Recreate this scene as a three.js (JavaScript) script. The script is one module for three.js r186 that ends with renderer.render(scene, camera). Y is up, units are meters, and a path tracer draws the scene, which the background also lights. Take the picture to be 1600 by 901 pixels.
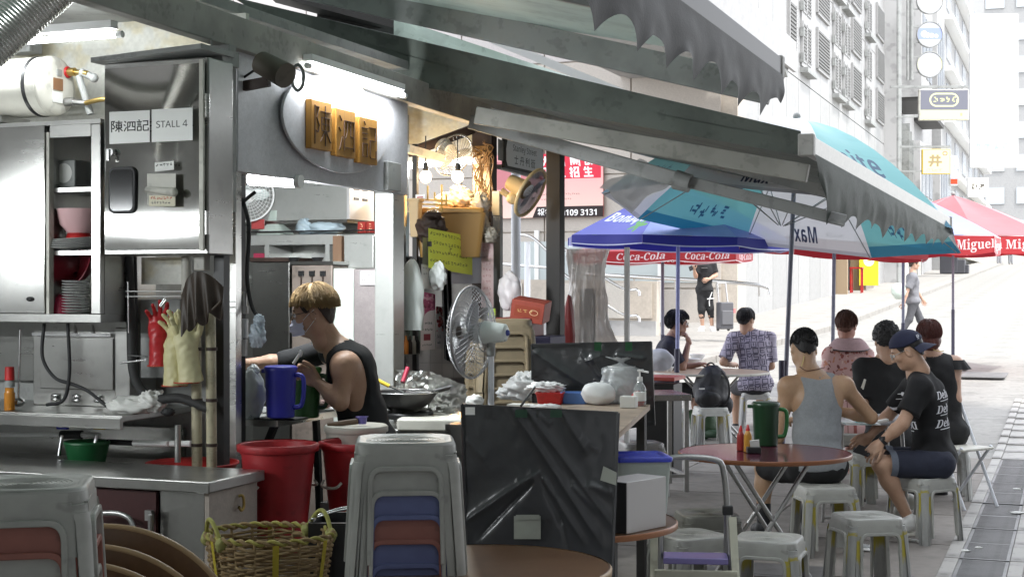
import * as THREE from 'three';
import { RoundedBoxGeometry } from 'three/addons/geometries/RoundedBoxGeometry.js';
import { mergeGeometries } from 'three/addons/utils/BufferGeometryUtils.js';
import { ImprovedNoise } from 'three/addons/math/ImprovedNoise.js';
import { RectAreaLightUniformsLib } from 'three/addons/lights/RectAreaLightUniformsLib.js';

// ---------- camera, sky, sun, exposure. World: x across the street, -z along it, metres ----------
const scene = new THREE.Scene();
const YAW = 0.36478, FOC = 2300, EYE = 1.65;
const camera = new THREE.PerspectiveCamera(22.17, 1024 / 576, 0.1, 600);
camera.position.set(0, EYE, 0); camera.rotation.y = YAW;
scene.add(camera);
const renderer = new THREE.WebGLRenderer({ antialias: true });
renderer.toneMapping = THREE.LinearToneMapping;
renderer.toneMappingExposure = 3.0;
renderer.shadowMap.enabled = true;
RectAreaLightUniformsLib.init();
{ // hazy bright sky: white near the sun and the horizon, a little bluer overhead
  const W = 256, H = 128, data = new Float32Array(W * H * 4);
  const sd = new THREE.Vector3(0.62, 1.25, 0.32).normalize();
  for (let j = 0; j < H; j++) for (let i = 0; i < W; i++) {
    const el = ((j + 0.5) / H - 0.5) * Math.PI, az = ((i + 0.5) / W - 0.5) * 2 * Math.PI;
    const x = Math.cos(az) * Math.cos(el), y = Math.sin(el), z = Math.sin(az) * Math.cos(el);
    const c = x * sd.x + y * sd.y + z * sd.z, h = Math.pow(1 - Math.max(0, y), 2), g = Math.pow(Math.max(0, c), 8) * 0.9, o = (j * W + i) * 4;
    const s = y < 0 ? 0.45 : 1;
    data[o] = s * (0.84 + 0.24 * h + g); data[o + 1] = s * (0.90 + 0.2 * h + g); data[o + 2] = s * (1.0 + 0.13 * h + g * 0.95); data[o + 3] = 1;
  }
  const sky = new THREE.DataTexture(data, W, H, THREE.RGBAFormat, THREE.FloatType);
  sky.mapping = THREE.EquirectangularReflectionMapping; sky.magFilter = THREE.LinearFilter; sky.needsUpdate = true;
  scene.background = sky; scene.environment = sky;
}
const sun = new THREE.DirectionalLight(new THREE.Color(1, 0.96, 0.9), 1.4);
sun.position.set(0.62 * 40 - 3, 1.25 * 40, 0.32 * 40 - 20); sun.target.position.set(-3, 0, -20);
sun.castShadow = true; sun.shadow.radius = 4; sun.shadow.mapSize.set(2048, 2048);
Object.assign(sun.shadow.camera, { left: -40, right: 40, top: 40, bottom: -40, near: 1, far: 140 });
scene.add(sun, sun.target);

// ---------- helpers ----------
let seed = 7;
const rnd = () => { seed = (seed + 0x6d2b79f5) | 0; let t = Math.imul(seed ^ (seed >>> 15), 1 | seed); t = (t + Math.imul(t ^ (t >>> 7), 61 | t)) ^ t; return ((t ^ (t >>> 14)) >>> 0) / 4294967296; };
const rr = (a, b) => a + (b - a) * rnd();
const V = (x, y, z) => new THREE.Vector3(x, y, z), v3 = (a) => (a.isVector3 ? a : V(...a));
const CY = Math.cos(YAW), SY = Math.sin(YAW), PI = Math.PI;
// a point that stands at depth d behind picture place (px, py) of the 1600 wide photograph
function P(px, py, d) { const x = (px - 800) / FOC * d; return V(x * CY - d * SY, EYE - (py - 450.5) / FOC * d, -(x * SY + d * CY)); }
const onU = (px, py, u) => P(px, py, u / (CY + SY * (px - 800) / FOC));
const onW = (px, py, w) => P(px, py, w / (CY * (px - 800) / FOC - SY));
const onY = (px, py, y) => P(px, py, (EYE - y) * FOC / (py - 450.5));
const gy = (u) => { const t = Math.max(0, u - 14); return 0.033 * (t * t / (t + 3)); };

function fit(g) { // same attributes everywhere so that pieces merge
  for (const k of Object.keys(g.attributes)) if (!['position', 'normal', 'uv'].includes(k)) g.deleteAttribute(k);
  if (!g.attributes.normal) g.computeVertexNormals();
  const n = g.attributes.position.count;
  if (!g.attributes.uv) g.setAttribute('uv', new THREE.BufferAttribute(new Float32Array(n * 2), 2));
  if (!g.index) g.setIndex([...Array(n).keys()]);
  g.clearGroups(); g.morphAttributes = {};
  return g;
}
const mg = (...gs) => { const l = gs.flat(9).filter(Boolean).map(fit); return l.length === 1 ? l[0] : mergeGeometries(l); };
function xf(g, p, r, s) {
  const m = new THREE.Matrix4().compose(p ? v3(p) : V(0, 0, 0), new THREE.Quaternion().setFromEuler(new THREE.Euler(...(r || [0, 0, 0]))), s ? (Array.isArray(s) ? V(...s) : V(s, s, s)) : V(1, 1, 1));
  return g.applyMatrix4(m);
}
const bx = (w, h, d, x = 0, y = 0, z = 0, r = 0) => (r ? new RoundedBoxGeometry(w, h, d, 2, Math.min(r, w / 2.01, h / 2.01, d / 2.01)) : new THREE.BoxGeometry(w, h, d)).translate(x, y, z);
const cyl = (r0, r1, h, x = 0, y = 0, z = 0, seg = 20, open = false) => new THREE.CylinderGeometry(r0, r1, h, seg, 1, open).translate(x, y, z); // r0 on top
const sph = (r, x = 0, y = 0, z = 0, sx = 1, sy = 1, sz = 1, seg = 16) => new THREE.SphereGeometry(r, seg, Math.ceil(seg * 0.7)).scale(sx, sy, sz).translate(x, y, z);
const la = (pts, seg = 32, x = 0, y = 0, z = 0) => new THREE.LatheGeometry(pts.map((p) => new THREE.Vector2(p[0], p[1])), seg).translate(x, y, z);
function aim(g, a, b) { // g along +y, centred; laid from a to b
  a = v3(a); b = v3(b); const d = b.clone().sub(a).normalize();
  return g.applyMatrix4(new THREE.Matrix4().compose(a.clone().add(b).multiplyScalar(0.5), new THREE.Quaternion().setFromUnitVectors(V(0, 1, 0), d), V(1, 1, 1)));
}
const rod = (a, b, r, r2 = r, seg = 10) => aim(new THREE.CylinderGeometry(r2, r, v3(a).distanceTo(v3(b)), seg), a, b);
function bar(a, b, w, h, round = 0) { // box beam from a to b, w across, h upright
  a = v3(a); b = v3(b); const L = a.distanceTo(b), z = b.clone().sub(a).normalize(), x = (Math.abs(z.y) > 0.999 ? V(0, 0, -1) : V(0, 1, 0)).cross(z).normalize(), y = z.clone().cross(x);
  return bx(w, h, L, 0, 0, 0, round).applyMatrix4(new THREE.Matrix4().makeBasis(x, y, z).setPosition(a.clone().add(b).multiplyScalar(0.5)));
}
const tb = (pts, r, seg = 24, rs = 8, closed = false) => new THREE.TubeGeometry(new THREE.CatmullRomCurve3(pts.map(v3), closed, 'centripetal'), seg, r, rs, closed);
const shp = (pts) => new THREE.Shape(pts.map((p) => new THREE.Vector2(p[0], p[1])));
const ext = (shape, depth, bevel = 0, seg = 12) => new THREE.ExtrudeGeometry(Array.isArray(shape) ? shp(shape) : shape, { depth, bevelEnabled: bevel > 0, bevelSize: bevel, bevelThickness: bevel, bevelSegments: 2, curveSegments: seg });
function grid(nu, nv, f, thick = 0) { // sheet f(u,v) -> point; uv = (u,v); thick gives it a back side
  const pos = [], uv = [], idx = [];
  for (let j = 0; j <= nv; j++) for (let i = 0; i <= nu; i++) { const p = v3(f(i / nu, j / nv)); pos.push(p.x, p.y, p.z); uv.push(i / nu, j / nv); }
  for (let j = 0; j < nv; j++) for (let i = 0; i < nu; i++) { const a = j * (nu + 1) + i, b = a + 1, c = a + nu + 1, d = c + 1; idx.push(a, b, d, a, d, c); }
  const g = new THREE.BufferGeometry();
  g.setAttribute('position', new THREE.Float32BufferAttribute(pos, 3)); g.setAttribute('uv', new THREE.Float32BufferAttribute(uv, 2)); g.setIndex(idx); g.computeVertexNormals();
  if (!thick) return g;
  const n = g.attributes.normal, N = pos.length / 3, p2 = pos.slice(), uv2 = [...uv, ...uv], id2 = idx.slice();
  for (let i = 0; i < N; i++) p2.push(pos[i * 3] - n.getX(i) * thick, pos[i * 3 + 1] - n.getY(i) * thick, pos[i * 3 + 2] - n.getZ(i) * thick);
  for (let k = 0; k < idx.length; k += 3) id2.push(idx[k] + N, idx[k + 2] + N, idx[k + 1] + N);
  const rim = []; for (let i = 0; i <= nu; i++) rim.push(i); for (let j = 1; j <= nv; j++) rim.push(j * (nu + 1) + nu); for (let i = nu - 1; i >= 0; i--) rim.push(nv * (nu + 1) + i); for (let j = nv - 1; j > 0; j--) rim.push(j * (nu + 1));
  const np = [...p2], nuv = [...uv2]; let base = p2.length / 3;
  for (let k = 0; k < rim.length; k++) { const a = rim[k], b = rim[(k + 1) % rim.length]; for (const q of [a, b, a + N, b + N]) { np.push(p2[q * 3], p2[q * 3 + 1], p2[q * 3 + 2]); nuv.push(uv2[q * 2], uv2[q * 2 + 1]); } id2.push(base, base + 2, base + 1, base + 1, base + 2, base + 3); base += 4; }
  const h = new THREE.BufferGeometry();
  h.setAttribute('position', new THREE.Float32BufferAttribute(np, 3)); h.setAttribute('uv', new THREE.Float32BufferAttribute(nuv, 2)); h.setIndex(id2); h.computeVertexNormals();
  return h;
}
function loft(rings, capped = true) { // rings: closed loops of equal length
  const n = rings[0].length, pos = [], uv = [], idx = [];
  rings.forEach((r, j) => { for (let i = 0; i <= n; i++) { const p = v3(r[i % n]); pos.push(p.x, p.y, p.z); uv.push(i / n, j / (rings.length - 1)); } });
  for (let j = 0; j < rings.length - 1; j++) for (let i = 0; i < n; i++) { const a = j * (n + 1) + i, b = a + 1, c = a + n + 1, d = c + 1; idx.push(a, b, d, a, d, c); }
  const g = new THREE.BufferGeometry();
  g.setAttribute('position', new THREE.Float32BufferAttribute(pos, 3)); g.setAttribute('uv', new THREE.Float32BufferAttribute(uv, 2)); g.setIndex(idx); g.computeVertexNormals();
  if (!capped) return g;
  const caps = [rings[0], rings[rings.length - 1]].map((r, k) => {
    const c = V(0, 0, 0); r.forEach((p) => c.add(v3(p))); c.multiplyScalar(1 / n);
    const pp = [c.x, c.y, c.z], id = []; r.forEach((p) => { p = v3(p); pp.push(p.x, p.y, p.z); });
    for (let i = 0; i < n; i++) { const a = 1 + i, b = 1 + (i + 1) % n; k ? id.push(0, a, b) : id.push(0, b, a); }
    const h = new THREE.BufferGeometry(); h.setAttribute('position', new THREE.Float32BufferAttribute(pp, 3)); h.setIndex(id); h.computeVertexNormals(); return h;
  });
  return mg(g, caps);
}
function boxUV(g) { // uv in metres from the side that a face looks to
  const p = g.attributes.position, n = g.attributes.normal, uv = new Float32Array(p.count * 2);
  for (let i = 0; i < p.count; i++) {
    const ax = Math.abs(n.getX(i)), ay = Math.abs(n.getY(i)), az = Math.abs(n.getZ(i));
    if (ay >= ax && ay >= az) { uv[i * 2] = p.getX(i); uv[i * 2 + 1] = p.getZ(i); } else if (ax >= az) { uv[i * 2] = p.getZ(i); uv[i * 2 + 1] = p.getY(i); } else { uv[i * 2] = p.getX(i); uv[i * 2 + 1] = p.getY(i); }
  }
  g.setAttribute('uv', new THREE.BufferAttribute(uv, 2)); return g;
}
const used = new Map();
function numbered(n) { const k = used.get(n) ?? 0; used.set(n, k + 1); return k ? n + '_' + String(k).padStart(3, '0') : n; }
function mesh(name, g, mat, parent, keep) {
  g = Array.isArray(g) ? mg(g) : fit(g);
  if (!keep && !mat.userData.own) boxUV(g);
  const m = new THREE.Mesh(g, mat); m.castShadow = m.receiveShadow = true; m.name = parent ? name : numbered(name);
  (parent || scene).add(m); return m;
}
const tag = (o, label, category, group) => { o.userData.label = label; o.userData.category = category; if (group) o.userData.group = group; return o; };
function thing(name, label, category, pos = [0, 0, 0], ry = 0, group) {
  const o = new THREE.Group(); o.name = numbered(name); o.position.copy(v3(pos)); o.rotation.y = ry; scene.add(o); return tag(o, label, category, group);
}
const one = (name, label, category, g, mat, group, keep) => tag(mesh(name, g, mat, null, keep), label, category, group);
const struct = (name, g, mat, keep) => { const m = mesh(name, g, mat, null, keep); m.userData.kind = 'structure'; return m; };
function copy(src, pos, ry, label, group) {
  const c = src.clone(); c.name = numbered(src.userData.base || src.name.replace(/_\d+$/, '')); c.position.copy(v3(pos)); c.rotation.y = ry; scene.add(c);
  if (label) c.userData.label = label; if (group) c.userData.group = group; return c;
}
// mesh whose points are given in the world, hung under a thing standing at its base
function partW(name, g, mat, t, keep) { t.updateMatrixWorld(true); g = Array.isArray(g) ? mg(g) : fit(g); g.applyMatrix4(t.matrixWorld.clone().invert()); return mesh(name, g, mat, t, keep); }

// ---------- textures and materials ----------
const NZ = 256;
function tile(base, oct, sd, sx = 1, sy = 1) { // tileable noise 0..1
  const out = new Float32Array(NZ * NZ); let amp = 1, tot = 0; seed = sd * 7919 + 13;
  for (let o = 0; o < oct; o++) {
    const fx = Math.max(1, Math.round(base * sx * 2 ** o)), fy = Math.max(1, Math.round(base * sy * 2 ** o)), L = new Float32Array(fx * fy).map(() => rnd());
    for (let y = 0; y < NZ; y++) for (let x = 0; x < NZ; x++) {
      const X = x / NZ * fx, Y = y / NZ * fy, x0 = X | 0, y0 = Y | 0; let a = X - x0, b = Y - y0; a = a * a * (3 - 2 * a); b = b * b * (3 - 2 * b);
      const x1 = (x0 + 1) % fx, y1 = (y0 + 1) % fy, xx = x0 % fx, yy = y0 % fy;
      out[y * NZ + x] += amp * ((L[yy * fx + xx] * (1 - a) + L[yy * fx + x1] * a) * (1 - b) + (L[y1 * fx + xx] * (1 - a) + L[y1 * fx + x1] * a) * b);
    }
    tot += amp; amp *= 0.55;
  }
  return out.map((x) => x / tot);
}
const N1 = tile(4, 5, 1), N2 = tile(16, 4, 2), N3 = tile(64, 2, 3), NB = tile(3, 4, 4, 1, 24), NW = tile(2, 3, 5);
const sm = (a, b, x) => { x = Math.min(1, Math.max(0, (x - a) / (b - a))); return x * x * (3 - 2 * x); };
function dtex(f, srgb, rep = 1) { // f(i, x, y) -> [r,g,b] 0..1
  const d = new Uint8Array(NZ * NZ * 4);
  for (let y = 0; y < NZ; y++) for (let x = 0; x < NZ; x++) { const i = y * NZ + x, c = f(i, x / NZ, y / NZ); for (let k = 0; k < 3; k++) d[i * 4 + k] = Math.max(0, Math.min(255, (c.length ? c[k] : c) * 255)); d[i * 4 + 3] = 255; }
  const t = new THREE.DataTexture(d, NZ, NZ); t.wrapS = t.wrapT = THREE.RepeatWrapping; t.magFilter = THREE.LinearFilter; t.repeat.set(...(Array.isArray(rep) ? rep : [rep, rep]));
  if (srgb) t.colorSpace = THREE.SRGBColorSpace; t.needsUpdate = true; return t;
}
const rp = (t, x, y = x) => { const c = t.clone(); c.repeat.set(x, y); c.needsUpdate = true; return c; };
function ctex(w, h, draw) { const c = document.createElement('canvas'); c.width = w; c.height = h; const x = c.getContext('2d'); draw(x, w, h); const t = new THREE.CanvasTexture(c); t.colorSpace = THREE.SRGBColorSpace; t.anisotropy = 8; return t; }
const lin = (r, g, b) => new THREE.Color().setRGB(r, g, b);
function mat(c, rough = 0.6, o = {}) {
  const { phys, ...q } = o; const m = new (phys ? THREE.MeshPhysicalMaterial : THREE.MeshStandardMaterial)({ roughness: rough, side: THREE.DoubleSide, ...q });
  m.color = Array.isArray(c) ? lin(...c) : new THREE.Color(c); return m;
}
// tonal wear maps that multiply a colour
const tGrime = dtex((i) => { const g = 0.72 + 0.28 * sm(0.25, 0.6, N1[i]) - 0.18 * sm(0.62, 0.72, N2[i]); return [g, g * 0.99, g * 0.96]; }, false, 1);
const tFine = dtex((i) => { const g = 0.86 + 0.2 * (N2[i] - 0.5) + 0.16 * (N3[i] - 0.5); return [g, g, g]; }, false, 3);
const tBrush = dtex((i) => 0.5 + (NB[i] - 0.5) * 0.9, false, [2, 2]);
const tSteelR = dtex((i) => 0.72 + 0.12 * (NB[i] - 0.5) + 0.24 * (N1[i] - 0.5), false, 1.3);
const tSteelC = dtex((i) => { const g = 0.9 + 0.12 * (N1[i] - 0.4) - 0.05 * sm(0.6, 0.75, N2[i]) + 0.05 * (N3[i] - 0.5); return [g, g * 0.995, g * 0.975]; }, false, 0.9);
const tWave = dtex((i) => NW[i], false, 0.8);
const tFineB = dtex((i) => 0.5 * N2[i] + 0.5 * N3[i], false, 4);
const tWeave = dtex((i, x, y) => 0.5 + 0.25 * Math.sin(x * 2 * PI * 32) * Math.sin(y * 2 * PI * 32) + 0.3 * (N2[i] - 0.5), false, 8);
const tConc = dtex((i) => { const g = 0.84 + 0.16 * (N1[i] - 0.5) + 0.2 * (N3[i] - 0.5) - 0.16 * sm(0.56, 0.7, N1[i]) - 0.1 * sm(0.62, 0.7, N2[i]); return [g, g * 0.985, g * 0.965]; }, false, 0.37);
const tSkin = dtex((i) => { const a = N1[i] - 0.5, b = N2[i] - 0.5, c = sm(0.66, 0.74, N3[i]); return [0.97 + 0.1 * a + 0.05 * b - 0.05 * c, 0.93 + 0.2 * a + 0.1 * b - 0.08 * c, 0.91 + 0.24 * a + 0.12 * b - 0.08 * c]; }, false, 4);
const tStain = dtex((i) => { const s = sm(0.5, 0.66, N1[i]), f = 0.9 + 0.2 * (N3[i] - 0.5); return [f * (1 - 0.05 * s), f * (1 - 0.12 * s), f * (1 - 0.28 * s)]; }, false, 1.1);
const steel = (c = 0.55, r = 0.42, wave = 0.004) => mat([c, c, c * 0.98], r, { metalness: 1, map: tSteelC, roughnessMap: tSteelR, bumpMap: tWave, bumpScale: wave });
const M = {
  steel: steel(0.42), steelBright: steel(0.68, 0.4, 0.003), steelSoft: mat([0.5, 0.51, 0.5], 0.42, { metalness: 0.35, map: tSteelC, roughnessMap: tSteelR }), chrome: mat([0.7, 0.7, 0.7], 0.22, { metalness: 1 }),
  tubeSteel: mat([0.5, 0.5, 0.49], 0.35, { metalness: 0.9, map: tFine }),
  beam: mat([0.36, 0.355, 0.335], 0.55, { map: tGrime }), rafter: mat([0.25, 0.245, 0.225], 0.6, { map: tGrime }), greyPaint: mat([0.3, 0.31, 0.31], 0.5, { map: tGrime }), fascia: mat([0.58, 0.58, 0.61], 0.42, { metalness: 0.1, map: tFine, bumpMap: tWave, bumpScale: 0.003 }),
  whiteWall: mat([0.72, 0.72, 0.66], 0.6, { map: tStain }), white: mat([0.78, 0.78, 0.77], 0.5), offWhite: mat([0.62, 0.61, 0.56], 0.5, { map: tGrime }),
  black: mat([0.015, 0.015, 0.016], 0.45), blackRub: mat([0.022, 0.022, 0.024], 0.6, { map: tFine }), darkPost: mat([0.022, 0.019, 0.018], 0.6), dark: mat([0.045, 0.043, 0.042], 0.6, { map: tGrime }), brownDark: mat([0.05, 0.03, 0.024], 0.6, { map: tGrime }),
  canvasGreen: mat([0.12, 0.138, 0.125], 0.85, { phys: 1, map: tGrime, bumpMap: tWeave, bumpScale: 0.0006, transmission: 0.03, thickness: 0 }), canvasPale: mat([0.34, 0.44, 0.39], 0.85, { phys: 1, map: tGrime, transmission: 0.38, thickness: 0 }),
  canvasBlack: mat([0.010, 0.010, 0.010], 0.6, { map: tFine, bumpMap: tFineB, bumpScale: 0.001 }),
  concrete: mat([0.36, 0.345, 0.325], 0.85, { map: tConc, bumpMap: tFineB, bumpScale: 0.002 }), asphalt: mat([0.33, 0.325, 0.31], 0.9, { map: tConc, bumpMap: tFineB, bumpScale: 0.003 }),
  cladding: mat([0.36, 0.357, 0.353], 0.55, { map: rp(tFine, 0.6) }), pinkPanel: mat([0.5, 0.46, 0.45], 0.5, { map: rp(tFine, 0.6) }), beigeWall: mat([0.55, 0.49, 0.42], 0.7, { map: rp(tFine, 0.4) }), greyWall: mat([0.42, 0.42, 0.43], 0.7, { map: rp(tGrime, 0.13) }), darkGap: mat([0.05, 0.05, 0.055], 0.8),
  stoolGrey: mat([0.40, 0.405, 0.385], 0.42, { map: tGrime, bumpMap: tFineB, bumpScale: 0.0004 }), stoolBlue: mat([0.115, 0.14, 0.31], 0.45, { map: tGrime }), stoolRed: mat([0.31, 0.115, 0.09], 0.5, { map: tGrime }), stoolBrown: mat([0.26, 0.21, 0.14], 0.5, { map: tGrime }), stoolWhite: mat([0.62, 0.63, 0.62], 0.45, { map: tGrime }),
  red: mat([0.5, 0.02, 0.02], 0.4, { map: tGrime }), redBin: mat([0.42, 0.022, 0.03], 0.45, { map: tGrime }), blue: mat([0.02, 0.03, 0.42], 0.35), green: mat([0.015, 0.10, 0.035], 0.35), yellow: mat([0.7, 0.5, 0.05], 0.5), orange: mat([0.6, 0.2, 0.03], 0.5), lime: mat([0.55, 0.72, 0.08], 0.7),
  cardboard: mat([0.38, 0.27, 0.16], 0.8, { map: tGrime }), paper: mat([0.75, 0.75, 0.72], 0.8), foam: mat([0.82, 0.82, 0.82], 0.6), skin: mat([0.45, 0.28, 0.19], 0.48, { map: tSkin, bumpMap: tFineB, bumpScale: 0.0006 }), skinPale: mat([0.52, 0.33, 0.24], 0.48, { map: tSkin }), skinTan: mat([0.36, 0.215, 0.13], 0.5),
  clear: mat([0.9, 0.93, 0.93], 0.12, { phys: 1, transmission: 0.85, thickness: 0 }), glass: mat([0.95, 0.97, 0.96], 0.03, { phys: 1, transmission: 1, thickness: 0 }), bag: mat([0.75, 0.78, 0.78], 0.35, { phys: 1, transmission: 0.35, thickness: 0 }),
  rubber: mat([0.03, 0.03, 0.03], 0.7), brass: mat([0.5, 0.36, 0.13], 0.35, { metalness: 1 }), gas: mat([0.6, 0.33, 0.08], 0.5), pole: mat([0.22, 0.23, 0.3], 0.4, { map: tFine }), poleWhite: mat([0.66, 0.68, 0.72], 0.45),
};
const glow = (c, s) => mat([0.8, 0.8, 0.8], 0.4, { emissive: lin(...c), emissiveIntensity: s });
const noise3 = new ImprovedNoise(), nz = (x, y, z) => noise3.noise(x + 50.3, y + 17.7, z + 91.1);
function rough3(g, amp, f, oct = 1) { // push points along their normals
  const p = g.attributes.position, n = g.attributes.normal;
  for (let i = 0; i < p.count; i++) { const x = p.getX(i), y = p.getY(i), z = p.getZ(i); let d = nz(x * f, y * f, z * f); if (oct > 1) d += 0.5 * nz(x * f * 2.1, y * f * 2.1, z * f * 2.1); p.setXYZ(i, x + n.getX(i) * d * amp, y + n.getY(i) * d * amp, z + n.getZ(i) * d * amp); }
  g.computeVertexNormals(); return g;
}
// strokes of the characters that can be read, on a 100 x 100 square
const GL = {
  '陳': [[10, 6, 10, 96], [10, 9, 32, 9, 20, 34, 34, 52, 27, 68, 15, 64], [40, 18, 96, 18], [68, 4, 68, 97], [47, 32, 89, 32, 89, 62, 47, 62, 47, 32], [47, 47, 89, 47], [66, 62, 40, 88], [70, 62, 97, 88]],
  '泗': [[10, 10, 23, 22], [5, 38, 18, 47], [8, 92, 26, 58], [36, 20, 94, 20, 94, 92], [36, 20, 36, 92], [36, 84, 94, 84], [55, 20, 54, 48, 44, 62], [74, 20, 74, 56, 92, 58]],
  '記': [[20, 3, 28, 12], [5, 20, 45, 20], [10, 33, 40, 33], [10, 46, 40, 46], [11, 58, 40, 58, 40, 90, 11, 90, 11, 58], [52, 16, 92, 16, 92, 48, 57, 48], [57, 48, 57, 88, 62, 92, 96, 92, 96, 72]],
  '士': [[8, 34, 92, 34], [50, 5, 50, 88], [18, 88, 82, 88]], '丹': [[28, 12, 28, 60, 10, 94], [28, 12, 76, 12, 76, 92, 62, 86], [6, 50, 96, 50], [46, 24, 54, 38]],
  '利': [[46, 6, 14, 18], [6, 32, 54, 32], [30, 14, 30, 94], [29, 34, 6, 66], [32, 40, 54, 62], [66, 14, 66, 66], [90, 5, 90, 92, 76, 84]],
  '街': [[22, 6, 6, 28], [24, 32, 4, 58], [16, 48, 16, 95], [34, 20, 62, 20], [48, 5, 48, 44], [30, 42, 66, 42], [34, 66, 62, 66], [48, 48, 48, 90], [28, 90, 68, 86], [70, 14, 96, 14], [68, 40, 98, 40], [84, 40, 84, 92, 74, 86]],
  '招': [[5, 24, 38, 24], [22, 4, 22, 92, 10, 84], [5, 64, 40, 48], [46, 12, 92, 12, 88, 46, 76, 42], [66, 12, 46, 48], [52, 58, 90, 58, 90, 94, 52, 94, 52, 58]],
  '生': [[28, 6, 12, 40], [24, 27, 90, 27], [18, 58, 86, 58], [5, 92, 96, 92], [52, 5, 52, 92]], '九': [[10, 34, 70, 34, 68, 88, 94, 90, 95, 70], [38, 6, 36, 50, 8, 94]],
  '月': [[26, 10, 26, 60, 10, 94], [26, 10, 80, 10, 80, 92, 64, 86], [26, 36, 80, 36], [26, 60, 80, 60]], '開': [[10, 8, 10, 95], [10, 8, 42, 8, 42, 34, 10, 34], [90, 8, 90, 95, 80, 90], [90, 8, 58, 8, 58, 34, 90, 34], [22, 50, 78, 50], [22, 66, 78, 66], [40, 50, 34, 90], [62, 50, 62, 90]],
  '正': [[8, 12, 92, 12], [50, 12, 50, 90], [50, 46, 84, 46], [24, 44, 24, 90], [5, 90, 96, 90]], '在': [[8, 24, 92, 24], [42, 5, 8, 66], [26, 46, 26, 94], [40, 56, 88, 56], [64, 36, 64, 90], [34, 90, 96, 90]],
  '報': [[8, 16, 46, 16], [27, 4, 27, 94], [4, 32, 50, 32], [8, 60, 46, 60], [4, 74, 50, 74], [58, 8, 90, 8, 88, 36, 78, 34], [58, 8, 58, 94], [60, 48, 90, 48, 62, 94], [64, 54, 94, 92]], '名': [[42, 4, 14, 44], [38, 18, 76, 18, 22, 68], [34, 38, 54, 52], [38, 60, 84, 60, 84, 94, 38, 94, 38, 60]],
  '井': [[14, 30, 86, 30], [6, 62, 94, 62], [36, 10, 34, 64, 18, 94], [66, 10, 66, 94]], '課': [[20, 3, 28, 12], [4, 20, 42, 20], [10, 33, 38, 33], [10, 46, 38, 46], [11, 58, 38, 58, 38, 90, 11, 90, 11, 58], [50, 8, 92, 8, 92, 44, 50, 44, 50, 8], [50, 26, 92, 26], [71, 8, 71, 95], [46, 56, 96, 56], [69, 58, 46, 88], [73, 58, 97, 88]],
};
function glyph(x, ch, px, py, s, lw, skew = 0) {
  x.save(); x.transform(s / 100, 0, -skew * s / 100, s / 100, px + skew * s, py); x.lineWidth = lw * 100 / s; x.lineCap = 'butt'; x.lineJoin = 'miter';
  for (const k of GL[ch] || []) { x.beginPath(); for (let i = 0; i < k.length; i += 2) i ? x.lineTo(k[i], k[i + 1]) : x.moveTo(k[i], k[i + 1]); x.stroke(); } x.restore();
}
// writing too small to read in the photograph: short strokes in character squares
function scrawl(x, px, py, s, n, lw, vertical) { x.lineWidth = lw; for (let k = 0; k < n; k++) { const ox = px + (vertical ? 0 : k * s * 1.12), oy = py + (vertical ? k * s * 1.12 : 0); for (let j = 0; j < 5; j++) { x.beginPath(); const h = rnd() < 0.55, a = rr(0.05, 0.5), b = rr(0.05, 0.95); x.moveTo(ox + (h ? a : b) * s, oy + (h ? b : a) * s); x.lineTo(ox + (h ? Math.min(1, a + rr(0.3, 0.6)) : b + rr(-0.1, 0.1)) * s, oy + (h ? b : Math.min(1, a + rr(0.3, 0.6))) * s); x.stroke(); } } }
const print = (t, rough = 0.7, o = {}) => { const m = mat([1, 1, 1], rough, { map: t, ...o }); m.userData.own = 1; return m; };
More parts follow.
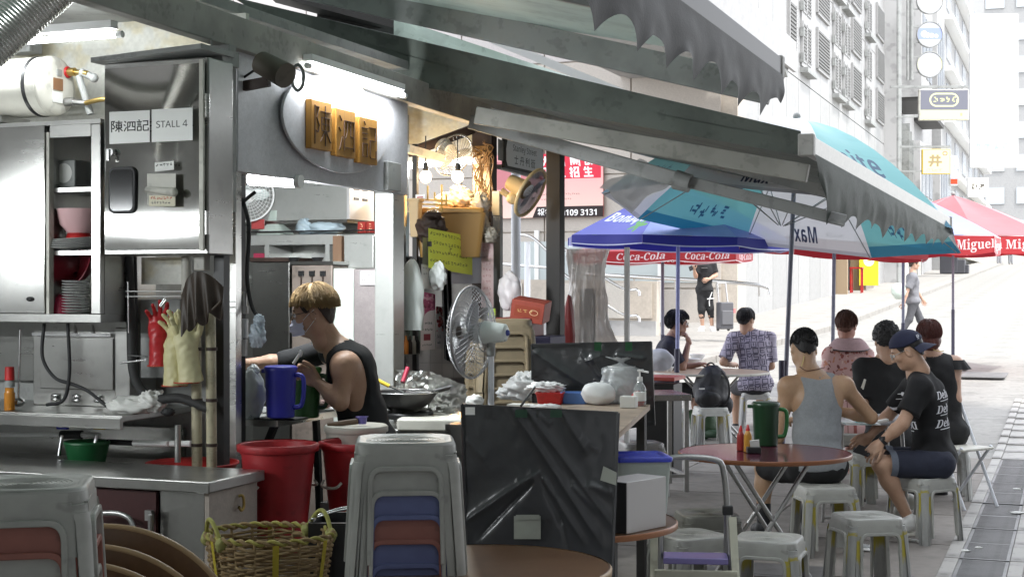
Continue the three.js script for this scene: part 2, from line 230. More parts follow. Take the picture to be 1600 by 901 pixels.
// ---------- ground and street ----------
{
  const us = []; for (let u = -14; u < 14; u += 2) us.push(u); for (let u = 14; u <= 260; u += u < 60 ? 2 : 10) us.push(u);
  const ws = [-60, -30, -20, -14, -10, -8, -6, -4, -2, 0, 2, 4, 7, 12, 40];
  struct('ground', grid(ws.length - 1, us.length - 1, (a, b) => { const w = ws[Math.round(a * (ws.length - 1))], u = us[Math.round(b * (us.length - 1))]; return V(w, gy(u) - 0.014, -u); }), M.asphalt);
  const pave = new THREE.Group(); pave.name = 'pavement'; pave.userData.kind = 'structure'; scene.add(pave);
  const tones = [0.94, 1, 1.05, 0.88].map((k) => mat([0.29 * k, 0.268 * k, 0.248 * k], 0.82, { map: tConc, bumpMap: tFineB, bumpScale: 0.0015 }));
  for (let i = 0; i < 6; i++) for (let j = 0; j < 6; j++) {
    const off = i % 2 ? 0.55 : 0, u = 7.9 + j * 1.3 + off, w = -1.37 - i * 1.3;
    const g = boxUV(bx(1.28, 0.028, 1.28, 0, 0, 0)); g.translate(0, 0, 0); const m = mesh('paving_slab', g, tones[(i * 5 + j * 3 + (i * j) % 4) % 4], pave, true); m.position.set(w, -0.014 + gy(u), -u); m.rotation.x = -(j === 5 ? 0.004 : 0);
  }
  const gut = new THREE.Group(); gut.name = 'gutter'; gut.userData.kind = 'structure'; scene.add(gut);
  mesh('channel', [bx(0.40, 0.02, 16, -0.52, -0.05, -15.5)], M.concrete, gut);
  const st = mat([0.36, 0.35, 0.34], 0.7, { map: tGrime, bumpMap: tFineB, bumpScale: 0.002 }), ir = mat([0.2, 0.2, 0.205], 0.5, { metalness: 0.4, map: tGrime });
  for (let k = 0; k < 22; k++) {
    const u = 7.8 + k * 0.62, y = gy(u), rock = rr(-0.004, 0.004);
    for (const x of [-0.695, -0.315]) { const m = mesh('kerb_stone', bx(0.085, 0.04, 0.61, 0, 0, 0, 0.006), st, gut); m.position.set(x, y - 0.012 + rock, -u); }
    if (k < 12) { const g = [bx(0.27, 0.02, 0.02, 0, 0, -0.29), bx(0.27, 0.02, 0.02, 0, 0, 0.29), bx(0.02, 0.02, 0.6, -0.135, 0, 0), bx(0.02, 0.02, 0.6, 0.135, 0, 0)]; for (let q = -9; q <= 9; q++) g.push(bx(0.25, 0.016, 0.014, 0, 0.001, q * 0.029)); const m = mesh('drain_grate', g, ir, gut); m.position.set(-0.505, y - 0.006 + rock, -u); } else { const m = mesh('gutter_stone', bx(0.285, 0.03, 0.61, 0, 0, 0, 0.006), st, gut); m.position.set(-0.505, y - 0.016 + rock, -u); }
  }
  // raised footway along the far facade
  const kerb = new THREE.Group(); kerb.name = 'footway'; kerb.userData.kind = 'structure'; scene.add(kerb);
  mesh('footway_surface', grid(6, 50, (a, b) => { const u = 19 + b * 110, e = u < 40 ? -6.4 + 0.9 * sm(19, 40, u) : -5.5; return V(-24 + a * (24 + e), gy(u) + 0.11, -u); }, 0.02), M.concrete, kerb);
  for (let k = 0; k < 45; k++) { const u = 19 + k * 2.4, e = u < 40 ? -6.4 + 0.9 * sm(19, 40, u) : -5.5, u2 = u + 2.36, e2 = u2 < 40 ? -6.4 + 0.9 * sm(19, 40, u2) : -5.5; mesh('kerb_stone', bar([e + 0.06, gy(u) + 0.045, -u], [e2 + 0.06, gy(u2) + 0.045, -u2], 0.12, 0.15, 0.01), M.concrete, kerb); }
  // painted line and covers up the street
  const cov = (name, label, px, py, w, l) => { const d = 1.65 * FOC / (py - 450.5), c = P(px, py, d), y = gy(-c.z); const t = thing(name, label, 'drain cover', [c.x, y, c.z]); mesh('frame', [bx(w, 0.012, 0.05, 0, 0, l / 2), bx(w, 0.012, 0.05, 0, 0, -l / 2), bx(0.05, 0.012, l, w / 2, 0, 0), bx(0.05, 0.012, l, -w / 2, 0, 0)], ir, t); const b = []; for (let q = -8; q <= 8; q++) b.push(bx(0.03, 0.012, l - 0.06, q * w / 18, 0.001, 0)); mesh('grating', b, ir, t); };
  cov('road_grating', 'dark iron drain grating in the sunlit road beyond the diners', 1540, 612, 0.62, 1.6);
  cov('ground_grating', 'iron floor grating under the grey stool below the red table', 1225, 893, 0.46, 0.36);
  cov('ground_grating', 'iron floor grating beside the purple folding step', 1098, 893, 0.34, 0.3);
}
// ---------- buildings ----------
function louvre(t, u0, u1, y0, y1, x, n, mt) {
  const L = u1 - u0, H = y1 - y0, c = (u0 + u1) / 2, q = mesh('louvre_window', [bx(0.1, H, 0.1, x, (y0 + y1) / 2, -u0), bx(0.1, H, 0.1, x, (y0 + y1) / 2, -u1), bx(0.1, 0.1, L, x, y0, -c), bx(0.1, 0.1, L, x, y1, -c)], M.cladding, t);
  const s = []; for (let i = 0; i < n; i++) s.push(xf(bx(0.12, H / n * 0.45, L - 0.1), [x + 0.01, y0 + (i + 0.5) * H / n, -c], [0, 0, -0.5]));
  mesh('slats', s, mt || M.cladding, q); mesh('louvre_back', bx(0.02, H - 0.05, L - 0.05, x - 0.045, (y0 + y1) / 2, -c), M.greyPaint, q); return q;
}
{
  const W = -8.4, t = thing('office_building', 'pale panelled office building with rows of louvred windows beyond the umbrellas', 'building', [W - 6, 0, -51]);
  partW('wall', [bx(12, 16.5, 34.4, W - 6.08, 13.65, -54.6), bx(12, 5.4, 19.4, W - 6.08, 2.7, -47.1), bx(12, 5.4, 10.2, W - 6.08, 2.7, -66.7), bx(8, 5.4, 4.8, W - 8.1, 2.7, -59.2)], M.greyWall, t);
  const rows = [[-0.5, 4.3], [4.3, 8.5], [8.5, 12.3], [12.3, 16.1], [16.1, 20.5]], cm = [0.95, 1, 1.04].map((k) => mat([0.36 * k, 0.357 * k, 0.352 * k], 0.5, { map: rp(tFine, 0.6) }));
  for (let i = 0; i < 16; i++) for (let j = 0; j < 5; j++) { const u = 38.5 + i * 2.2, [a, b] = rows[j]; if (j === 0 && u > 56 && u < 64) continue; partW('cladding_panel', bx(0.06, b - a - 0.035, 2.165, W - 0.05, (a + b) / 2, -u), cm[(i * 7 + j * 5) % 3], t); }
  t.updateMatrixWorld(true);
  const w = new THREE.Group(); // windows are given in world places, so hang them from a part that undoes the base
  const lv = (u0, u1, y0, y1, n) => { const q = louvre(t, u0, u1, y0, y1, W + 0.02, n); q.position.sub(t.position); };
  for (let r = 0; r < 3; r++) {
    const y = 9.35 + r * 1.95;
    lv(46.4, 47.6, y, y + 1.4, 11);
    for (const u of [51.9, 60.6, 68.6]) lv(u, u + 2.6, y, y + 1.4, 12);
  }
  for (let r = 0; r < 2; r++) for (const u of [48.7, 55.6, 58.1, 64.8]) {
    const y = 8.85 + r * 3.75; partW('sill', bx(0.3, 0.16, 1.9, W + 0.1, y, -(u + 0.9)), M.greyPaint, t);
    partW('shutter_panel', bx(0.08, 3.3, 1.8, W + 0.0, y + 1.8, -(u + 0.9)), cm[2], t);
    for (const k of [0, 1]) for (const h of [0.35, 2.0]) lv(u + 0.12 + k * 0.85, u + 0.85 + k * 0.85, y + h, y + h + 1.25, 11);
    for (let k = 0; k < 4; k++) partW('hinge', bx(0.12, 0.3, 0.14, W + 0.06, y + 0.4 + k * 0.85, -(u - 0.05)), M.greyPaint, t);
  }
  // canopy with a ribbed underside over the street
  const cn = partW('canopy', [bx(1.9, 0.5, 15, W + 0.95, 7.45, -29.2), bx(0.08, 0.75, 15, W + 1.92, 7.4, -29.2)], M.cladding, t);
  for (let k = 0; k < 12; k++) { const m = partW('canopy_rib', xf(bx(1.8, 0.32, 0.75), [W + 0.95, 7.1, -(22.4 + k * 1.22)], [-0.32, 0, 0]), M.greyPaint, t); }
  for (let k = 0; k < 7; k++) { partW('window', bx(0.08, 2.1, 1.9, W - 0.06, 9.1, -(23 + k * 2.2)), mat([0.5, 0.52, 0.54], 0.15), t); partW('window_frame', [bx(0.1, 2.3, 0.1, W - 0.02, 9.1, -(24.05 + k * 2.2)), bx(0.1, 0.1, 2.2, W - 0.02, 8.0, -(23 + k * 2.2)), bx(0.1, 0.1, 2.2, W - 0.02, 10.2, -(23 + k * 2.2))], M.cladding, t); }
  partW('upper_wall', bx(2.6, 12.4, 15.6, W - 1.4, 13.4, -29.5), M.cladding, t);
  for (let i = 0; i < 1; i++) for (let j = 0; j < 6; j++) partW('soffit_panel', bx(2.34, 0.05, 2.54, W - 1.3 - i * 2.38, 7.16, -(23 + j * 2.58)), [M.cladding, M.pinkPanel, M.pinkPanel][(i * 2 + j * 3) % 3], t);
  // shop doorway
  partW('doorway', [bx(0.5, 4.2, 0.25, W + 0.1, 3.2, -57), bx(0.5, 4.2, 0.25, W + 0.1, 3.2, -61.4), bx(0.5, 0.4, 4.6, W + 0.1, 5.2, -59.2)], mat([0.30, 0.22, 0.14], 0.6), t);
  partW('shop_floor', bx(4, 0.1, 4.4, W - 2.1, 1.38, -59.2), M.concrete, t); partW('shop_shelf', [1.9, 2.7, 3.5].map((y) => bx(0.4, 0.06, 3.6, W - 3.6, y, -59.2)), mat([0.3, 0.22, 0.14], 0.6), t);
  partW('brown_base', bx(0.5, 1.6, 2.6, W + 0.2, 2.1, -62.8), mat([0.26, 0.22, 0.2], 0.6, { map: tGrime }), t);
  one('stool_rack', 'small red stool standing in the dark shop doorway', 'stool', [bx(0.5, 0.06, 0.5, W + 0.5, 2.45, -58.4), ...[[-0.2, -0.2], [0.2, -0.2], [-0.2, 0.2], [0.2, 0.2]].map(([a, b]) => bx(0.06, 1, 0.06, W + 0.5 + a, 1.95, -58.4 + b))], M.red);
  const ys = thing('shop_sign', 'tall yellow shop sign with two white discs by the brown doorway', 'sign', onU(1358, 446, 61)); ys.rotation.y = YAW;
  const tex = ctex(128, 288, (x, a, b) => { x.fillStyle = '#e8e21c'; x.fillRect(0, 0, a, b); x.fillStyle = '#fff'; for (const y of [40, 120]) { x.beginPath(); x.arc(64, y, 36, 0, 7); x.fill(); } x.fillStyle = '#c9a800'; x.fillRect(50, 116, 28, 6); x.strokeStyle = '#c8c018'; scrawl(x, 48, 180, 30, 3, 4, true); });
  mesh('board', bx(0.78, 1.72, 0.08, 0, 0.86, 0, 0.01), M.yellow, ys); mesh('face', new THREE.PlaneGeometry(0.76, 1.7).translate(0, 0.86, 0.045), print(tex), ys, true);
}
{ // entrance wall with the red banner, behind the ramp
  const U = 37, t = thing('annex_building', 'beige panelled wall with the red enrolment banner beyond the stalls', 'building', [-15, 0, -U - 2]);
  partW('wall', bx(22, 22, 1, -19, 10, -U - 0.56), M.beigeWall, t);
  const pm = [0.97, 1, 1.03].map((k) => mat([0.55 * k, 0.505 * k, 0.455 * k], 0.55, { map: tFine })), pu = [0.97, 1, 1.03].map((k) => mat([0.58 * k, 0.545 * k, 0.535 * k], 0.55, { map: tFine }));
  for (let i = 0; i < 8; i++) for (let j = 0; j < 10; j++) partW('wall_panel', bx(2.36, 1.46, 0.06, -9.6 - i * 2.4, 0.9 + j * 1.5, -U - 0.03), (j > 4 ? pu : pm)[(i * 5 + j * 7) % 3], t);
  // dark glazed entrance strip
  partW('glass_strip', bx(5, 1.1, 0.05, -11.5, 2.35, -U + 0.02), mat([0.45, 0.5, 0.5], 0.2), t);
  for (const x of [-13.4, -10]) partW('door_jamb', bx(0.12, 2.6, 0.1, x, 1.9, -U + 0.04), M.white, t);
  // banner
  const a = onU(772, 243, U - 0.1), b = onU(943, 338, U - 0.1), BW = Math.abs(b.x - a.x), BH = a.y - b.y;
  const bt = ctex(1024, Math.round(1024 * BH / BW), (x, w, h) => {
    const g = x.createLinearGradient(0, 0, 0, h); g.addColorStop(0, '#f3a9ad'); g.addColorStop(1, '#f7d3c6'); x.fillStyle = g; x.fillRect(0, 0, w, h);
    x.fillStyle = '#e0344c'; x.fillRect(w * 0.42, 0, w * 0.56, h * 0.40); x.strokeStyle = '#fff'; '九月開課'.split('').forEach((c, i) => glyph(x, c, w * (0.45 + i * 0.128), h * 0.03, h * 0.17, 15, -0.12)); '正在招生'.split('').forEach((c, i) => glyph(x, c, w * (0.45 + i * 0.125), h * 0.21, h * 0.17, 15, -0.12));
    x.strokeStyle = '#8a5a52'; scrawl(x, w * 0.42, h * 0.62, 17, 20, 2); scrawl(x, w * 0.42, h * 0.70, 17, 16, 2);
    x.fillStyle = '#2a2020'; x.beginPath(); x.moveTo(w * 0.36, h); x.lineTo(w * 0.40, h * 0.83); x.lineTo(w, h * 0.83); x.lineTo(w, h); x.fill(); x.strokeStyle = '#fff'; '報名'.split('').forEach((c, i) => glyph(x, c, w * (0.405 + i * 0.06), h * 0.855, h * 0.12, 6)); scrawl(x, w * 0.53, h * 0.855, h * 0.11, 2, 6); x.fillStyle = '#fff'; x.font = 'bold ' + Math.round(h * 0.13) + 'px sans-serif'; x.fillText('2109 3131', w * 0.62, h * 0.975);
    x.fillStyle = '#c77f86'; x.fillRect(w * 0.03, h * 0.1, w * 0.3, h * 0.45); x.fillStyle = '#e9b39a'; x.beginPath(); x.arc(w * 0.2, h * 0.4, 60, 0, 7); x.fill();
  });
  const bn = thing('banner', 'pink and red enrolment banner with white characters and a phone number', 'banner', [(a.x + b.x) / 2, b.y, -U + 0.1]);
  mesh('cloth', bx(BW, BH, 0.03, 0, BH / 2, 0), M.red, bn); mesh('print', new THREE.PlaneGeometry(BW, BH).translate(0, BH / 2, 0.02), print(bt), bn, true);
}
{ // ramp parapet, rails
  const U = 31.6, t = thing('ramp_wall', 'low beige ramp wall with grey skirting behind the standing man', 'wall', [-12, 0, -U]);
  partW('parapet', bar([-17, 0.98, -U], [-8.6, 0.86, -U], 0.3, 1.9), M.beigeWall, t);
  partW('skirting', bar([-17, 0.72, -U + 0.17], [-8.6, 0.68, -U + 0.17], 0.04, 0.5), M.greyWall, t);
  for (let k = 0; k < 13; k++) partW('wall_panel', bx(0.58, 0.78, 0.05, -16.3 + k * 0.61, 1.38, -U + 0.18), [M.beigeWall, mat([0.66, 0.62, 0.56], 0.6, { map: tFine })][k % 2], t);
  const a = onU(915, 428, U), b = onU(1195, 447, U), r = thing('handrail', 'long steel handrail along the top of the ramp wall', 'handrail', [a.x, 0, a.z]);
  partW('rail', tb([a, b, b.clone().add(V(0.12, -0.06, 0)), b.clone().add(V(0.12, -0.18, 0))], 0.045, 30, 8), M.chrome, r);
  for (let k = 0; k < 5; k++) { const p = a.clone().lerp(b, 0.05 + k * 0.23); partW('bracket', [rod(p, p.clone().add(V(0, -0.22, -0.05)), 0.02)], M.chrome, r); }
  const s = thing('stair_rail', 'sloping steel stair rail left of the standing man', 'handrail', onU(930, 425, 30));
  for (const o of [0, -1.1]) partW('rail', tb([onU(858, 372, 30).add(V(0, o * 0.5, 0)), onU(978, 452, 30).add(V(0, o * 0.5, 0)), onU(998, 453, 30).add(V(0, o * 0.5, 0)), onU(999, 462, 30).add(V(0, o * 0.5, 0))], 0.035, 30, 6), M.chrome, s);
  for (const px of [825, 870]) partW('post', rod(onU(px, 380, 30), onU(px, 470, 30), 0.05), M.poleWhite, s);
  const u = thing('stair_rail', 'white stair railing behind the round fan and the dark post', 'handrail', onU(820, 470, 27));
  partW('rail', [tb([onU(810, 366, 27), onU(830, 370, 27), onU(856, 392, 27)], 0.03, 16, 6), rod(onU(780, 412, 27), onU(856, 418, 27), 0.03)], M.chrome, u); partW('post', rod(onU(824, 378, 27), onU(824, 462, 27), 0.06), M.poleWhite, u);
}
{ // buildings up the street
  const W = -8.3, t = thing('grey_building', 'grey street building with pipes and overhanging bays behind the round signs', 'building', [W - 5, 0, -90]);
  partW('wall', bx(10, 26, 26, W - 5.3, 13, -86), M.cladding, t);
  partW('pier', bx(1.1, 26, 1.6, W - 0.1, 13, -72.6), M.greyWall, t);
  for (let k = 0; k < 3; k++) partW('pipe', rod([W + 0.5, 1, -71.9 - k * 0.35], [W + 0.5, 26, -71.9 - k * 0.35], 0.1), M.greyPaint, t);
  for (const [u, y, h, l, p] of [[79, 14, 5.5, 6, 1.5], [80, 7.4, 3.4, 7, 1.4], [90, 15, 7, 5, 1.3], [90, 7.5, 4.2, 6, 1.5]]) { partW('bay', bx(p, h, l, W + p / 2 - 0.3, y, -u), M.greyWall, t); partW('bay_soffit', bx(p - 0.05, 0.2, l - 0.1, W + p / 2 - 0.3, y - h / 2 - 0.1, -u), M.dark, t); for (let k = 0; k < 3; k++) partW('window', bx(0.06, h * 0.55, l * 0.22, W + p - 0.28, y, -(u - l * 0.3 + k * l * 0.3)), mat([0.25, 0.27, 0.3], 0.2), t); }
  for (let k = 0; k < 7; k++) partW('shutter_panel', bx(0.2, 3.2, 1.6, W + 0.05, 3.6, -(75 + k * 2.2)), [M.greyWall, M.cladding, M.offWhite][k % 3], t);
  for (let k = 0; k < 6; k++) partW('stair_fin', bx(0.5, 3 - k * 0.25, 0.2, W + 0.6, 8.2 - k * 0.2, -(74 + k * 0.9)), M.greyPaint, t);
  const f = thing('far_building', 'bleached far building at the upper end of the street', 'building', [W - 5, 0, -125]);
  partW('wall', bx(10, 34, 50, W - 4.8, 14, -125), M.cladding, f);
  for (let j = 0; j < 6; j++) { partW('ledge', bx(0.8, 0.3, 48, W + 0.5, 6 + j * 3.4, -125), M.white, f); for (let k = 0; k < 6; k++) partW('window', bx(0.1, 1.7, 3.6, W + 0.22, 8 + j * 3.4, -(106 + k * 7.6)), mat([0.4, 0.42, 0.45], 0.2), f); }
  partW('shopfront', bx(0.8, 3.4, 44, W + 0.4, 5.6, -125), M.offWhite, f);
  const e = thing('end_building', 'white tower block closing the far end of the street', 'building', [4, 0, -190]);
  partW('wall', bx(40, 46, 12, 8, 20, -196), M.cladding, e);
  for (let j = 0; j < 9; j++) for (let k = 0; k < 7; k++) partW('window', bx(2.2, 2, 0.2, -9 + k * 3.6, 9 + j * 4, -189.95), mat([0.45, 0.48, 0.5], 0.2), e);
}
// street signs hung over the road
function boardSign(name, label, px0, py0, px1, py1, d, tex, edge, rail) {
  const a = P(px0, py0, d), b = P(px1, py1, d), w = a.distanceTo(V(b.x, a.y, b.z)), h = a.y - b.y, t = thing(name, label, 'sign', [(a.x + b.x) / 2, b.y, (a.z + b.z) / 2], YAW);
  mesh('box', bx(w, h, 0.22, 0, h / 2, 0, 0.03), edge, t); mesh('face', new THREE.PlaneGeometry(w * 0.95, h * 0.95).translate(0, h / 2, 0.116), print(tex), t, true);
  if (rail) { mesh('bracket', [bar([-w / 2 - 1.2, h + 0.12, 0], [w / 2, h + 0.12, 0], 0.1, 0.1), bar([-w / 2 - 1, h * 0.12, 0], [-w / 2, h * 0.12, 0], 0.06, 0.06)], M.greyPaint, t); }
}
boardSign('street_sign', 'grey and cream hanging sign with an oval emblem', 1436, 140, 1514, 188, 62, ctex(320, 200, (x) => { x.fillStyle = '#70717c'; x.fillRect(0, 0, 320, 136); x.fillStyle = '#dfe0a8'; x.fillRect(0, 136, 320, 64); x.strokeStyle = '#e6e7a8'; x.lineWidth = 10; x.beginPath(); x.roundRect(66, 24, 188, 84, 42); x.stroke(); x.strokeStyle = '#d9da9c'; scrawl(x, 84, 44, 38, 4, 6); x.fillStyle = '#b9bb80'; x.fillRect(268, 156, 14, 20); }), M.offWhite, true);
boardSign('street_sign', 'yellow hanging sign with one big brown character', 1441, 233, 1485, 272, 70, ctex(256, 256, (x) => { x.fillStyle = '#e6d6a8'; x.fillRect(0, 0, 256, 256); x.strokeStyle = '#9b8a66'; glyph(x, '井', 40, 40, 150, 22); x.strokeStyle = '#a05040'; x.lineWidth = 8; x.beginPath(); x.arc(210, 40, 20, 0, 7); x.stroke(); x.strokeStyle = '#cdbb88'; scrawl(x, 30, 200, 36, 4, 5); }), M.yellow, true);
boardSign('street_sign', 'huge white hanging sign with faint green characters, tallest in the street', 1516, 22, 1591, 262, 78, ctex(256, 820, (x) => { x.fillStyle = '#eef0ee'; x.fillRect(0, 0, 256, 820); x.fillStyle = '#dcefe8'; x.fillRect(0, 560, 256, 260); x.strokeStyle = '#c5cfc4'; for (let k = 0; k < 4; k++) { scrawl(x, 30, 40 + k * 130, 80, 1, 9); scrawl(x, 146, 40 + k * 130, 80, 1, 9); } x.strokeStyle = '#9fbab0'; scrawl(x, 22, 700, 44, 4, 8); }), M.white, false);
boardSign('street_sign', 'narrow pale blue shop sign under the yellow hanging sign', 1485, 244, 1496, 290, 71, ctex(64, 256, (x) => { x.fillStyle = '#c9d2e6'; x.fillRect(0, 0, 64, 256); x.fillStyle = '#b8431e'; x.fillRect(0, 200, 64, 50); x.strokeStyle = '#8fa0c8'; scrawl(x, 14, 20, 36, 4, 4, true); }), M.white, false);
boardSign('street_sign', 'cream hanging sign with dark brush marks low over the far shops', 1512, 278, 1545, 308, 84, ctex(128, 128, (x) => { x.fillStyle = '#efece2'; x.fillRect(0, 0, 128, 128); x.strokeStyle = '#55504a'; scrawl(x, 16, 36, 40, 2, 8); }), M.white, false);
{
  const cols = [['white round hanging sign, topmost of the three discs', '#f3f0f0', '#e7c9cc'], ['round hanging sign with a blue band and white lettering', '#8f9bd0', '#fff'], ['cream round hanging sign, lowest of the three discs', '#e9ebb0', '#fff']];
  [[1453, 2], [1453, 54], [1453, 101]].forEach(([px, py], i) => {
    const c = P(px, py, 66), t = thing('round_sign', cols[i][0], 'sign', c, YAW, null);
    mesh('disc', new THREE.CylinderGeometry(0.58, 0.58, 0.16, 40).rotateX(PI / 2), M.greyWall, t);
    const tx = ctex(128, 128, (x) => { x.fillStyle = '#b9bac0'; x.fillRect(0, 0, 128, 128); x.fillStyle = cols[i][1]; x.fillRect(0, 30, 128, 60); x.fillStyle = cols[i][2]; if (i === 1) { x.beginPath(); x.arc(34, 62, 17, 0, 7); x.arc(52, 68, 13, 0, 7); x.arc(74, 70, 12, 0, 7); x.arc(98, 72, 10, 0, 7); x.fill(); } else x.fillRect(20, 40, 88, 40); });
    mesh('face', new THREE.CircleGeometry(0.54, 40).translate(0, 0, 0.085), print(tx), t, true); mesh('rim', new THREE.TorusGeometry(0.57, 0.025, 8, 40).translate(0, 0, 0.08), M.greyPaint, t);
    mesh('bracket', [bar([-1.0, 0.35, 0], [-0.4, 0.35, 0], 0.05, 0.05), bar([-1.0, -0.35, 0], [-0.4, -0.35, 0], 0.05, 0.05)], M.greyPaint, t);
  });
  one('sign_mast', 'grey steel mast that carries the three round signs', 'mast', [rod(P(1425, -40, 66), P(1425, 125, 66), 0.09), rod(P(1419, -40, 66), P(1419, 125, 66), 0.06)], M.greyPaint);
}
// ---------- awnings ----------
function awning(o) { // canvas from the front bar up to the wall, bar, scalloped valance, rafters
  const t = thing(o.name, o.label, 'awning', [o.w1, 0, -(o.u0 + o.u1) / 2]), L = o.u1 - o.u0, fw = (b) => o.w0 + (o.w0b - o.w0) * b, fy = (b) => o.y0 + (o.y0b - o.y0) * b;
  const cw = (a, b) => { const sag = -0.09 * Math.sin(PI * a) - 0.02 * Math.sin(b * L * 2.2) * Math.sin(PI * a), y1 = o.y1 + (o.y0b - o.y0) * b; return V(fw(b) + (o.w1 - fw(b)) * a, fy(b) + 0.02 + (y1 - fy(b)) * a + sag, -(o.u0 + L * b)); };
  const cg = grid(24, 40, cw); { const uv = cg.attributes.uv; for (let i = 0; i < uv.count; i++) uv.setXY(i, uv.getX(i) * 4, uv.getY(i) * L); }
  partW('canvas', cg, o.cloth, t, true);
  const A = V(o.w0, o.y0, -o.u0), B = V(o.w0b, o.y0b, -o.u1);
  partW('front_bar', bar(A, B, 0.06, 0.1, 0.008), o.bar, t);
  for (const p of [A, B]) partW('bar_cap', bx(0.085, 0.12, 0.07, p.x - 0.005, p.y, p.z, 0.008), M.beam, t);
  const n = Math.round(L / o.pitch), vg = grid(n * 14, 10, (b, a) => {
    const s = b * n, ph = s - Math.floor(s), tooth = Math.pow(1 - Math.abs(Math.sin(ph * PI)), 1.25) * (0.75 + 0.5 * Math.abs(nz(Math.round(s) * 3.1, 2, 5))), wild = nz(s * 0.9, 3, 1), h = (o.drop * (1 - o.taper * b) - 0.06 + o.tooth * tooth + 0.05 * wild) * Math.min(1, 0.3 + Math.min(b * 1.6, 1 - b) * L * 1.2 + (o.flat ?? 0));
    const q = a * h / 0.3; return V(fw(b) + 0.035 - 0.05 * q * q + 0.03 * a * nz(s * 0.8, a * 0.7, 2) + 0.012 * a * nz(s * 2.6, a * 2, 8), fy(b) - 0.045 - a * h, -(o.u0 + L * b) + 0.03 * a * nz(s * 1.3, 1, a) + (o.flat ? 0 : -0.22 * a * (1 - b)));
  });
  { const uv = vg.attributes.uv; for (let i = 0; i < uv.count; i++) uv.setXY(i, uv.getX(i) * L, uv.getY(i) * 0.4); }
  partW('valance', vg, o.vcloth, t, true);
  return t;
}
{
  const far = awning({ name: 'awning', label: 'green canvas awning with a silver front bar over the diners', w0: -1.335, w0b: -1.0, y0: 2.42, y0b: 2.2, w1: -5.2, y1: 3.53, u0: 7.95, u1: 13.0, pitch: 0.42, tooth: 0.08, drop: 0.33, taper: 0.42, cloth: M.canvasGreen, vcloth: mat([0.055, 0.072, 0.062], 0.6, { map: tGrime, bumpMap: tWeave, bumpScale: 0.0008 }), bar: mat([0.42, 0.41, 0.38], 0.4, { metalness: 0.6, map: tFine }) });
  partW('side_flap', (() => { const g = grid(30, 6, (u, v) => { const top = onU(360, -6, 7.93).lerp(onU(1252, 205, 7.93), u), bot = onU(560, 118, 7.97).lerp(onU(1254, 243, 7.97), u); return bot.lerp(top, v).add(V(0, 0, 0.012 * Math.sin(u * 11 + v * 3))); }, 0.004); return g; })(), M.canvasGreen, far);
  partW('rafter', bar(P(745, 180, 8.62), [-1.34, 2.27, -8.0], 0.06, 0.1, 0.006), M.rafter, far);
  partW('folding_arm', [bar(onU(735, 190, 8.4), onU(1062, 281, 8.4), 0.05, 0.09, 0.008)], M.greyPaint, far);
  partW('folding_arm', [bar(onU(1068, 282, 8.4), onU(1322, 345, 8.6), 0.045, 0.07, 0.008)], M.greyPaint, far);
  partW('elbow_joint', rod(onU(1055, 280, 8.4), onU(1079, 287, 8.4), 0.058, 0.054, 12), M.greyPaint, far);
  partW('rafter', bar([-4.6, 3.2, -10.5], [-1.17, 2.2, -10.5], 0.05, 0.08), M.greyPaint, far);
  const near = awning({ name: 'awning', label: 'near awning with a black scalloped valance at the top of the view', w0: -1.48, w0b: -1.48, y0: 2.83, y0b: 2.83, w1: -6.6, y1: 4.15, u0: -3.5, u1: 7.84, pitch: 0.45, tooth: 0.10, drop: 0.25, taper: 0.05, flat: 0.3, cloth: M.canvasPale, vcloth: M.canvasBlack, bar: M.black });
  for (const u of [7.8, 5.0, 1.5]) partW('rafter', bar([-4.4, 3.48, -u + 0.02], [-1.5, 2.7, -u], 0.05, 0.15, 0.006), M.greyPaint, near);
  // pale green sheet hung between the two awnings
  const g = grid(16, 10, (a, b) => { const top = onU(615, 26, 8.5).lerp(onU(900, 122, 8.5), a), bot = onU(615, 60, 8.4).lerp(onU(905, 132, 8.4), a); return top.lerp(bot, b).add(V(0, 0, 0.04 * Math.sin(a * 9) * Math.sin(b * 2))); });
  one('tarpaulin', 'pale green tarpaulin strip hung in the gap between the two awnings', 'tarpaulin', g, M.canvasPale, null);
  one('roof_batten', 'thin white roof batten crossing the gap between the awnings', 'batten', bar(onU(770, 62, 8.9), onU(985, 150, 8.9), 0.05, 0.05), M.white);
  one('sheet_roof', 'dark rusty sheet roof edge seen between the two awnings', 'roof', [bar(onU(425, -8, 8.9), onU(628, 46, 9.2), 0.3, 0.05), bx(0.5, 0.28, 0.3, onU(560, 20, 9.3).x, onU(560, 22, 9.3).y, -9.3), bar(onU(520, -20, 9.1), onU(640, 40, 9.3), 0.06, 0.08)], M.dark);
}
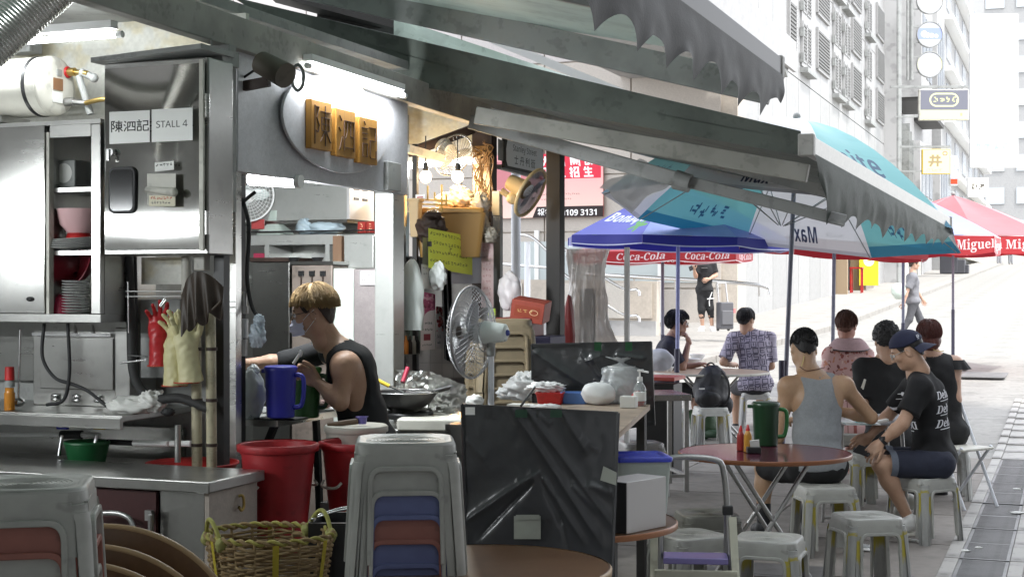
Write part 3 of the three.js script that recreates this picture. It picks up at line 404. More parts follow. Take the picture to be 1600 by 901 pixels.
// ---------- the stall ----------
const WF = -3.63; // street face
{
  const t = thing('food_stall', 'steel street food kitchen with a white oval name board over its counter', 'food stall', [-4.6, 0, -7]);
  partW('roof', [bx(2.65, 0.05, 3.1, -5.02, 2.975, -6.4)], M.greyPaint, t);
  partW('roof_beam', bar([-3.6, 2.84, -4.4], [-3.6, 2.775, -8.95], 0.07, 0.15, 0.006), M.beam, t);
  partW('back_wall', bx(0.08, 2.9, 5.4, -5.9, 1.4, -7.2), M.greyPaint, t);
  partW('end_wall', [bx(1.75, 1.0, 0.05, -5.0, 2.3, -8.86), bx(1.75, 1.9, 0.05, -5.0, 0.85, -8.86)], M.steel, t);
  partW('white_back_board', bx(2.2, 0.76, 0.03, -4.75, 2.57, -6.05), M.whiteWall, t);
  partW('lower_wall', bx(2.2, 1.6, 0.04, -4.76, 0.8, -5.95), M.greyPaint, t);
  partW('stove_back', bx(1.5, 0.6, 0.05, -4.9, 1.5, -5.9), M.steel, t);
  // fascia
  partW('fascia', bx(0.05, 0.58, 1.86, WF, 2.48, -6.82, 0.006), M.fascia, t);
  partW('switch_plate', bx(0.03, 0.16, 0.17, WF + 0.04, 2.28, -7.51, 0.004), M.greyPaint, t);
  const oval = partW('oval_board', (() => { const s = new THREE.Shape(); s.absellipse(0, 0, 0.58, 0.245, 0, 2 * PI); return ext(s, 0.010, 0.003, 40).rotateY(PI / 2).translate(WF + 0.046, 2.5, -6.83); })(), M.fascia, t);
  const stroke = mat([0.07, 0.035, 0.02], 0.8);
  [['陳', 6.57, 2.47], ['泗', 6.835, 2.455], ['記', 7.095, 2.44]].forEach(([ch, u, y], i) => {
    const tx = ctex(192, 224, (x) => { x.fillStyle = '#a5762e'; x.fillRect(0, 0, 192, 224); for (let k = 0; k < 120; k++) { x.fillStyle = `rgba(${k % 2 ? '70,40,10' : '200,150,70'},0.10)`; x.fillRect(rr(0, 192), 0, rr(1, 4), 224); } });
    const wood = print(tx, 0.55); wood.userData.own = 0; tx.wrapS = tx.wrapT = THREE.RepeatWrapping; tx.repeat.set(5, 4.4);
    const b = partW('wooden_character', bx(0.035, 0.245, 0.215, WF + 0.079, y, -u, 0.004), wood, t);
    const cut = []; for (const k of GL[ch]) for (let q = 0; q + 3 < k.length; q += 2) { const A = [k[q], k[q + 1]], B = [k[q + 2], k[q + 3]]; cut.push(bar([WF + 0.0975, y + 0.108 - A[1] * 0.00216, -u + (50 - A[0]) * 0.0019], [WF + 0.0975, y + 0.108 - B[1] * 0.00216, -u + (50 - B[0]) * 0.0019], 0.009, 0.003)); }
    const c = partW('carved_strokes', cut.map((g) => g), stroke, t);
    b.attach(c);
  });
  partW('pillar', bx(0.12, 2.2, 0.15, WF - 0.06, 1.1, -7.68, 0.008), M.steelSoft, t);
  partW('corner_post', bx(0.05, 2.2, 0.05, WF - 0.02, 1.1, -5.93), M.steelBright, t);
  partW('dark_post', bx(0.05, 2.3, 0.09, WF - 0.07, 1.1, -6.03), M.black, t);
}
function tubeLamp(name, label, a, b, facing, power, glowPow, fixture = true, rad = 0.014, wid = 0.03) {
  a = v3(a); b = v3(b); const mid = a.clone().add(b).multiplyScalar(0.5), t = thing(name, label, 'lamp', mid), L = a.distanceTo(b);
  partW('tube', rod(a, b, rad, rad, 12), glow([0.95, 0.98, 1], glowPow), t);
  const dir = b.clone().sub(a).normalize();
  partW('end_cap', rod(a.clone().addScaledVector(dir, -0.03), a, rad + 0.002), M.white, t); partW('end_cap', rod(b, b.clone().addScaledVector(dir, 0.03), rad + 0.002), M.white, t);
  const f = v3(facing).normalize();
  if (fixture) partW('batten', bar(a.clone().addScaledVector(f, -0.045), b.clone().addScaledVector(f, -0.045), 0.05, 0.035), M.white, t);
  const l = new THREE.RectAreaLight(new THREE.Color(0.93, 0.98, 1), power, L, wid); l.position.copy(mid).addScaledVector(f, rad + 0.015); scene.add(l);
  l.up.copy(Math.abs(dir.y) > 0.9 ? V(1, 0, 0) : V(0, 1, 0));
  const zAx = f.clone().negate(), xAx = dir.clone(), yAx = zAx.clone().cross(xAx).normalize(); l.quaternion.setFromRotationMatrix(new THREE.Matrix4().makeBasis(xAx, yAx, zAx)); l.name = name + '_light';
  return t;
}
tubeLamp('fluorescent_tube', 'fluorescent tube under the roof beam above the oval name board', [-3.52, 2.745, -6.42], [-3.52, 2.735, -7.5], [0.25, -1, 0], 60, 9);
tubeLamp('fluorescent_tube', 'fluorescent tube under the ceiling beside the silver duct', [-5.0, 2.765, -5.42], [-3.93, 2.765, -5.42], [0, -1, -0.45], 18, 9);
tubeLamp('fluorescent_tube', 'short fluorescent tube behind the lower edge of the name board', onU(390, 279, 6.45), onU(462, 283, 6.45), [0, -0.55, -1], 150, 8, false, 0.032, 0.12);
tubeLamp('fluorescent_tube', 'fluorescent tube over the cluttered shelf with the two bulbs', onU(622, 261, 9.0), onU(742, 252, 9.0), [0, -1, 0.3], 150, 9);
tubeLamp('fluorescent_tube', 'unseen fluorescent tube of the neighbouring stall, upper one whose streak shows in the steel doors', [-6.4, 2.12, -3.0], [-4.2, 2.12, -3.0], [0, -0.3, -1], 36, 6);  // both neighbour tubes are unseen, added for the door streaks and as fill
tubeLamp('fluorescent_tube', 'unseen fluorescent tube of the neighbouring stall, lower one whose streak shows in the steel doors', [-6.4, 1.96, -3.0], [-4.2, 1.96, -3.0], [0, -0.3, -1], 36, 6);
// ---------- stall fittings ----------
const quad = (a, b, c, d, n = 1) => grid(n, n, (u, v) => a.clone().lerp(b, u).lerp(d.clone().lerp(c, u), v)); // a b along the bottom, d c along the top
function facePlate(px0, py0, px1, py1, f, skew = 0) { return quad(f(px0, py1), f(px1, py1 + skew), f(px1, py0 + skew), f(px0, py0)); }
{ // electric cabinet with the stall's name sheets
  const U = 5.4, f = (x, y) => onU(x, y, U), a = f(161, 103), b = f(319, 392), w = b.x - a.x, h = a.y - b.y, cx = (a.x + b.x) / 2;
  const t = thing('electric_cabinet', 'wall mounted steel cabinet with two white name sheets and a small black window', 'cabinet', [cx, b.y, -U - 0.11]);
  mesh('body', bx(w + 0.02, h + 0.03, 0.2, 0, h / 2, -0.005, 0.008), M.steel, t);
  // pressed door, bulged a little
  mesh('door', grid(24, 36, (u, v) => V((u - 0.5) * (w - 0.012), v * (h - 0.02) + 0.008, 0.108 + 0.006 * Math.sin(PI * u) * Math.sin(PI * v) + 0.0028 * Math.sin(v * 9 + 1.2 * Math.sin(u * 3))), 0.012), steel(0.48, 0.1, 0.0005), t);
  mesh('rain_hood', ext([[-w / 2 - 0.02, h + 0.012], [w / 2 + 0.02, h + 0.04], [w / 2 + 0.02, h + 0.056], [-w / 2 - 0.02, h + 0.028]], 0.27, 0.003).translate(0, 0, -0.1), M.greyPaint, t);
  for (const y of [0.12, 0.62]) mesh('hinge', [cyl(0.012, 0.012, 0.1, w / 2 + 0.012, y, 0.11), bx(0.03, 0.09, 0.006, w / 2 - 0.006, y, 0.118)], M.steelBright, t);
  mesh('side_flange', bx(0.02, h, 0.012, w / 2 - 0.006, h / 2, 0.122), M.offWhite, t);
  const wc = f(192, 297), rrect = (W, H, r) => { const q = new THREE.Shape(); q.moveTo(-W + r, -H); q.lineTo(W - r, -H); q.absarc(W - r, -H + r, r, -PI / 2, 0); q.absarc(W - r, H - r, r, 0, PI / 2); q.absarc(-W + r, H - r, r, PI / 2, PI); q.absarc(-W + r, -H + r, r, PI, PI * 1.5); return q; };
  mesh('window_rim', ext(rrect(0.066, 0.098, 0.028), 0.008, 0.004).translate(wc.x - cx, wc.y - b.y, 0.112), M.blackRub, t); mesh('window_pane', ext(rrect(0.058, 0.09, 0.022), 0.004).translate(wc.x - cx, wc.y - b.y, 0.122), mat([0.012, 0.012, 0.013], 0.12), t);
  mesh('lock', [cyl(0.016, 0.016, 0.02, 0, 0, 0).rotateX(PI / 2), bx(0.012, 0.05, 0.012, -0.006, -0.012, 0.012)].map((g) => g.translate(f(176, 238).x - cx, f(176, 238).y - b.y, 0.125)), M.chrome, t);
  const sheet = (px0, py0, px1, py1, sk, draw, nm, lab) => { const m = partW(nm, facePlate(px0, py0, px1, py1, (x, y) => onU(x, y, U - 0.022), sk).translate(0, 0, 0.004), print(ctex(256, 208, draw), 0.6), t, true); m.userData.label = lab; };
  sheet(171, 175, 234, 225, -3, (x) => { x.fillStyle = '#f1f1ee'; x.fillRect(0, 0, 256, 208); x.strokeStyle = '#111'; '陳泗記'.split('').forEach((c, i) => glyph(x, c, 6 + i * 82, 56, 80, 7)); }, 'name_sheet', 'white sheet with three black characters');
  sheet(237, 171, 301, 222, -3, (x) => { x.fillStyle = '#f1f1ee'; x.fillRect(0, 0, 256, 208); x.fillStyle = '#111'; x.font = '58px sans-serif'; x.fillText('STALL 4', 26, 118); }, 'name_sheet', 'white sheet reading STALL 4');
  partW('leaflet_pocket', facePlate(229, 271, 274, 321, (x, y) => onU(x, y, U - 0.03)), M.offWhite, t);
  const hp = onU(228, 296, U - 0.04), hq = onU(270, 300, U - 0.05); partW('handle', [rod(hp, hq, 0.013, 0.02), sph(0.02, hq.x, hq.y, hq.z)], M.offWhite, t);
  partW('leaflet', facePlate(232, 305, 273, 322, (x, y) => onU(x, y, U - 0.034)), print(ctex(128, 48, (x) => { x.fillStyle = '#d9d3bd'; x.fillRect(0, 0, 128, 48); x.strokeStyle = '#b04030'; scrawl(x, 6, 4, 14, 7, 2); x.strokeStyle = '#555'; scrawl(x, 10, 26, 12, 7, 2); })), t, true);
  partW('tape_note', facePlate(241, 254, 271, 268, (x, y) => onU(x, y, U - 0.032), -3), print(ctex(96, 48, (x) => { x.fillStyle = '#e6e6e2'; x.fillRect(0, 0, 96, 48); x.strokeStyle = '#333'; scrawl(x, 6, 8, 15, 5, 2.5); })), t, true);
}
{ // steel wall cupboard with an open bay
  const U = 5.42, f = (px, py) => onU(px, py, U), y0 = 1.5, y1 = 2.4, xr = f(156, 300).x, xl = -5.35, xm = f(72, 300).x, xo = f(141, 300).x, D = 0.42, t = thing('steel_cupboard', 'stainless wall cupboard with its right bay open on bowls and plates', 'cupboard', [(xl + xr) / 2, y0, -U - D / 2]);
  const b = (n, x0, x1, ya, yb, za, zb, m, r = 0) => partW(n, bx(x1 - x0, yb - ya, zb - za, (x0 + x1) / 2, (ya + yb) / 2, -(za + zb) / 2, r), m, t);
  b('top', xl, xr, y1 - 0.02, y1, U, U + D, M.steel); b('bottom', xl, xr, y0, y0 + 0.035, U, U + D, M.steel); b('back', xl, xr, y0 + 0.036, y1 - 0.021, U + D - 0.015, U + D, M.steel); b('side', xr - 0.015, xr, y0 + 0.036, y1 - 0.021, U + 0.03, U + D - 0.016, M.steel); b('partition', xm - 0.02, xm, y0 + 0.036, y1 - 0.021, U + 0.03, U + D - 0.016, M.steel);
  b('stile', xo, xr, y0 + 0.036, y1 - 0.021, U, U + 0.028, M.steel, 0.004); b('stile', xm, xm + 0.016, y0 + 0.036, y1 - 0.05, U - 0.004, U + 0.028, M.offWhite); b('rail', xm + 0.017, xo - 0.001, y1 - 0.075, y1 - 0.021, U, U + 0.026, M.steel);  // inner stile is off-white in place of light catching its steel edge
  partW('sliding_door', grid(20, 30, (u, v) => V(xl + (xm - xl - 0.003) * u, y0 + 0.04 + v * (y1 - y0 - 0.06), -(U - 0.012) + 0.002 * Math.sin(PI * u) * Math.sin(PI * v) + 0.003 * Math.sin(v * 9 + 1.5 * Math.sin(u * 3))), 0.014), steel(0.42, 0.36, 0.0005), t);
  partW('door_pull', sph(0.018, f(50, 467).x, f(50, 467).y, -(U - 0.02), 1, 0.6, 0.5), M.black, t);
  for (const py of [292, 391]) b('shelf', xm + 0.001, xr - 0.016, f(100, py).y - 0.02, f(100, py).y, U + 0.03, U + D - 0.016, M.steel);
  const S1 = f(100, 290).y, S2 = f(100, 389).y, S0 = y0 + 0.036, z = -(U + 0.15), X = (px) => onU(px, 300, U + 0.15).x;
  const tn = thing('storage_tin', 'grey tin with a white round label on the upper cupboard shelf', 'tin', [X(112), S1, z]); mesh('body', bx(0.12, 0.125, 0.12, 0, 0.0625, 0, 0.008), M.greyPaint, tn); mesh('label_disc', new THREE.CircleGeometry(0.045, 28).translate(0.0, 0.065, 0.0615), M.paper, tn);
  one('bowl', 'beige bowl on the upper shelf left of the round labelled tin', 'bowl', la([[0.02, 0], [0.045, 0.01], [0.06, 0.08], [0.056, 0.08], [0.04, 0.014], [0, 0.012]], 24, X(82), S1, z), M.offWhite);
  const pb = thing('bowl', 'big pink and white bowl with a red foot on the stacked plates', 'bowl', [X(129), S2 + 0.055, z + 0.03]); mesh('bowl_body', la([[0.05, 0.02], [0.085, 0.06], [0.1, 0.13], [0.096, 0.13], [0.08, 0.064], [0, 0.03]], 32), mat([0.7, 0.45, 0.46], 0.3), pb); mesh('foot', la([[0.055, -0.005], [0.058, 0.0], [0.05, 0.022], [0, 0.022]], 28), M.red, pb);
  for (let k = 0; k < 5; k++) one('plate', 'white plate stacked under the pink bowl, ' + ['lowest', 'second from below', 'middle one', 'second from top', 'topmost'][k], 'plate', xf(la([[0, 0], [0.07, 0.002], [0.13, 0.014], [0.128, 0.018], [0.07, 0.006], [0, 0.005]], 32), [X(120) + k * 0.008, S2 + 0.002 + k * 0.009, z + 0.02], [0.06, 0, k * 0.01]), M.white, 'plates under the pink bowl');
  for (let k = 0; k < 12; k++) one('small_plate', 'small white plate in the tall stack on the cupboard floor', 'plate', la([[0, 0], [0.04, 0.001], [0.062, 0.008], [0.06, 0.0105], [0.04, 0.004], [0, 0.003]], 24, X(128), S0 + 0.002 + k * 0.0125, z + 0.05), M.white, 'small plates on the cupboard floor');
  one('bowl', 'red plastic bowl upside down on the cupboard floor', 'bowl', la([[0.085, 0], [0.088, 0.004], [0.07, 0.07], [0.045, 0.09], [0, 0.092]], 28, X(103), S0, z + 0.02), mat([0.35, 0.02, 0.06], 0.35));
  one('colander', 'dark red colander leaning behind the small plates', 'colander', xf(la([[0, 0], [0.06, 0.015], [0.11, 0.07], [0.115, 0.072], [0.115, 0.078], [0.105, 0.072], [0.055, 0.02], [0, 0.006]], 28), [X(118), S0 + 0.2, z - 0.08], [1.2, 0, 0.3]), mat([0.25, 0.015, 0.03], 0.4));
}
{ // water heater on the cupboard
  const c = onU(84, 134, 5.62), r = 0.137, t = thing('water_heater', 'white cylindrical water heater lying on the steel cupboard', 'water heater', [c.x - 0.35, c.y - r, c.z]), ax = (g) => g.rotateZ(-PI / 2).translate(0, r, 0), X = 0.35;
  mesh('tank', ax(cyl(r, r, 0.95, 0, X - 0.475, 0, 48)), M.offWhite, t);
  mesh('end_cap', ax(la([[r, X + 0.001], [r - 0.004, X + 0.012], [r - 0.03, X + 0.022], [0, X + 0.026]], 48)), M.offWhite, t);
  mesh('band', ax(cyl(r + 0.004, r + 0.004, 0.018, 0, X - 0.07, 0, 48)), M.black, t); mesh('band', ax(cyl(r + 0.002, r + 0.002, 0.008, 0, X - 0.012, 0, 48)), M.offWhite, t);
  mesh('rating_plate', bx(0.004, 0.03, 0.035, X + 0.028, r + 0.06, 0.0), M.greyPaint, t); mesh('brown_label', bx(0.004, 0.055, 0.065, X + 0.028, r + 0.005, 0.008), mat([0.22, 0.11, 0.05], 0.5), t); mesh('notice', bx(0.004, 0.05, 0.07, X + 0.026, r - 0.055, 0.01), M.paper, t);
  mesh('red_sticker', bx(0.09, 0.075, 0.004, X - 0.3, r, r + 0.001), M.red, t);
  for (const [y, z] of [[r + 0.07, -0.06], [r - 0.07, -0.05]]) { mesh('pipe_fitting', [rod([X + 0.02, y, z], [X + 0.07, y, z], 0.02), rod([X + 0.06, y, z], [X + 0.14, y - 0.01, z], 0.013)], y > r ? M.brass : M.tubeSteel, t); }
  mesh('valve', [rod([X + 0.1, r + 0.07, -0.06], [X + 0.16, r + 0.04, -0.08], 0.018), sph(0.022, X + 0.16, r + 0.04, -0.08), rod([X + 0.09, r + 0.05, -0.06], [X + 0.15, r - 0.13, -0.07], 0.017)], M.greyPaint, t);
  mesh('hose', tb([[X + 0.13, r - 0.08, -0.05], [X + 0.25, r - 0.07, -0.03], [X + 0.4, r - 0.09, -0.03], [X + 0.52, r - 0.14, -0.06]], 0.012), M.brass, t);
  mesh('fitting_ring', new THREE.TorusGeometry(0.022, 0.006, 8, 20).rotateY(PI / 2).translate(X + 0.03, r + 0.07, -0.06), M.red, t);
  mesh('saddle', bx(0.06, 0.03, 0.2, 0.1, -0.016, 0), M.steel, t);
}
{ // ribbed air duct
  const a = P(190, -117, 6.06), b = P(-160, 194, 5.69), L = a.distanceTo(b), pr = []; const n = 80;
  for (let i = 0; i <= n * 6; i++) { const s = i / 6; pr.push([0.092 + 0.006 * Math.abs(Math.sin(s * PI)), -L / 2 + L * i / (n * 6)]); }
  one('air_duct', 'silver ribbed flexible air duct crossing above the water heater', 'duct', aim(la(pr, 36), b, a), steel(0.72, 0.34, 0.002));
  one('duct_bracket', 'small grey bracket under the silver duct', 'bracket', [bx(0.16, 0.1, 0.1, onU(35, 70, 5.9).x, onU(35, 68, 5.9).y, -5.9, 0.01), bx(0.04, 0.07, 0.08, onU(52, 62, 5.9).x, onU(52, 62, 5.9).y, -5.88)], M.greyPaint);
}
const bumpy = (w, h, d, x, y, z, f = 12, amp = 0.25, sg = 36) => { const g = new THREE.SphereGeometry(1, sg, Math.round(sg * 0.7)); const p = g.attributes.position; const o = x * 7 + z * 3 + w * 31; for (let i = 0; i < p.count; i++) { const v = V(p.getX(i), p.getY(i), p.getZ(i)); const n = 1 + amp * nz(v.x * f * 0.2 + o, v.y * f * 0.2, v.z * f * 0.2) + amp * 0.7 * Math.abs(nz(v.x * f * 0.5, v.y * f * 0.5 + o, v.z * f * 0.5)); p.setXYZ(i, v.x * n * w / 2, Math.max(-0.999, v.y * n + 0.0) * h / 2, v.z * n * d / 2); } g.computeVertexNormals(); return g.translate(x, y, z); };
{ // burner box, counter, pipes, bench
  const U = 5.68, A = onU(48, 500, U), B = onU(202, 640, U), w = B.x - A.x;
  const t = thing('steel_burner', 'boxy stainless burner with two rear handles below the wall cupboard', 'stove', [(A.x + B.x) / 2, 1.1, -U - 0.11]);
  mesh('body', bx(w, 0.4, 0.2, 0, 0.2, 0, 0.006), M.steel, t); mesh('front_panel', bx(w * 0.74, 0.24, 0.012, -0.02, 0.2, 0.107, 0.004), M.steel, t); mesh('side_flange', bx(w * 0.15, 0.34, 0.03, w * 0.43, 0.2, 0.1, 0.006), M.steel, t);
  mesh('bright_rail', bx(w * 0.8, 0.014, 0.02, -0.04, 0.335, 0.115), M.chrome, t);
  for (const x of [-0.03, 0.07]) mesh('handle', rod([x, 0.34, 0.1], [x - 0.015, 0.42, 0.08], 0.011), M.chrome, t);
  for (const x of [-0.14, -0.02, 0.1]) for (const y of [0.04, 0.02]) mesh('knob', sph(0.016, x, y + 0.01, 0.11, 1.5, 0.6, 0.8), M.chrome, t);
  one('power_cable', 'black cable looping across the front of the burner', 'cable', [tb([onU(68, 505, U - 0.14), onU(66, 560, U - 0.15), onU(85, 590, U - 0.15), onU(112, 600, U - 0.15), onU(135, 610, U - 0.15), onU(168, 636, U - 0.16)], 0.008, 40), tb([onU(105, 505, U - 0.16), onU(107, 590, U - 0.16), onU(98, 625, U - 0.16), onU(72, 632, U - 0.15)], 0.008, 30)], M.blackRub);
  const c = thing('steel_counter', 'narrow steel counter with a white towel below the burner', 'counter', [-4.65, 0, -5.66]);
  partW('top', [bx(1.6, 0.03, 0.62, -4.65, 1.085, -5.66, 0.006)], M.steel, c); partW('front_lip', bx(1.6, 0.05, 0.02, -4.65, 1.065, -5.345, 0.004), M.steel, c);
  partW('leg', rod(onU(277, 664, 5.42), onU(277, 722, 5.42), 0.014), M.tubeSteel, c); partW('leg', bx(0.04, 1.06, 0.04, -5.3, 0.53, -5.5), M.tubeSteel, c);
  partW('back_panel', bx(1.5, 0.95, 0.02, -4.65, 0.52, -5.9), M.steel, c);
  partW('shelf', bx(1.5, 0.02, 0.5, -4.65, 0.72, -5.62), M.steel, c);
  one('kitchen_towel', 'crumpled white towel on the narrow steel counter', 'towel', [bumpy(0.21, 0.075, 0.15, onU(205, 640, 5.5).x, 1.128, -5.5, 14, 0.35), bumpy(0.12, 0.09, 0.11, onU(232, 630, 5.5).x, 1.15, -5.52, 18, 0.4)], M.paper);
  one('scouring_pad', 'dark grey scouring pad right of the white towel', 'scouring pad', bumpy(0.06, 0.035, 0.05, onU(262, 645, 5.42).x, 1.115, -5.42, 30, 0.3, 20), M.blackRub);
  const pp = thing('water_pipe', 'white plastic water pipe with valves under the steel counter', 'pipe', onU(150, 675, 5.6));
  for (const g of [rod(onU(-20, 679, 5.6), onU(95, 679, 5.6), 0.011), rod(onU(127, 679, 5.6), onU(155, 681, 5.6), 0.013), rod(onU(208, 692, 5.55), onU(262, 693, 5.55), 0.014), rod(onU(266, 693, 5.55), onU(298, 693, 5.55), 0.014)]) partW('pipe', g, M.white, pp); partW('dark_joint', rod(onU(168, 690, 5.58), onU(208, 692, 5.56), 0.012), M.blackRub, pp); partW('dark_joint', rod(onU(95, 679, 5.6), onU(127, 679, 5.6), 0.02), M.blackRub, pp);
  for (const [px, m] of [[97, M.blue], [155, M.yellow]]) partW('valve_handle', bx(0.06, 0.016, 0.02, onU(px, 668, 5.56).x, onU(px, 668, 5.56).y, -5.56, 0.004), m, pp);
  for (const px of [96, 150]) partW('tap', [rod(onU(px, 680, 5.52), onU(px - 5, 712, 5.5), 0.009)], M.chrome, pp);
  one('green_tub', 'dark green tub in the shade below the taps', 'tub', la([[0.08, 0], [0.1, 0.09], [0.104, 0.09], [0.1, 0.1], [0.095, 0.1], [0.07, 0.01], [0, 0.008]], 24, onU(135, 715, 5.5).x, 0.865, -5.5), M.green);
  one('pipe_shelf', 'dark shelf board that carries the green tub under the taps', 'shelf', bx(1.4, 0.02, 0.3, -4.6, 0.853, -5.6), M.steel);
  const sb = [['red capped sauce bottle at the left edge of the counter', 12, 0.026, [[0, 0], [0.026, 0], [0.026, 0.1], [0.012, 0.15], [0.012, 0.2], [0, 0.2]], mat([0.5, 0.2, 0.05], 0.25, {}), 0.2]];
  { const p = onU(14, 640, 5.42), s = thing('sauce_bottle', 'orange sauce bottle with a red cap at the left end of the counter', 'bottle', [p.x, 1.1, p.z]); mesh('glass_body', la([[0, 0], [0.024, 0], [0.024, 0.075], [0.02, 0.08], [0.02, 0.1], [0, 0.1]], 20), mat([0.55, 0.22, 0.03], 0.25), s); mesh('label_band', cyl(0.0225, 0.0225, 0.03, 0, 0.118), M.greyPaint, s); mesh('cap', cyl(0.02, 0.022, 0.06, 0, 0.165), M.red, s); const g = thing('ladle', 'thin steel ladle standing behind the sauce bottle', 'ladle', [p.x + 0.0, 1.1, p.z - 0.06]); mesh('handle', rod([0, 0.05, 0], [0.01, 0.36, 0], 0.006), M.chrome, g); mesh('bowl', sph(0.03, 0, 0.03, 0, 1, 0.7, 1), M.chrome, g); }
  // front bench
  const b = thing('steel_bench', 'waist high steel bench with a maroon front panel and a hook on its end', 'bench', [-4.2, 0, -5.1]);
  partW('top', bx(2.1, 0.045, 0.42, -4.17, 0.88, -5.1, 0.006), M.steel, b); partW('end_panel', bx(0.02, 0.86, 0.36, -3.15, 0.43, -5.1), mat([0.5, 0.44, 0.39], 0.45, { metalness: 0.2, map: tFine }), b); partW('side_panel', bx(0.2, 0.86, 0.02, -3.262, 0.43, -4.93), M.steel, b);  // end panel colour raised to stand for the light on that side
  partW('maroon_panel', bx(1.9, 0.8, 0.02, -4.33, 0.45, -4.925), mat([0.06, 0.014, 0.014], 0.5, { map: tFine }), b); partW('carcass', bx(2.0, 0.84, 0.32, -4.18, 0.43, -5.11), M.steel, b);
  const hk = onW(372, 786, -3.135); partW('hook', tb([hk.clone().add(V(0, 0.028, 0)), hk.clone().add(V(0.012, 0.03, -0.01)), hk.clone().add(V(0.016, -0.015, -0.014)), hk.clone().add(V(0.014, -0.028, 0.0)), hk.clone().add(V(0.012, -0.012, 0.016))], 0.006, 24), M.brass, b);
  partW('grab_rail', tb([onU(140, 802, 4.86), onU(188, 803, 4.86), onU(203, 812, 4.86), onU(209, 830, 4.86), onU(209, 900, 4.86)], 0.011, 30), M.tubeSteel, b);
  partW('rail_bracket', [bx(0.03, 0.04, 0.02, onU(228, 806, 4.87).x, onU(228, 806, 4.87).y, -4.89), rod(onU(235, 804, 4.87), onU(235, 900, 4.87), 0.012)], M.tubeSteel, b);
  one('red_dish', 'shallow red basin just showing behind the steel bench', 'basin', la([[0.16, 0], [0.2, 0.07], [0.205, 0.07], [0.205, 0.08], [0.195, 0.078], [0.15, 0.01], [0, 0.008]], 32, onU(300, 728, 5.6).x, 0.80, -5.6), M.red);
  one('basin_stand', 'dark stand under the shallow red basin', 'stand', bx(0.3, 0.79, 0.22, onU(300, 728, 5.6).x, 0.4, -5.62), M.dark);
}
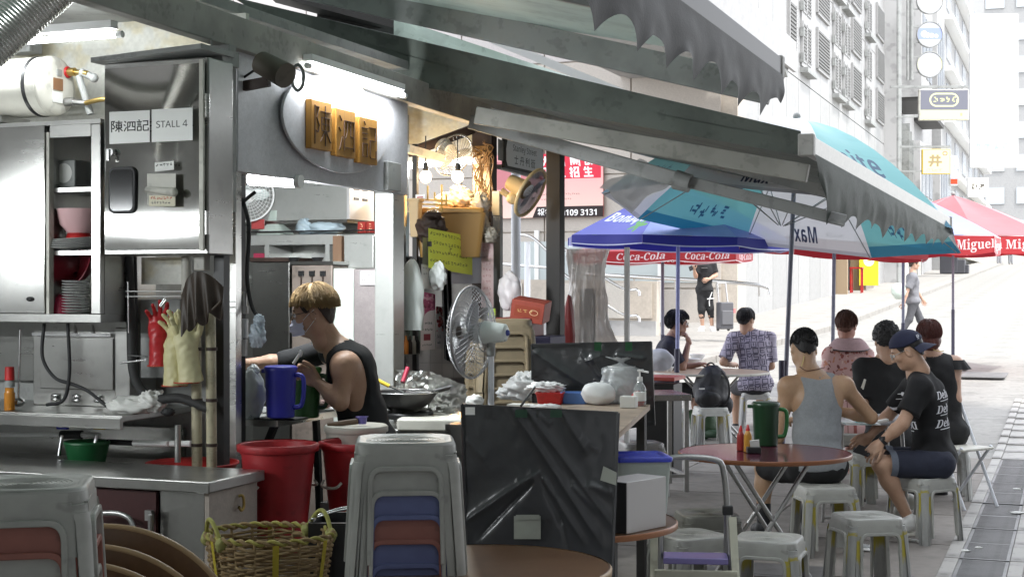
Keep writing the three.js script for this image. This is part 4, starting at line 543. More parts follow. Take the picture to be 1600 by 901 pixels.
// ---------- distance-field modelling: limbs, hands, heads, gloves, cloth lumps ----------
function blend(prims, cell, k = 0.03) {
  const lo = V(1e9, 1e9, 1e9), hi = V(-1e9, -1e9, -1e9), m = k + 3 * cell;
  for (const p of prims) { if (p.cut) continue; const r = p.c ? Math.max(...p.r) : Math.max(p.ra, p.rb ?? p.ra); for (const q of p.c ? [p.c] : [p.a, p.b]) { lo.min(V(q[0] - r, q[1] - r, q[2] - r)); hi.max(V(q[0] + r, q[1] + r, q[2] + r)); } }
  lo.subScalar(m); hi.addScalar(m);
  const nx = Math.ceil((hi.x - lo.x) / cell) + 1, ny = Math.ceil((hi.y - lo.y) / cell) + 1, nzz = Math.ceil((hi.z - lo.z) / cell) + 1, F = new Float32Array(nx * ny * nzz).fill(1), inv = new THREE.Matrix4();
  for (const p of prims) {
    let b0, b1, r = p.c ? Math.max(...p.r) : Math.max(p.ra, p.rb ?? p.ra); const kk = p.k ?? k, mm = r + kk + 2.5 * cell;
    if (p.cut && !p.c && !p.a) { b0 = [0, 0, 0]; b1 = [nx - 1, ny - 1, nzz - 1]; } else { const qs = p.c ? [p.c] : [p.a, p.b]; b0 = [0, 1, 2].map((i) => Math.max(0, Math.floor((Math.min(...qs.map((q) => q[i])) - mm - lo.getComponent(i)) / cell))); b1 = [nx, ny, nzz].map((n, i) => Math.min(n - 1, Math.ceil((Math.max(...qs.map((q) => q[i])) + mm - lo.getComponent(i)) / cell))); }
    let A, B, L2, L, rot = null; if (p.a) { A = p.a; B = [p.b[0] - A[0], p.b[1] - A[1], p.b[2] - A[2]]; L2 = B[0] ** 2 + B[1] ** 2 + B[2] ** 2; L = Math.sqrt(L2); } else if (p.e) { rot = new THREE.Matrix4().makeRotationFromEuler(new THREE.Euler(...p.e)).invert().elements; }
    const rb = p.rb ?? p.ra;
    for (let z = b0[2]; z <= b1[2]; z++) for (let y = b0[1]; y <= b1[1]; y++) for (let x = b0[0]; x <= b1[0]; x++) {
      let X = lo.x + x * cell, Y = lo.y + y * cell, Z = lo.z + z * cell, d; const i = (z * ny + y) * nx + x;
      if (p.f) d = p.f(X, Y, Z);
      else if (p.a) {
        const ax = X - A[0], ay = Y - A[1], az = Z - A[2], tt = (ax * B[0] + ay * B[1] + az * B[2]) / L2, t = tt < 0 ? 0 : tt > 1 ? 1 : tt, ex = ax - B[0] * t, ey = ay - B[1] * t, ez = az - B[2] * t, q = Math.sqrt(ex * ex + ey * ey + ez * ez);
        if (p.flat) { const fx = ax - B[0] * tt, fy = ay - B[1] * tt, fz = az - B[2] * tt, q2 = Math.sqrt(fx * fx + fy * fy + fz * fz) - (p.ra + (rb - p.ra) * t); d = Math.max(q2, (tt - 1) * L, p.flat > 1 ? -tt * L : q - (p.ra + (rb - p.ra) * t)); } else d = q - (p.ra + (rb - p.ra) * t);
      } else {
        let ax = X - p.c[0], ay = Y - p.c[1], az = Z - p.c[2]; if (rot) { const u = rot[0] * ax + rot[4] * ay + rot[8] * az, v = rot[1] * ax + rot[5] * ay + rot[9] * az, w = rot[2] * ax + rot[6] * ay + rot[10] * az; ax = u; ay = v; az = w; }
        const k0 = Math.hypot(ax / p.r[0], ay / p.r[1], az / p.r[2]), k1 = Math.hypot(ax / p.r[0] ** 2, ay / p.r[1] ** 2, az / p.r[2] ** 2); d = k1 < 1e-9 ? -Math.min(...p.r) : k0 * (k0 - 1) / k1;
      }
      const f = F[i];
      if (p.cut) { const h = Math.max(0, kk - Math.abs(f + d)) / (kk || 1); F[i] = Math.max(f, -d) + h * h * kk * 0.25; } else { const h = kk > 0 ? Math.max(0, kk - Math.abs(f - d)) / kk : 0; F[i] = Math.min(f, d) - h * h * kk * 0.25; }
    }
  }
  const id = new Int32Array(nx * ny * nzz).fill(-1), pos = [], idx = [], off = [0, 1, nx, nx + 1, nx * ny, nx * ny + 1, nx * ny + nx, nx * ny + nx + 1], E = [[0, 1], [2, 3], [4, 5], [6, 7], [0, 2], [1, 3], [4, 6], [5, 7], [0, 4], [1, 5], [2, 6], [3, 7]];
  for (let z = 0; z < nzz - 1; z++) for (let y = 0; y < ny - 1; y++) for (let x = 0; x < nx - 1; x++) {
    const i = (z * ny + y) * nx + x; let mask = 0; for (let c = 0; c < 8; c++) if (F[i + off[c]] < 0) mask |= 1 << c; if (mask === 0 || mask === 255) continue;
    let sx = 0, sy = 0, sz = 0, n = 0; for (const [a, b] of E) { if (((mask >> a) & 1) === ((mask >> b) & 1)) continue; const fa = F[i + off[a]], t = fa / (fa - F[i + off[b]]); sx += (a & 1) + ((b & 1) - (a & 1)) * t; sy += ((a >> 1) & 1) + (((b >> 1) & 1) - ((a >> 1) & 1)) * t; sz += (a >> 2) + ((b >> 2) - (a >> 2)) * t; n++; }
    id[i] = pos.length / 3; pos.push(lo.x + (x + sx / n) * cell, lo.y + (y + sy / n) * cell, lo.z + (z + sz / n) * cell);
  }
  const q = (a, b, c, d, flip) => { if (a < 0 || b < 0 || c < 0 || d < 0) return; flip ? idx.push(a, c, b, a, d, c) : idx.push(a, b, c, a, c, d); };
  for (let z = 1; z < nzz - 1; z++) for (let y = 1; y < ny - 1; y++) for (let x = 1; x < nx - 1; x++) {
    const i = (z * ny + y) * nx + x, s = F[i] < 0;
    if (s !== F[i + 1] < 0) q(id[i], id[i - nx], id[i - nx - nx * ny], id[i - nx * ny], s ? 1 : 0);
    if (s !== F[i + nx] < 0) q(id[i], id[i - nx * ny], id[i - 1 - nx * ny], id[i - 1], s ? 1 : 0);
    if (s !== F[i + nx * ny] < 0) q(id[i], id[i - 1], id[i - 1 - nx], id[i - nx], s ? 1 : 0);
  }
  const g = new THREE.BufferGeometry(); g.setAttribute('position', new THREE.Float32BufferAttribute(pos, 3)); g.setIndex(idx); g.computeVertexNormals();
  { // make normals look outward
    const p = g.attributes.position, n = g.attributes.normal; let s = 0; const c = lo.clone().add(hi).multiplyScalar(0.5); for (let i = 0; i < p.count; i += 7) s += (p.getX(i) - c.x) * n.getX(i) + (p.getY(i) - c.y) * n.getY(i) + (p.getZ(i) - c.z) * n.getZ(i);
    if (s < 0) { const ix = g.index.array; for (let i = 0; i < ix.length; i += 3) { const b = ix[i + 1]; ix[i + 1] = ix[i + 2]; ix[i + 2] = b; } g.computeVertexNormals(); }
  }
  return fit(g);
}
const CP = (a, b, ra, rb, o = {}) => ({ a: [...a], b: [...b], ra, rb: rb ?? ra, ...o }), EL = (c, r, o = {}) => ({ c, r, ...o });
function handPrims(curl, s = 1, fat = 1) { // hand along +y from the wrist, palm looks to +z, thumb to +x
  const pr = [EL([0, 0.045 * s, 0], [0.041 * s, 0.052 * s, 0.015 * s * fat], { k: 0.02 }), CP([0, -0.02 * s, 0], [0, 0.02 * s, 0], 0.026 * s * fat, 0.026 * s * fat, { k: 0.025 })];
  [[0.029, 0.088, 0.07], [0.01, 0.094, 0.079], [-0.009, 0.09, 0.073], [-0.027, 0.08, 0.058]].forEach(([x, y, L], i) => {
    let p = V(x * s, y * s - 0.01, 0), a = 0.15; const r = [0.0092, 0.0084, 0.0074][0] * s * fat;
    [0.45, 0.32, 0.23].forEach((f, j) => { a += curl * [0.5, 0.8, 0.6][j] + 0.06 * i; const q = p.clone().add(V(x * 0.9 * (1 - curl) * f, Math.cos(a) * L * f * s, Math.sin(a) * L * f * s)); pr.push(CP(p.toArray(), q.toArray(), r * (1 - 0.08 * j), r * (0.93 - 0.08 * j), { k: j ? 0.003 : 0.007 })); p = q; });
  });
  let p = V(0.03 * s, 0.02 * s, 0.004); [[0.022, 0.028, 0.012], [0.008, 0.028, 0.012 + curl * 0.012], [0.001, 0.022, 0.006 + curl * 0.012]].forEach(([x, y, z], j) => { const q = p.clone().add(V(x * s, y * s, z * s)); pr.push(CP(p.toArray(), q.toArray(), 0.0115 * s * fat - j * 0.001, 0.0105 * s * fat - j * 0.001, { k: j ? 0.004 : 0.012 })); p = q; });
  return pr;
}
{ // things hung under the electric cabinet
  const U = 5.52, rack = thing('wire_rack', 'thin wire rack hung with rubber gloves under the electric cabinet', 'rack', onU(270, 455, U));
  partW('wire', [455, 463].map((y) => rod(onU(195, y, U), onU(300, y, U), 0.003)), M.tubeSteel, rack); partW('hanger', [rod(onU(199, 440, U), onU(200, 520, U), 0.003), rod(onU(200, 555, U), onU(230, 557, U - 0.03), 0.004), rod(onU(188, 567, U - 0.03), onU(226, 562, U - 0.04), 0.005)], M.chrome, rack);
  one('white_board', 'stained white board behind the gloves under the cabinet', 'board', facePlate(220, 402, 288, 444, (x, y) => onU(x, y, U + 0.18)), M.whiteWall);
  one('notice', 'pale grey panel behind the red rubber glove', 'panel', facePlate(219, 468, 280, 590, (x, y) => onU(x, y, U + 0.2)), M.greyPaint);
  one('wall_pipe', 'fat beige pipe running down behind the brown apron', 'pipe', [rod(onU(291, 396, U + 0.1), onU(291, 470, U + 0.1), 0.024)], M.offWhite);
  one('gas_meter', 'small beige meter box under the cabinet corner', 'meter', bx(0.055, 0.07, 0.05, onU(315, 410, U + 0.05).x, onU(315, 410, U + 0.05).y, -U - 0.05, 0.006), M.offWhite);
  one('black_hose', 'thick black hose curling behind the white towel', 'hose', [tb([onU(200, 400, U + 0.1), onU(204, 500, U + 0.1), onU(210, 590, U + 0.05), onU(235, 622, U), onU(280, 622, U - 0.02), onU(330, 640, U - 0.04)], 0.022, 50)], M.rubber);
  one('dark_pipe', 'dark vertical pipe left of the red glove', 'pipe', rod(onU(209, 398, U + 0.15), onU(213, 600, U + 0.12), 0.012), M.blackRub);
  const glove = (n, l, px0, py0, px1, py1, curl, m, zr, d) => { const pr = handPrims(curl, 1.05, 1.15); pr.push(CP([0, 0.02, 0], [0, -0.14, 0], 0.036, 0.05, { flat: 1, k: 0.03 })); const g = blend(pr, 0.0045, 0.01); rough3(g, 0.0035, 40); const top = onU(px0, py0, d), bot = onU(px1, py1, d), s = top.distanceTo(bot) / 0.32; const t = thing(n, l, 'rubber glove', bot); mesh('glove', xf(g, [0, 0.14 * s, 0], [0, zr, Math.atan2(-(top.x - bot.x), top.y - bot.y)], [s, s, s]), m, t); mesh('cuff', xf(new THREE.TorusGeometry(0.05 * s, 0.003, 6, 28).rotateX(PI / 2), [0, 0.002, 0]), m === M.red ? mat([0.5, 0.3, 0.05], 0.5) : mat([0.5, 0.06, 0.03], 0.5), t); };
  glove('rubber_glove', 'red rubber glove pegged fingers up on the wire rack', 243, 464, 247, 572, 0.25, mat([0.45, 0.015, 0.02], 0.4), 0.5, U - 0.06);
  glove('rubber_glove', 'pale yellow rubber glove beside the red one', 266, 480, 272, 603, 0.15, mat([0.6, 0.55, 0.3], 0.5), -0.4, U - 0.08);
  glove('rubber_glove', 'pale yellow rubber glove nearest the bamboo poles', 277, 474, 291, 598, 0.1, mat([0.64, 0.6, 0.36], 0.5), 0.7, U - 0.1);
  one('clip', 'steel clip holding the red glove', 'clip', [rod(onU(249, 478, U - 0.1), onU(257, 466, U - 0.1), 0.006), rod(onU(251, 479, U - 0.1), onU(259, 469, U - 0.1), 0.005)], M.chrome);
  const ap = grid(40, 24, (a, b) => { const px = 283 + 66 * a, top = 424 + 30 * Math.pow(Math.abs(a - 0.55) * 2, 2), bot = 520 - 30 * a + 8 * Math.sin(a * 22), c = onU(px, bot + (top - bot) * b, U - 0.17); return c.add(V(0, 0, 0.05 * Math.sin(PI * a) + 0.014 * Math.sin(a * 26 + b * 2) * (1.1 - b))); }, 0.006);
  const apr = thing('leather_apron', 'dark brown leather apron hung in folds by the bamboo poles', 'apron', onU(315, 515, U - 0.12)); partW('cloth', ap, mat([0.045, 0.03, 0.02], 0.5, { map: tFine }), apr); partW('hem', tb([onU(315, 488, U - 0.19), onU(330, 484, U - 0.2), onU(345, 470, U - 0.19)], 0.006), mat([0.07, 0.05, 0.035], 0.4), apr);
  const bm = [mat([0.5, 0.46, 0.33], 0.45, { map: rp(tGrime, 3) }), M.brownDark];
  [[308, 0.1, 'left'], [331, 0.08, 'right']].forEach(([px, dz, s], i) => { const t = thing('bamboo_pole', i ? 'fat pale bamboo pole with dark bands, the one by the black post' : 'fat pale bamboo pole with dark bands, the one by the yellow gloves', 'bamboo pole', onU(px, 1000, 5.4)); t.position.y = 0; const top = onU(px - 3, 470, 5.4 + dz), bot = onU(px + 2, 470, 5.4 + dz); bot.y = 0.01; partW('culm', rod(bot, top, 0.0235, 0.0225, 16), bm[0], t); for (const y of [545, 625, 695]) partW('band', cyl(0.025, 0.025, 0.014, onU(px - 1, y, 5.4 + dz).x, onU(px, y, 5.4 + dz).y, -(5.4 + dz)), bm[1], t); });
  one('dark_post', 'black steel post right of the bamboo poles', 'post', bx(0.05, 1.85, 0.05, onU(346, 500, 5.62).x, 0.93, -5.62), M.black);
}
{ // lamp-side clutter of the counter corner
  const U = 6.0; one('cable_bunch', 'bunch of black cables hanging down the stall corner post', 'cables', [tb([onU(398, 300, U), onU(383, 312, U), onU(368, 328, U), onU(362, 370, U), onU(358, 395, U)], 0.009, 30), tb([onU(378, 310, U + 0.02), onU(388, 350, U), onU(386, 440, U), onU(396, 485, U), onU(408, 498, U)], 0.01, 36), tb([onU(366, 330, U - 0.03), onU(361, 362, U - 0.03), onU(357, 400, U - 0.03)], 0.014, 20)], M.blackRub);
  one('hose_valve', 'grey and black gas valve on the stall corner post', 'valve', [rod(onU(380, 455, U), onU(380, 478, U), 0.018), rod(onU(380, 478, U), onU(380, 490, U), 0.024), rod(onU(379, 498, U), onU(379, 528, U), 0.026, 0.026, 8), rod(onU(379, 530, U), onU(379, 556, U), 0.022)], M.tubeSteel);
  one('control_box', 'pale control box with slots on the corner post', 'control box', [bx(0.05, 0.22, 0.04, onU(363, 425, U - 0.05).x, onU(363, 425, U - 0.05).y, -U + 0.05, 0.005), ...[424, 429, 434].map((y) => bx(0.02, 0.005, 0.05, onU(364, y, U - 0.05).x, onU(364, y, U - 0.05).y, -U + 0.045))], M.offWhite);
  one('plastic_bag', 'small pale blue plastic bag tied on the corner post', 'bag', [bumpy(0.07, 0.12, 0.06, onU(402, 523, U - 0.03).x, onU(402, 523, U - 0.03).y, -U + 0.03, 20, 0.4), bumpy(0.05, 0.05, 0.04, onU(404, 500, U - 0.03).x, onU(404, 500, U - 0.03).y, -U + 0.03, 24, 0.4)], mat([0.5, 0.58, 0.66], 0.4));
  const bf = thing('bracket_fan', 'rusty steel bracket arm and lamp housing beside the name board', 'bracket', onU(400, 130, 5.95)); partW('arm', bar(onU(372, 136, 5.95), onU(420, 127, 5.95), 0.03, 0.045), M.brownDark, bf); partW('housing', rod(onU(408, 98, 5.95), onU(446, 118, 5.9), 0.055, 0.06, 16), mat([0.12, 0.1, 0.08], 0.6, { map: tGrime }), bf); partW('cap', rod(onU(406, 92, 5.95), onU(416, 106, 5.94), 0.03), M.offWhite, bf); partW('stay', rod(onU(374, 125, 5.95), onU(405, 104, 5.95), 0.006), M.black, bf);
  one('cable_loop', 'loop of grey cable at the end of the fluorescent tube', 'cable', tb([0, 1, 2, 3, 4, 5, 6, 7].map((i) => { const a = i / 8 * 2 * PI; return onU(465 + 9 * Math.sin(a), 121 + 20 * Math.cos(a), 6.32); }), 0.009, 40, 8, true), M.greyPaint);
  one('electric_trunking', 'grey trunking box and pipe beside the cabinet top', 'trunking', [bx(0.2, 0.07, 0.14, onU(330, 93, 5.6).x, onU(330, 93, 5.6).y, -5.6, 0.006), rod(onU(330, 60, 5.6), onU(330, 90, 5.6), 0.004), bx(0.13, 0.75, 0.06, onU(338, 200, 5.72).x, onU(338, 200, 5.72).y, -5.75)], M.greyPaint);
}
// ---------- things outside the frame that shade the lane and show in the steel ----------
{
  const t = thing('lane_building', 'tall plain building on the unseen side of the lane', 'building', [7, 0, -3]);
  partW('wall', bx(8, 26, 30, 7.3, 13, 1.2), M.greyWall, t);
  for (let k = 0; k < 6; k++) partW('shutter', bx(0.1, 3, 3, 3.22, 1.6, -6 + k * 3.6), M.steel, t);
  const k2 = thing('backing_building', 'tall building that the food stalls back onto', 'building', [-9, 0, 0]); partW('wall', bx(3, 16, 24, -9.1, 8, 3), M.greyWall, k2);
  const s = thing('rear_building', 'plain building behind the viewpoint', 'building', [-6, 0, 26]); partW('wall', bx(40, 18, 8, -4, 9, 26), M.greyWall, s);
  const q = thing('neighbour_stall', 'off-white side of the next food stall', 'food stall', [-5, 0, -0.6]); partW('wall', bx(4.4, 2.9, 3.2, -5.2, 1.45, -0.5), M.white, q); partW('roof', bx(4.6, 0.08, 5.6, -5.1, 2.97, -0.9), M.beam, q);
}
// ---------- stools ----------
function ringRS(h, r, y, n = 6) { const p = []; for (const [sx, sz, a0] of [[1, 1, 0], [-1, 1, PI / 2], [-1, -1, PI], [1, -1, PI * 1.5]]) for (let i = 0; i <= n; i++) { const a = a0 + i / n * PI / 2; p.push([sx * (h - r) + Math.cos(a) * r, y, sz * (h - r) + Math.sin(a) * r]); } return p; }
const SH = 0.42; // stool height
const stoolGeo = (() => {
  const top = loft([ringRS(0.162, 0.07, SH - 0.05), ringRS(0.160, 0.07, SH - 0.012), ringRS(0.153, 0.066, SH - 0.002), ringRS(0.143, 0.06, SH), ringRS(0.128, 0.1, SH - 0.006)]);
  const rings = []; for (let k = 0; k < 9; k++) rings.push(new THREE.TorusGeometry(0.018 + k * 0.012, 0.0016, 5, 36).rotateX(PI / 2).translate(0, SH - 0.0055, 0));
  const plate = la([[0.126, SH - 0.012], [0.126, SH - 0.005], [0.01, SH - 0.006], [0.008, SH - 0.012]], 36);
  // one leg: angled corner strip, tapering outwards to the foot
  const sec = (y, h, w, th) => [[h - w, y, h], [h - 0.035, y, h], [h - 0.018, y, h - 0.006], [h - 0.006, y, h - 0.018], [h, y, h - 0.035], [h, y, h - w], [h - th, y, h - w], [h - th, y, h - 0.04], [h - 0.03, y, h - 0.03], [h - 0.04, y, h - th], [h - w, y, h - th]];
  const leg = loft([sec(0, 0.186, 0.055, 0.012), sec(0.015, 0.185, 0.055, 0.012), sec(0.3, 0.168, 0.056, 0.012), sec(SH - 0.04, 0.161, 0.06, 0.012)]);
  const rib = loft([sec(0, 0.192, 0.03, 0.016), sec(0.33, 0.171, 0.034, 0.014), sec(SH - 0.06, 0.166, 0.036, 0.012)].map((r) => r));
  const ap = new THREE.Shape(); ap.moveTo(-0.125, 0); ap.lineTo(-0.125, -0.1); ap.lineTo(-0.110, -0.1); ap.quadraticCurveTo(-0.108, -0.054, -0.076, -0.05); ap.lineTo(0.076, -0.05); ap.quadraticCurveTo(0.108, -0.054, 0.110, -0.1); ap.lineTo(0.125, -0.1); ap.lineTo(0.125, 0);
  const lip = new THREE.Shape(); lip.moveTo(-0.118, -0.34); lip.lineTo(-0.112, -0.34); lip.lineTo(-0.106, -0.09); lip.quadraticCurveTo(-0.104, -0.055, -0.076, -0.051); lip.lineTo(0.076, -0.051); lip.quadraticCurveTo(0.104, -0.055, 0.106, -0.09); lip.lineTo(0.112, -0.34); lip.lineTo(0.118, -0.34); lip.lineTo(0.115, -0.09); lip.quadraticCurveTo(0.112, -0.043, 0.076, -0.041); lip.lineTo(-0.076, -0.041); lip.quadraticCurveTo(-0.112, -0.043, -0.115, -0.09);
  const aprons = []; for (let k = 0; k < 4; k++) { aprons.push(xf(ext(ap, 0.01), [0, SH - 0.035, 0.152], [-0.06, 0, 0]).rotateY(k * PI / 2)); aprons.push(xf(ext(lip, 0.017, 0.003, 6), [0, SH - 0.035, 0.155], [-0.06, 0, 0]).rotateY(k * PI / 2)); }
  return { seat: mg(top, plate, ...rings), apron: mg(aprons), leg: mg(leg, rib) };
})();
const legSpot = (base, spot) => { const t = dtex((i, x, y) => { const g = 0.75 + 0.3 * (N1[i] - 0.5) + 0.1 * (N3[i] - 0.5), s = 0.95 * sm(0.52, 0.66, N1[i] * 0.55 + 0.1 * (N2[i] - 0.5) + 0.42 * sm(0.3, 0.08, Math.abs(y - 0.72))) ; return [0, 1, 2].map((c) => base[c] * g * (1 - s) + spot[c] * g * s); }, false); t.wrapS = t.wrapT = THREE.RepeatWrapping; const m = mat([1, 1, 1], 0.45, { map: t }); m.userData.own = 1; return m; };
const legYellow = legSpot([0.40, 0.405, 0.385], [0.5, 0.42, 0.04]), legWhiteY = legSpot([0.62, 0.63, 0.62], [0.6, 0.52, 0.2]);
function makeStool(label, m, lm, pos, ry, group) {
  const t = thing('plastic_stool', label, 'stool', pos, ry, group);
  const s = mesh('seat', stoolGeo.seat.clone(), m, t); mesh('apron', stoolGeo.apron.clone(), m, t);
  for (let k = 0; k < 4; k++) mesh('leg', stoolGeo.leg.clone().rotateY(k * PI / 2), lm || m, t, !!(lm && lm.userData.own));
  return t;
}
const at42 = (px, py) => { const p = onY(px, py, SH); return [p.x, gy(-p.z), p.z]; };
const faceCam = YAW;
{ // loose stools
  makeStool('grey plastic stool with yellow leg marks standing alone at the bottom edge, nearest the gutter', M.stoolGrey, legYellow, at42(1355, 804), faceCam + 0.2, 'grey plastic stools');
  makeStool('grey plastic stool just in front of the crossed legs of the red table', M.stoolGrey, legYellow, at42(1201, 838), faceCam - 0.35, 'grey plastic stools');
  makeStool('grey plastic stool behind the purple folding step, the lower seat of two', M.stoolGrey, null, at42(1078, 833), faceCam + 0.5, 'grey plastic stools');
  makeStool('dark grey plastic stool farther behind the purple folding step', mat([0.2, 0.2, 0.18], 0.45, { map: tGrime }), null, at42(1105, 800), faceCam + 0.1, 'grey plastic stools');
  makeStool('grey stool with bright yellow leg marks under the man in the vest', M.stoolGrey, legYellow, at42(1290, 758), faceCam + 0.12, 'grey plastic stools');
  makeStool('grey stool under the man in the navy cap', M.stoolGrey, legYellow, at42(1444, 743), faceCam + 0.55, 'grey plastic stools');
  makeStool('white plastic stool under the black rucksack', M.stoolWhite, legWhiteY, at42(1111, 636), faceCam + 0.1, 'white plastic stools');
  makeStool('white stool with yellowed legs under the man in the patterned shirt', M.stoolWhite, legWhiteY, at42(1181, 617), faceCam - 0.15, 'white plastic stools');
  makeStool('shiny grey stool beside the steel side table', mat([0.36, 0.36, 0.37], 0.25, { map: tGrime }), legYellow, at42(1002, 690), faceCam + 0.2, 'grey plastic stools');
  makeStool('pale stool beyond the table leg under the person in the black shirt', M.stoolGrey, legYellow, at42(1350, 706), faceCam + 0.3, 'grey plastic stools');
  makeStool('pale stool standing under the wooden table beside the green bag', M.stoolWhite, legWhiteY, at42(1048, 640), faceCam, 'white plastic stools');
  // stacks
  const ord = ['topmost', 'second from the top', 'third from the top', 'fourth from the top', 'fifth from the top', 'sixth from the top', 'seventh from the top'];
  const c = onY(633, 684, 1.165), cols = [M.stoolGrey, M.stoolGrey, M.stoolBlue, M.stoolRed, M.stoolBlue, M.stoolBlue, M.stoolRed, M.stoolBlue, M.stoolBlue, M.stoolGrey], nm = ['grey', 'grey', 'blue', 'red', 'blue', 'blue', 'red'];
  for (let k = 0; k < 10; k++) { const s = makeStool(k < 7 ? `${nm[k]} plastic stool, ${ord[k]} in the tall stack by the red bins` : 'plastic stool low in the tall stack by the red bins', cols[k], null, [c.x + 0.002 * (k % 3), 1.165 - SH - 0.076 * k, c.z], faceCam + 0.09 + 0.008 * ((k * 5) % 3 - 1), 'stools in the tall stack by the red bins'); }
  const e = onY(38, 752, 1.17), c2 = [M.stoolGrey, M.stoolRed, M.stoolGrey, M.stoolRed, M.stoolBlue, M.stoolGrey, M.stoolRed, M.stoolBlue, M.stoolGrey, M.stoolGrey];
  for (let k = 0; k < 10; k++) makeStool(k < 3 ? `${['grey', 'red', 'grey'][k]} plastic stool, ${ord[k]} in the stack at the left edge` : 'plastic stool low in the stack at the left edge', c2[k], null, [e.x, 1.17 - SH - 0.076 * k, e.z], faceCam + 0.2, 'stools in the stack at the left edge');
  const d = P(783, 500, 8.7);
  for (let k = 0; k < 8; k++) makeStool(`brown plastic stool in the stack behind the standing fan, ${['topmost', 'second', 'third', 'fourth', 'fifth', 'sixth', 'seventh', 'eighth'][k]} from above`, M.stoolBrown, null, [d.x, 1.47 - SH - 0.08 * k, d.z], faceCam + 0.25, 'brown stools stacked behind the fan');
  one('stack_crate', 'dark crate under the stack of brown stools', 'crate', bx(0.4, 0.48, 0.4, d.x, 0.24, d.z, 0.01), M.dark);
}
// ---------- round tables ----------
const woodTop = (a, b) => dtex((i, x, y) => { const g = 0.85 + 0.3 * (N1[i] - 0.5) + 0.14 * (N3[i] - 0.5); return [0, 1, 2].map((c) => (a[c] + (b[c] - a[c]) * N2[i]) * g); }, false);
function roundTable(label, px, py, y, R, m, edge, legs = true, ry = 0.4) {
  const c = onY(px, py, y), g0 = gy(-c.z), t = thing('round_table', label, 'table', [c.x, g0, c.z], ry); const h = y - g0;
  mesh('tabletop', la([[0, h - 0.022], [R - 0.006, h - 0.022], [R - 0.002, h - 0.02], [R - 0.002, h - 0.002], [R - 0.008, h], [0, h]], 64), m, t); mesh('edge_band', la([[R - 0.004, h - 0.024], [R + 0.003, h - 0.022], [R + 0.004, h - 0.004], [R - 0.002, h + 0.001]], 64), edge, t);
  if (legs) for (const s of [-1, 1]) for (const q of [-1, 1]) mesh('leg', rod([q * R * 0.55, 0, s * R * 0.42], [-q * R * 0.45, h - 0.03, s * R * 0.34], 0.0125), M.tubeSteel, t);
  if (legs) for (const q of [-1, 1]) mesh('brace', rod([q * R * 0.52, 0.04, -R * 0.42], [q * R * 0.52, 0.04, R * 0.42], 0.009), M.tubeSteel, t);
  return t;
}
const brownTop = mat([1, 1, 1], 0.3, { map: rp(woodTop([0.17, 0.09, 0.045], [0.12, 0.06, 0.03]), 1.5) }), edgeWood = mat([0.34, 0.22, 0.11], 0.45), redTop = mat([1, 1, 1], 0.14, { map: rp(woodTop([0.12, 0.032, 0.055], [0.09, 0.028, 0.045]), 1.5) });
roundTable('brown round table whose top fills the bottom edge beside the stool stack', 762, 884, 0.75, 0.4, brownTop, edgeWood);
roundTable('brown round table behind the black board, carrying the white box', 890, 812, 0.70, 0.44, brownTop, mat([0.3, 0.12, 0.05], 0.4));
roundTable('glossy red round table with a green jug and sauce bottles', 1195, 706, 0.75, 0.47, redTop, mat([0.22, 0.08, 0.03], 0.4), true, YAW + 0.1);
roundTable('pale wooden table of the men under the blue umbrella', 1108, 580, 0.76, 0.64, mat([0.45, 0.34, 0.24], 0.35), M.offWhite);
{ // folded table tops leaning behind the stool stack
  [[183, 822, 4.6], [160, 853, 4.48], [140, 880, 4.36]].forEach(([px, py, d], i) => { const top = P(px, py, d), R = 0.46, tilt = 0.16, t = thing('folded_table', ['brown round folded table leaning, the hindmost and tallest', 'brown round folded table leaning, the middle one of three', 'brown round folded table leaning, the front one of three'][i], 'table', [top.x, 0, top.z + 0.1], YAW); const yc = top.y - R * Math.cos(tilt); mesh('tabletop', xf(cyl(R, R, 0.022, 0, 0, 0, 72), [0, yc, 0], [PI / 2 - tilt, 0, 0]), brownTop, t); mesh('edge_band', xf(new THREE.TorusGeometry(R, 0.0125, 8, 80), [0, yc, 0], [-tilt, 0, 0]), edgeWood, t); });
}
{ // diners' far table, steel side table
  const c = onY(1352, 652, 0.76), t = thing('dining_table', 'pale table with steel legs in front of the man in the vest', 'table', [c.x, 0, c.z], YAW);
  mesh('tabletop', bx(0.62, 0.025, 0.62, 0, 0.747, 0, 0.008), mat([0.5, 0.5, 0.53], 0.3), t); for (const a of [-1, 1]) for (const b of [-1, 1]) mesh('leg', rod([a * 0.24, 0, b * 0.24], [a * 0.2, 0.735, b * 0.2], 0.013), M.tubeSteel, t); mesh('stretcher', [rod([-0.24, 0.03, 0.24], [0.24, 0.03, 0.24], 0.011), rod([-0.24, 0.03, -0.24], [0.24, 0.03, -0.24], 0.011)], M.tubeSteel, t);
  const q = onY(1078, 618, 0.79), s = thing('steel_table', 'steel side table with square legs behind the black back board', 'table', [q.x - 0.38, 0, q.z], YAW + 0.15);
  mesh('tabletop', bx(0.76, 0.05, 0.6, 0, 0.765, -0.22, 0.006), steel(0.45, 0.35, 0.001), s); for (const a of [-1, 1]) for (const b of [0.05, -0.48]) mesh('leg', bx(0.035, 0.74, 0.035, a * 0.34, 0.37, b), M.tubeSteel, s); mesh('rail', [bx(0.66, 0.025, 0.025, 0, 0.13, 0.05), bx(0.025, 0.025, 0.5, 0.34, 0.13, -0.21), bx(0.025, 0.025, 0.5, -0.34, 0.13, -0.21)], M.tubeSteel, s);
}
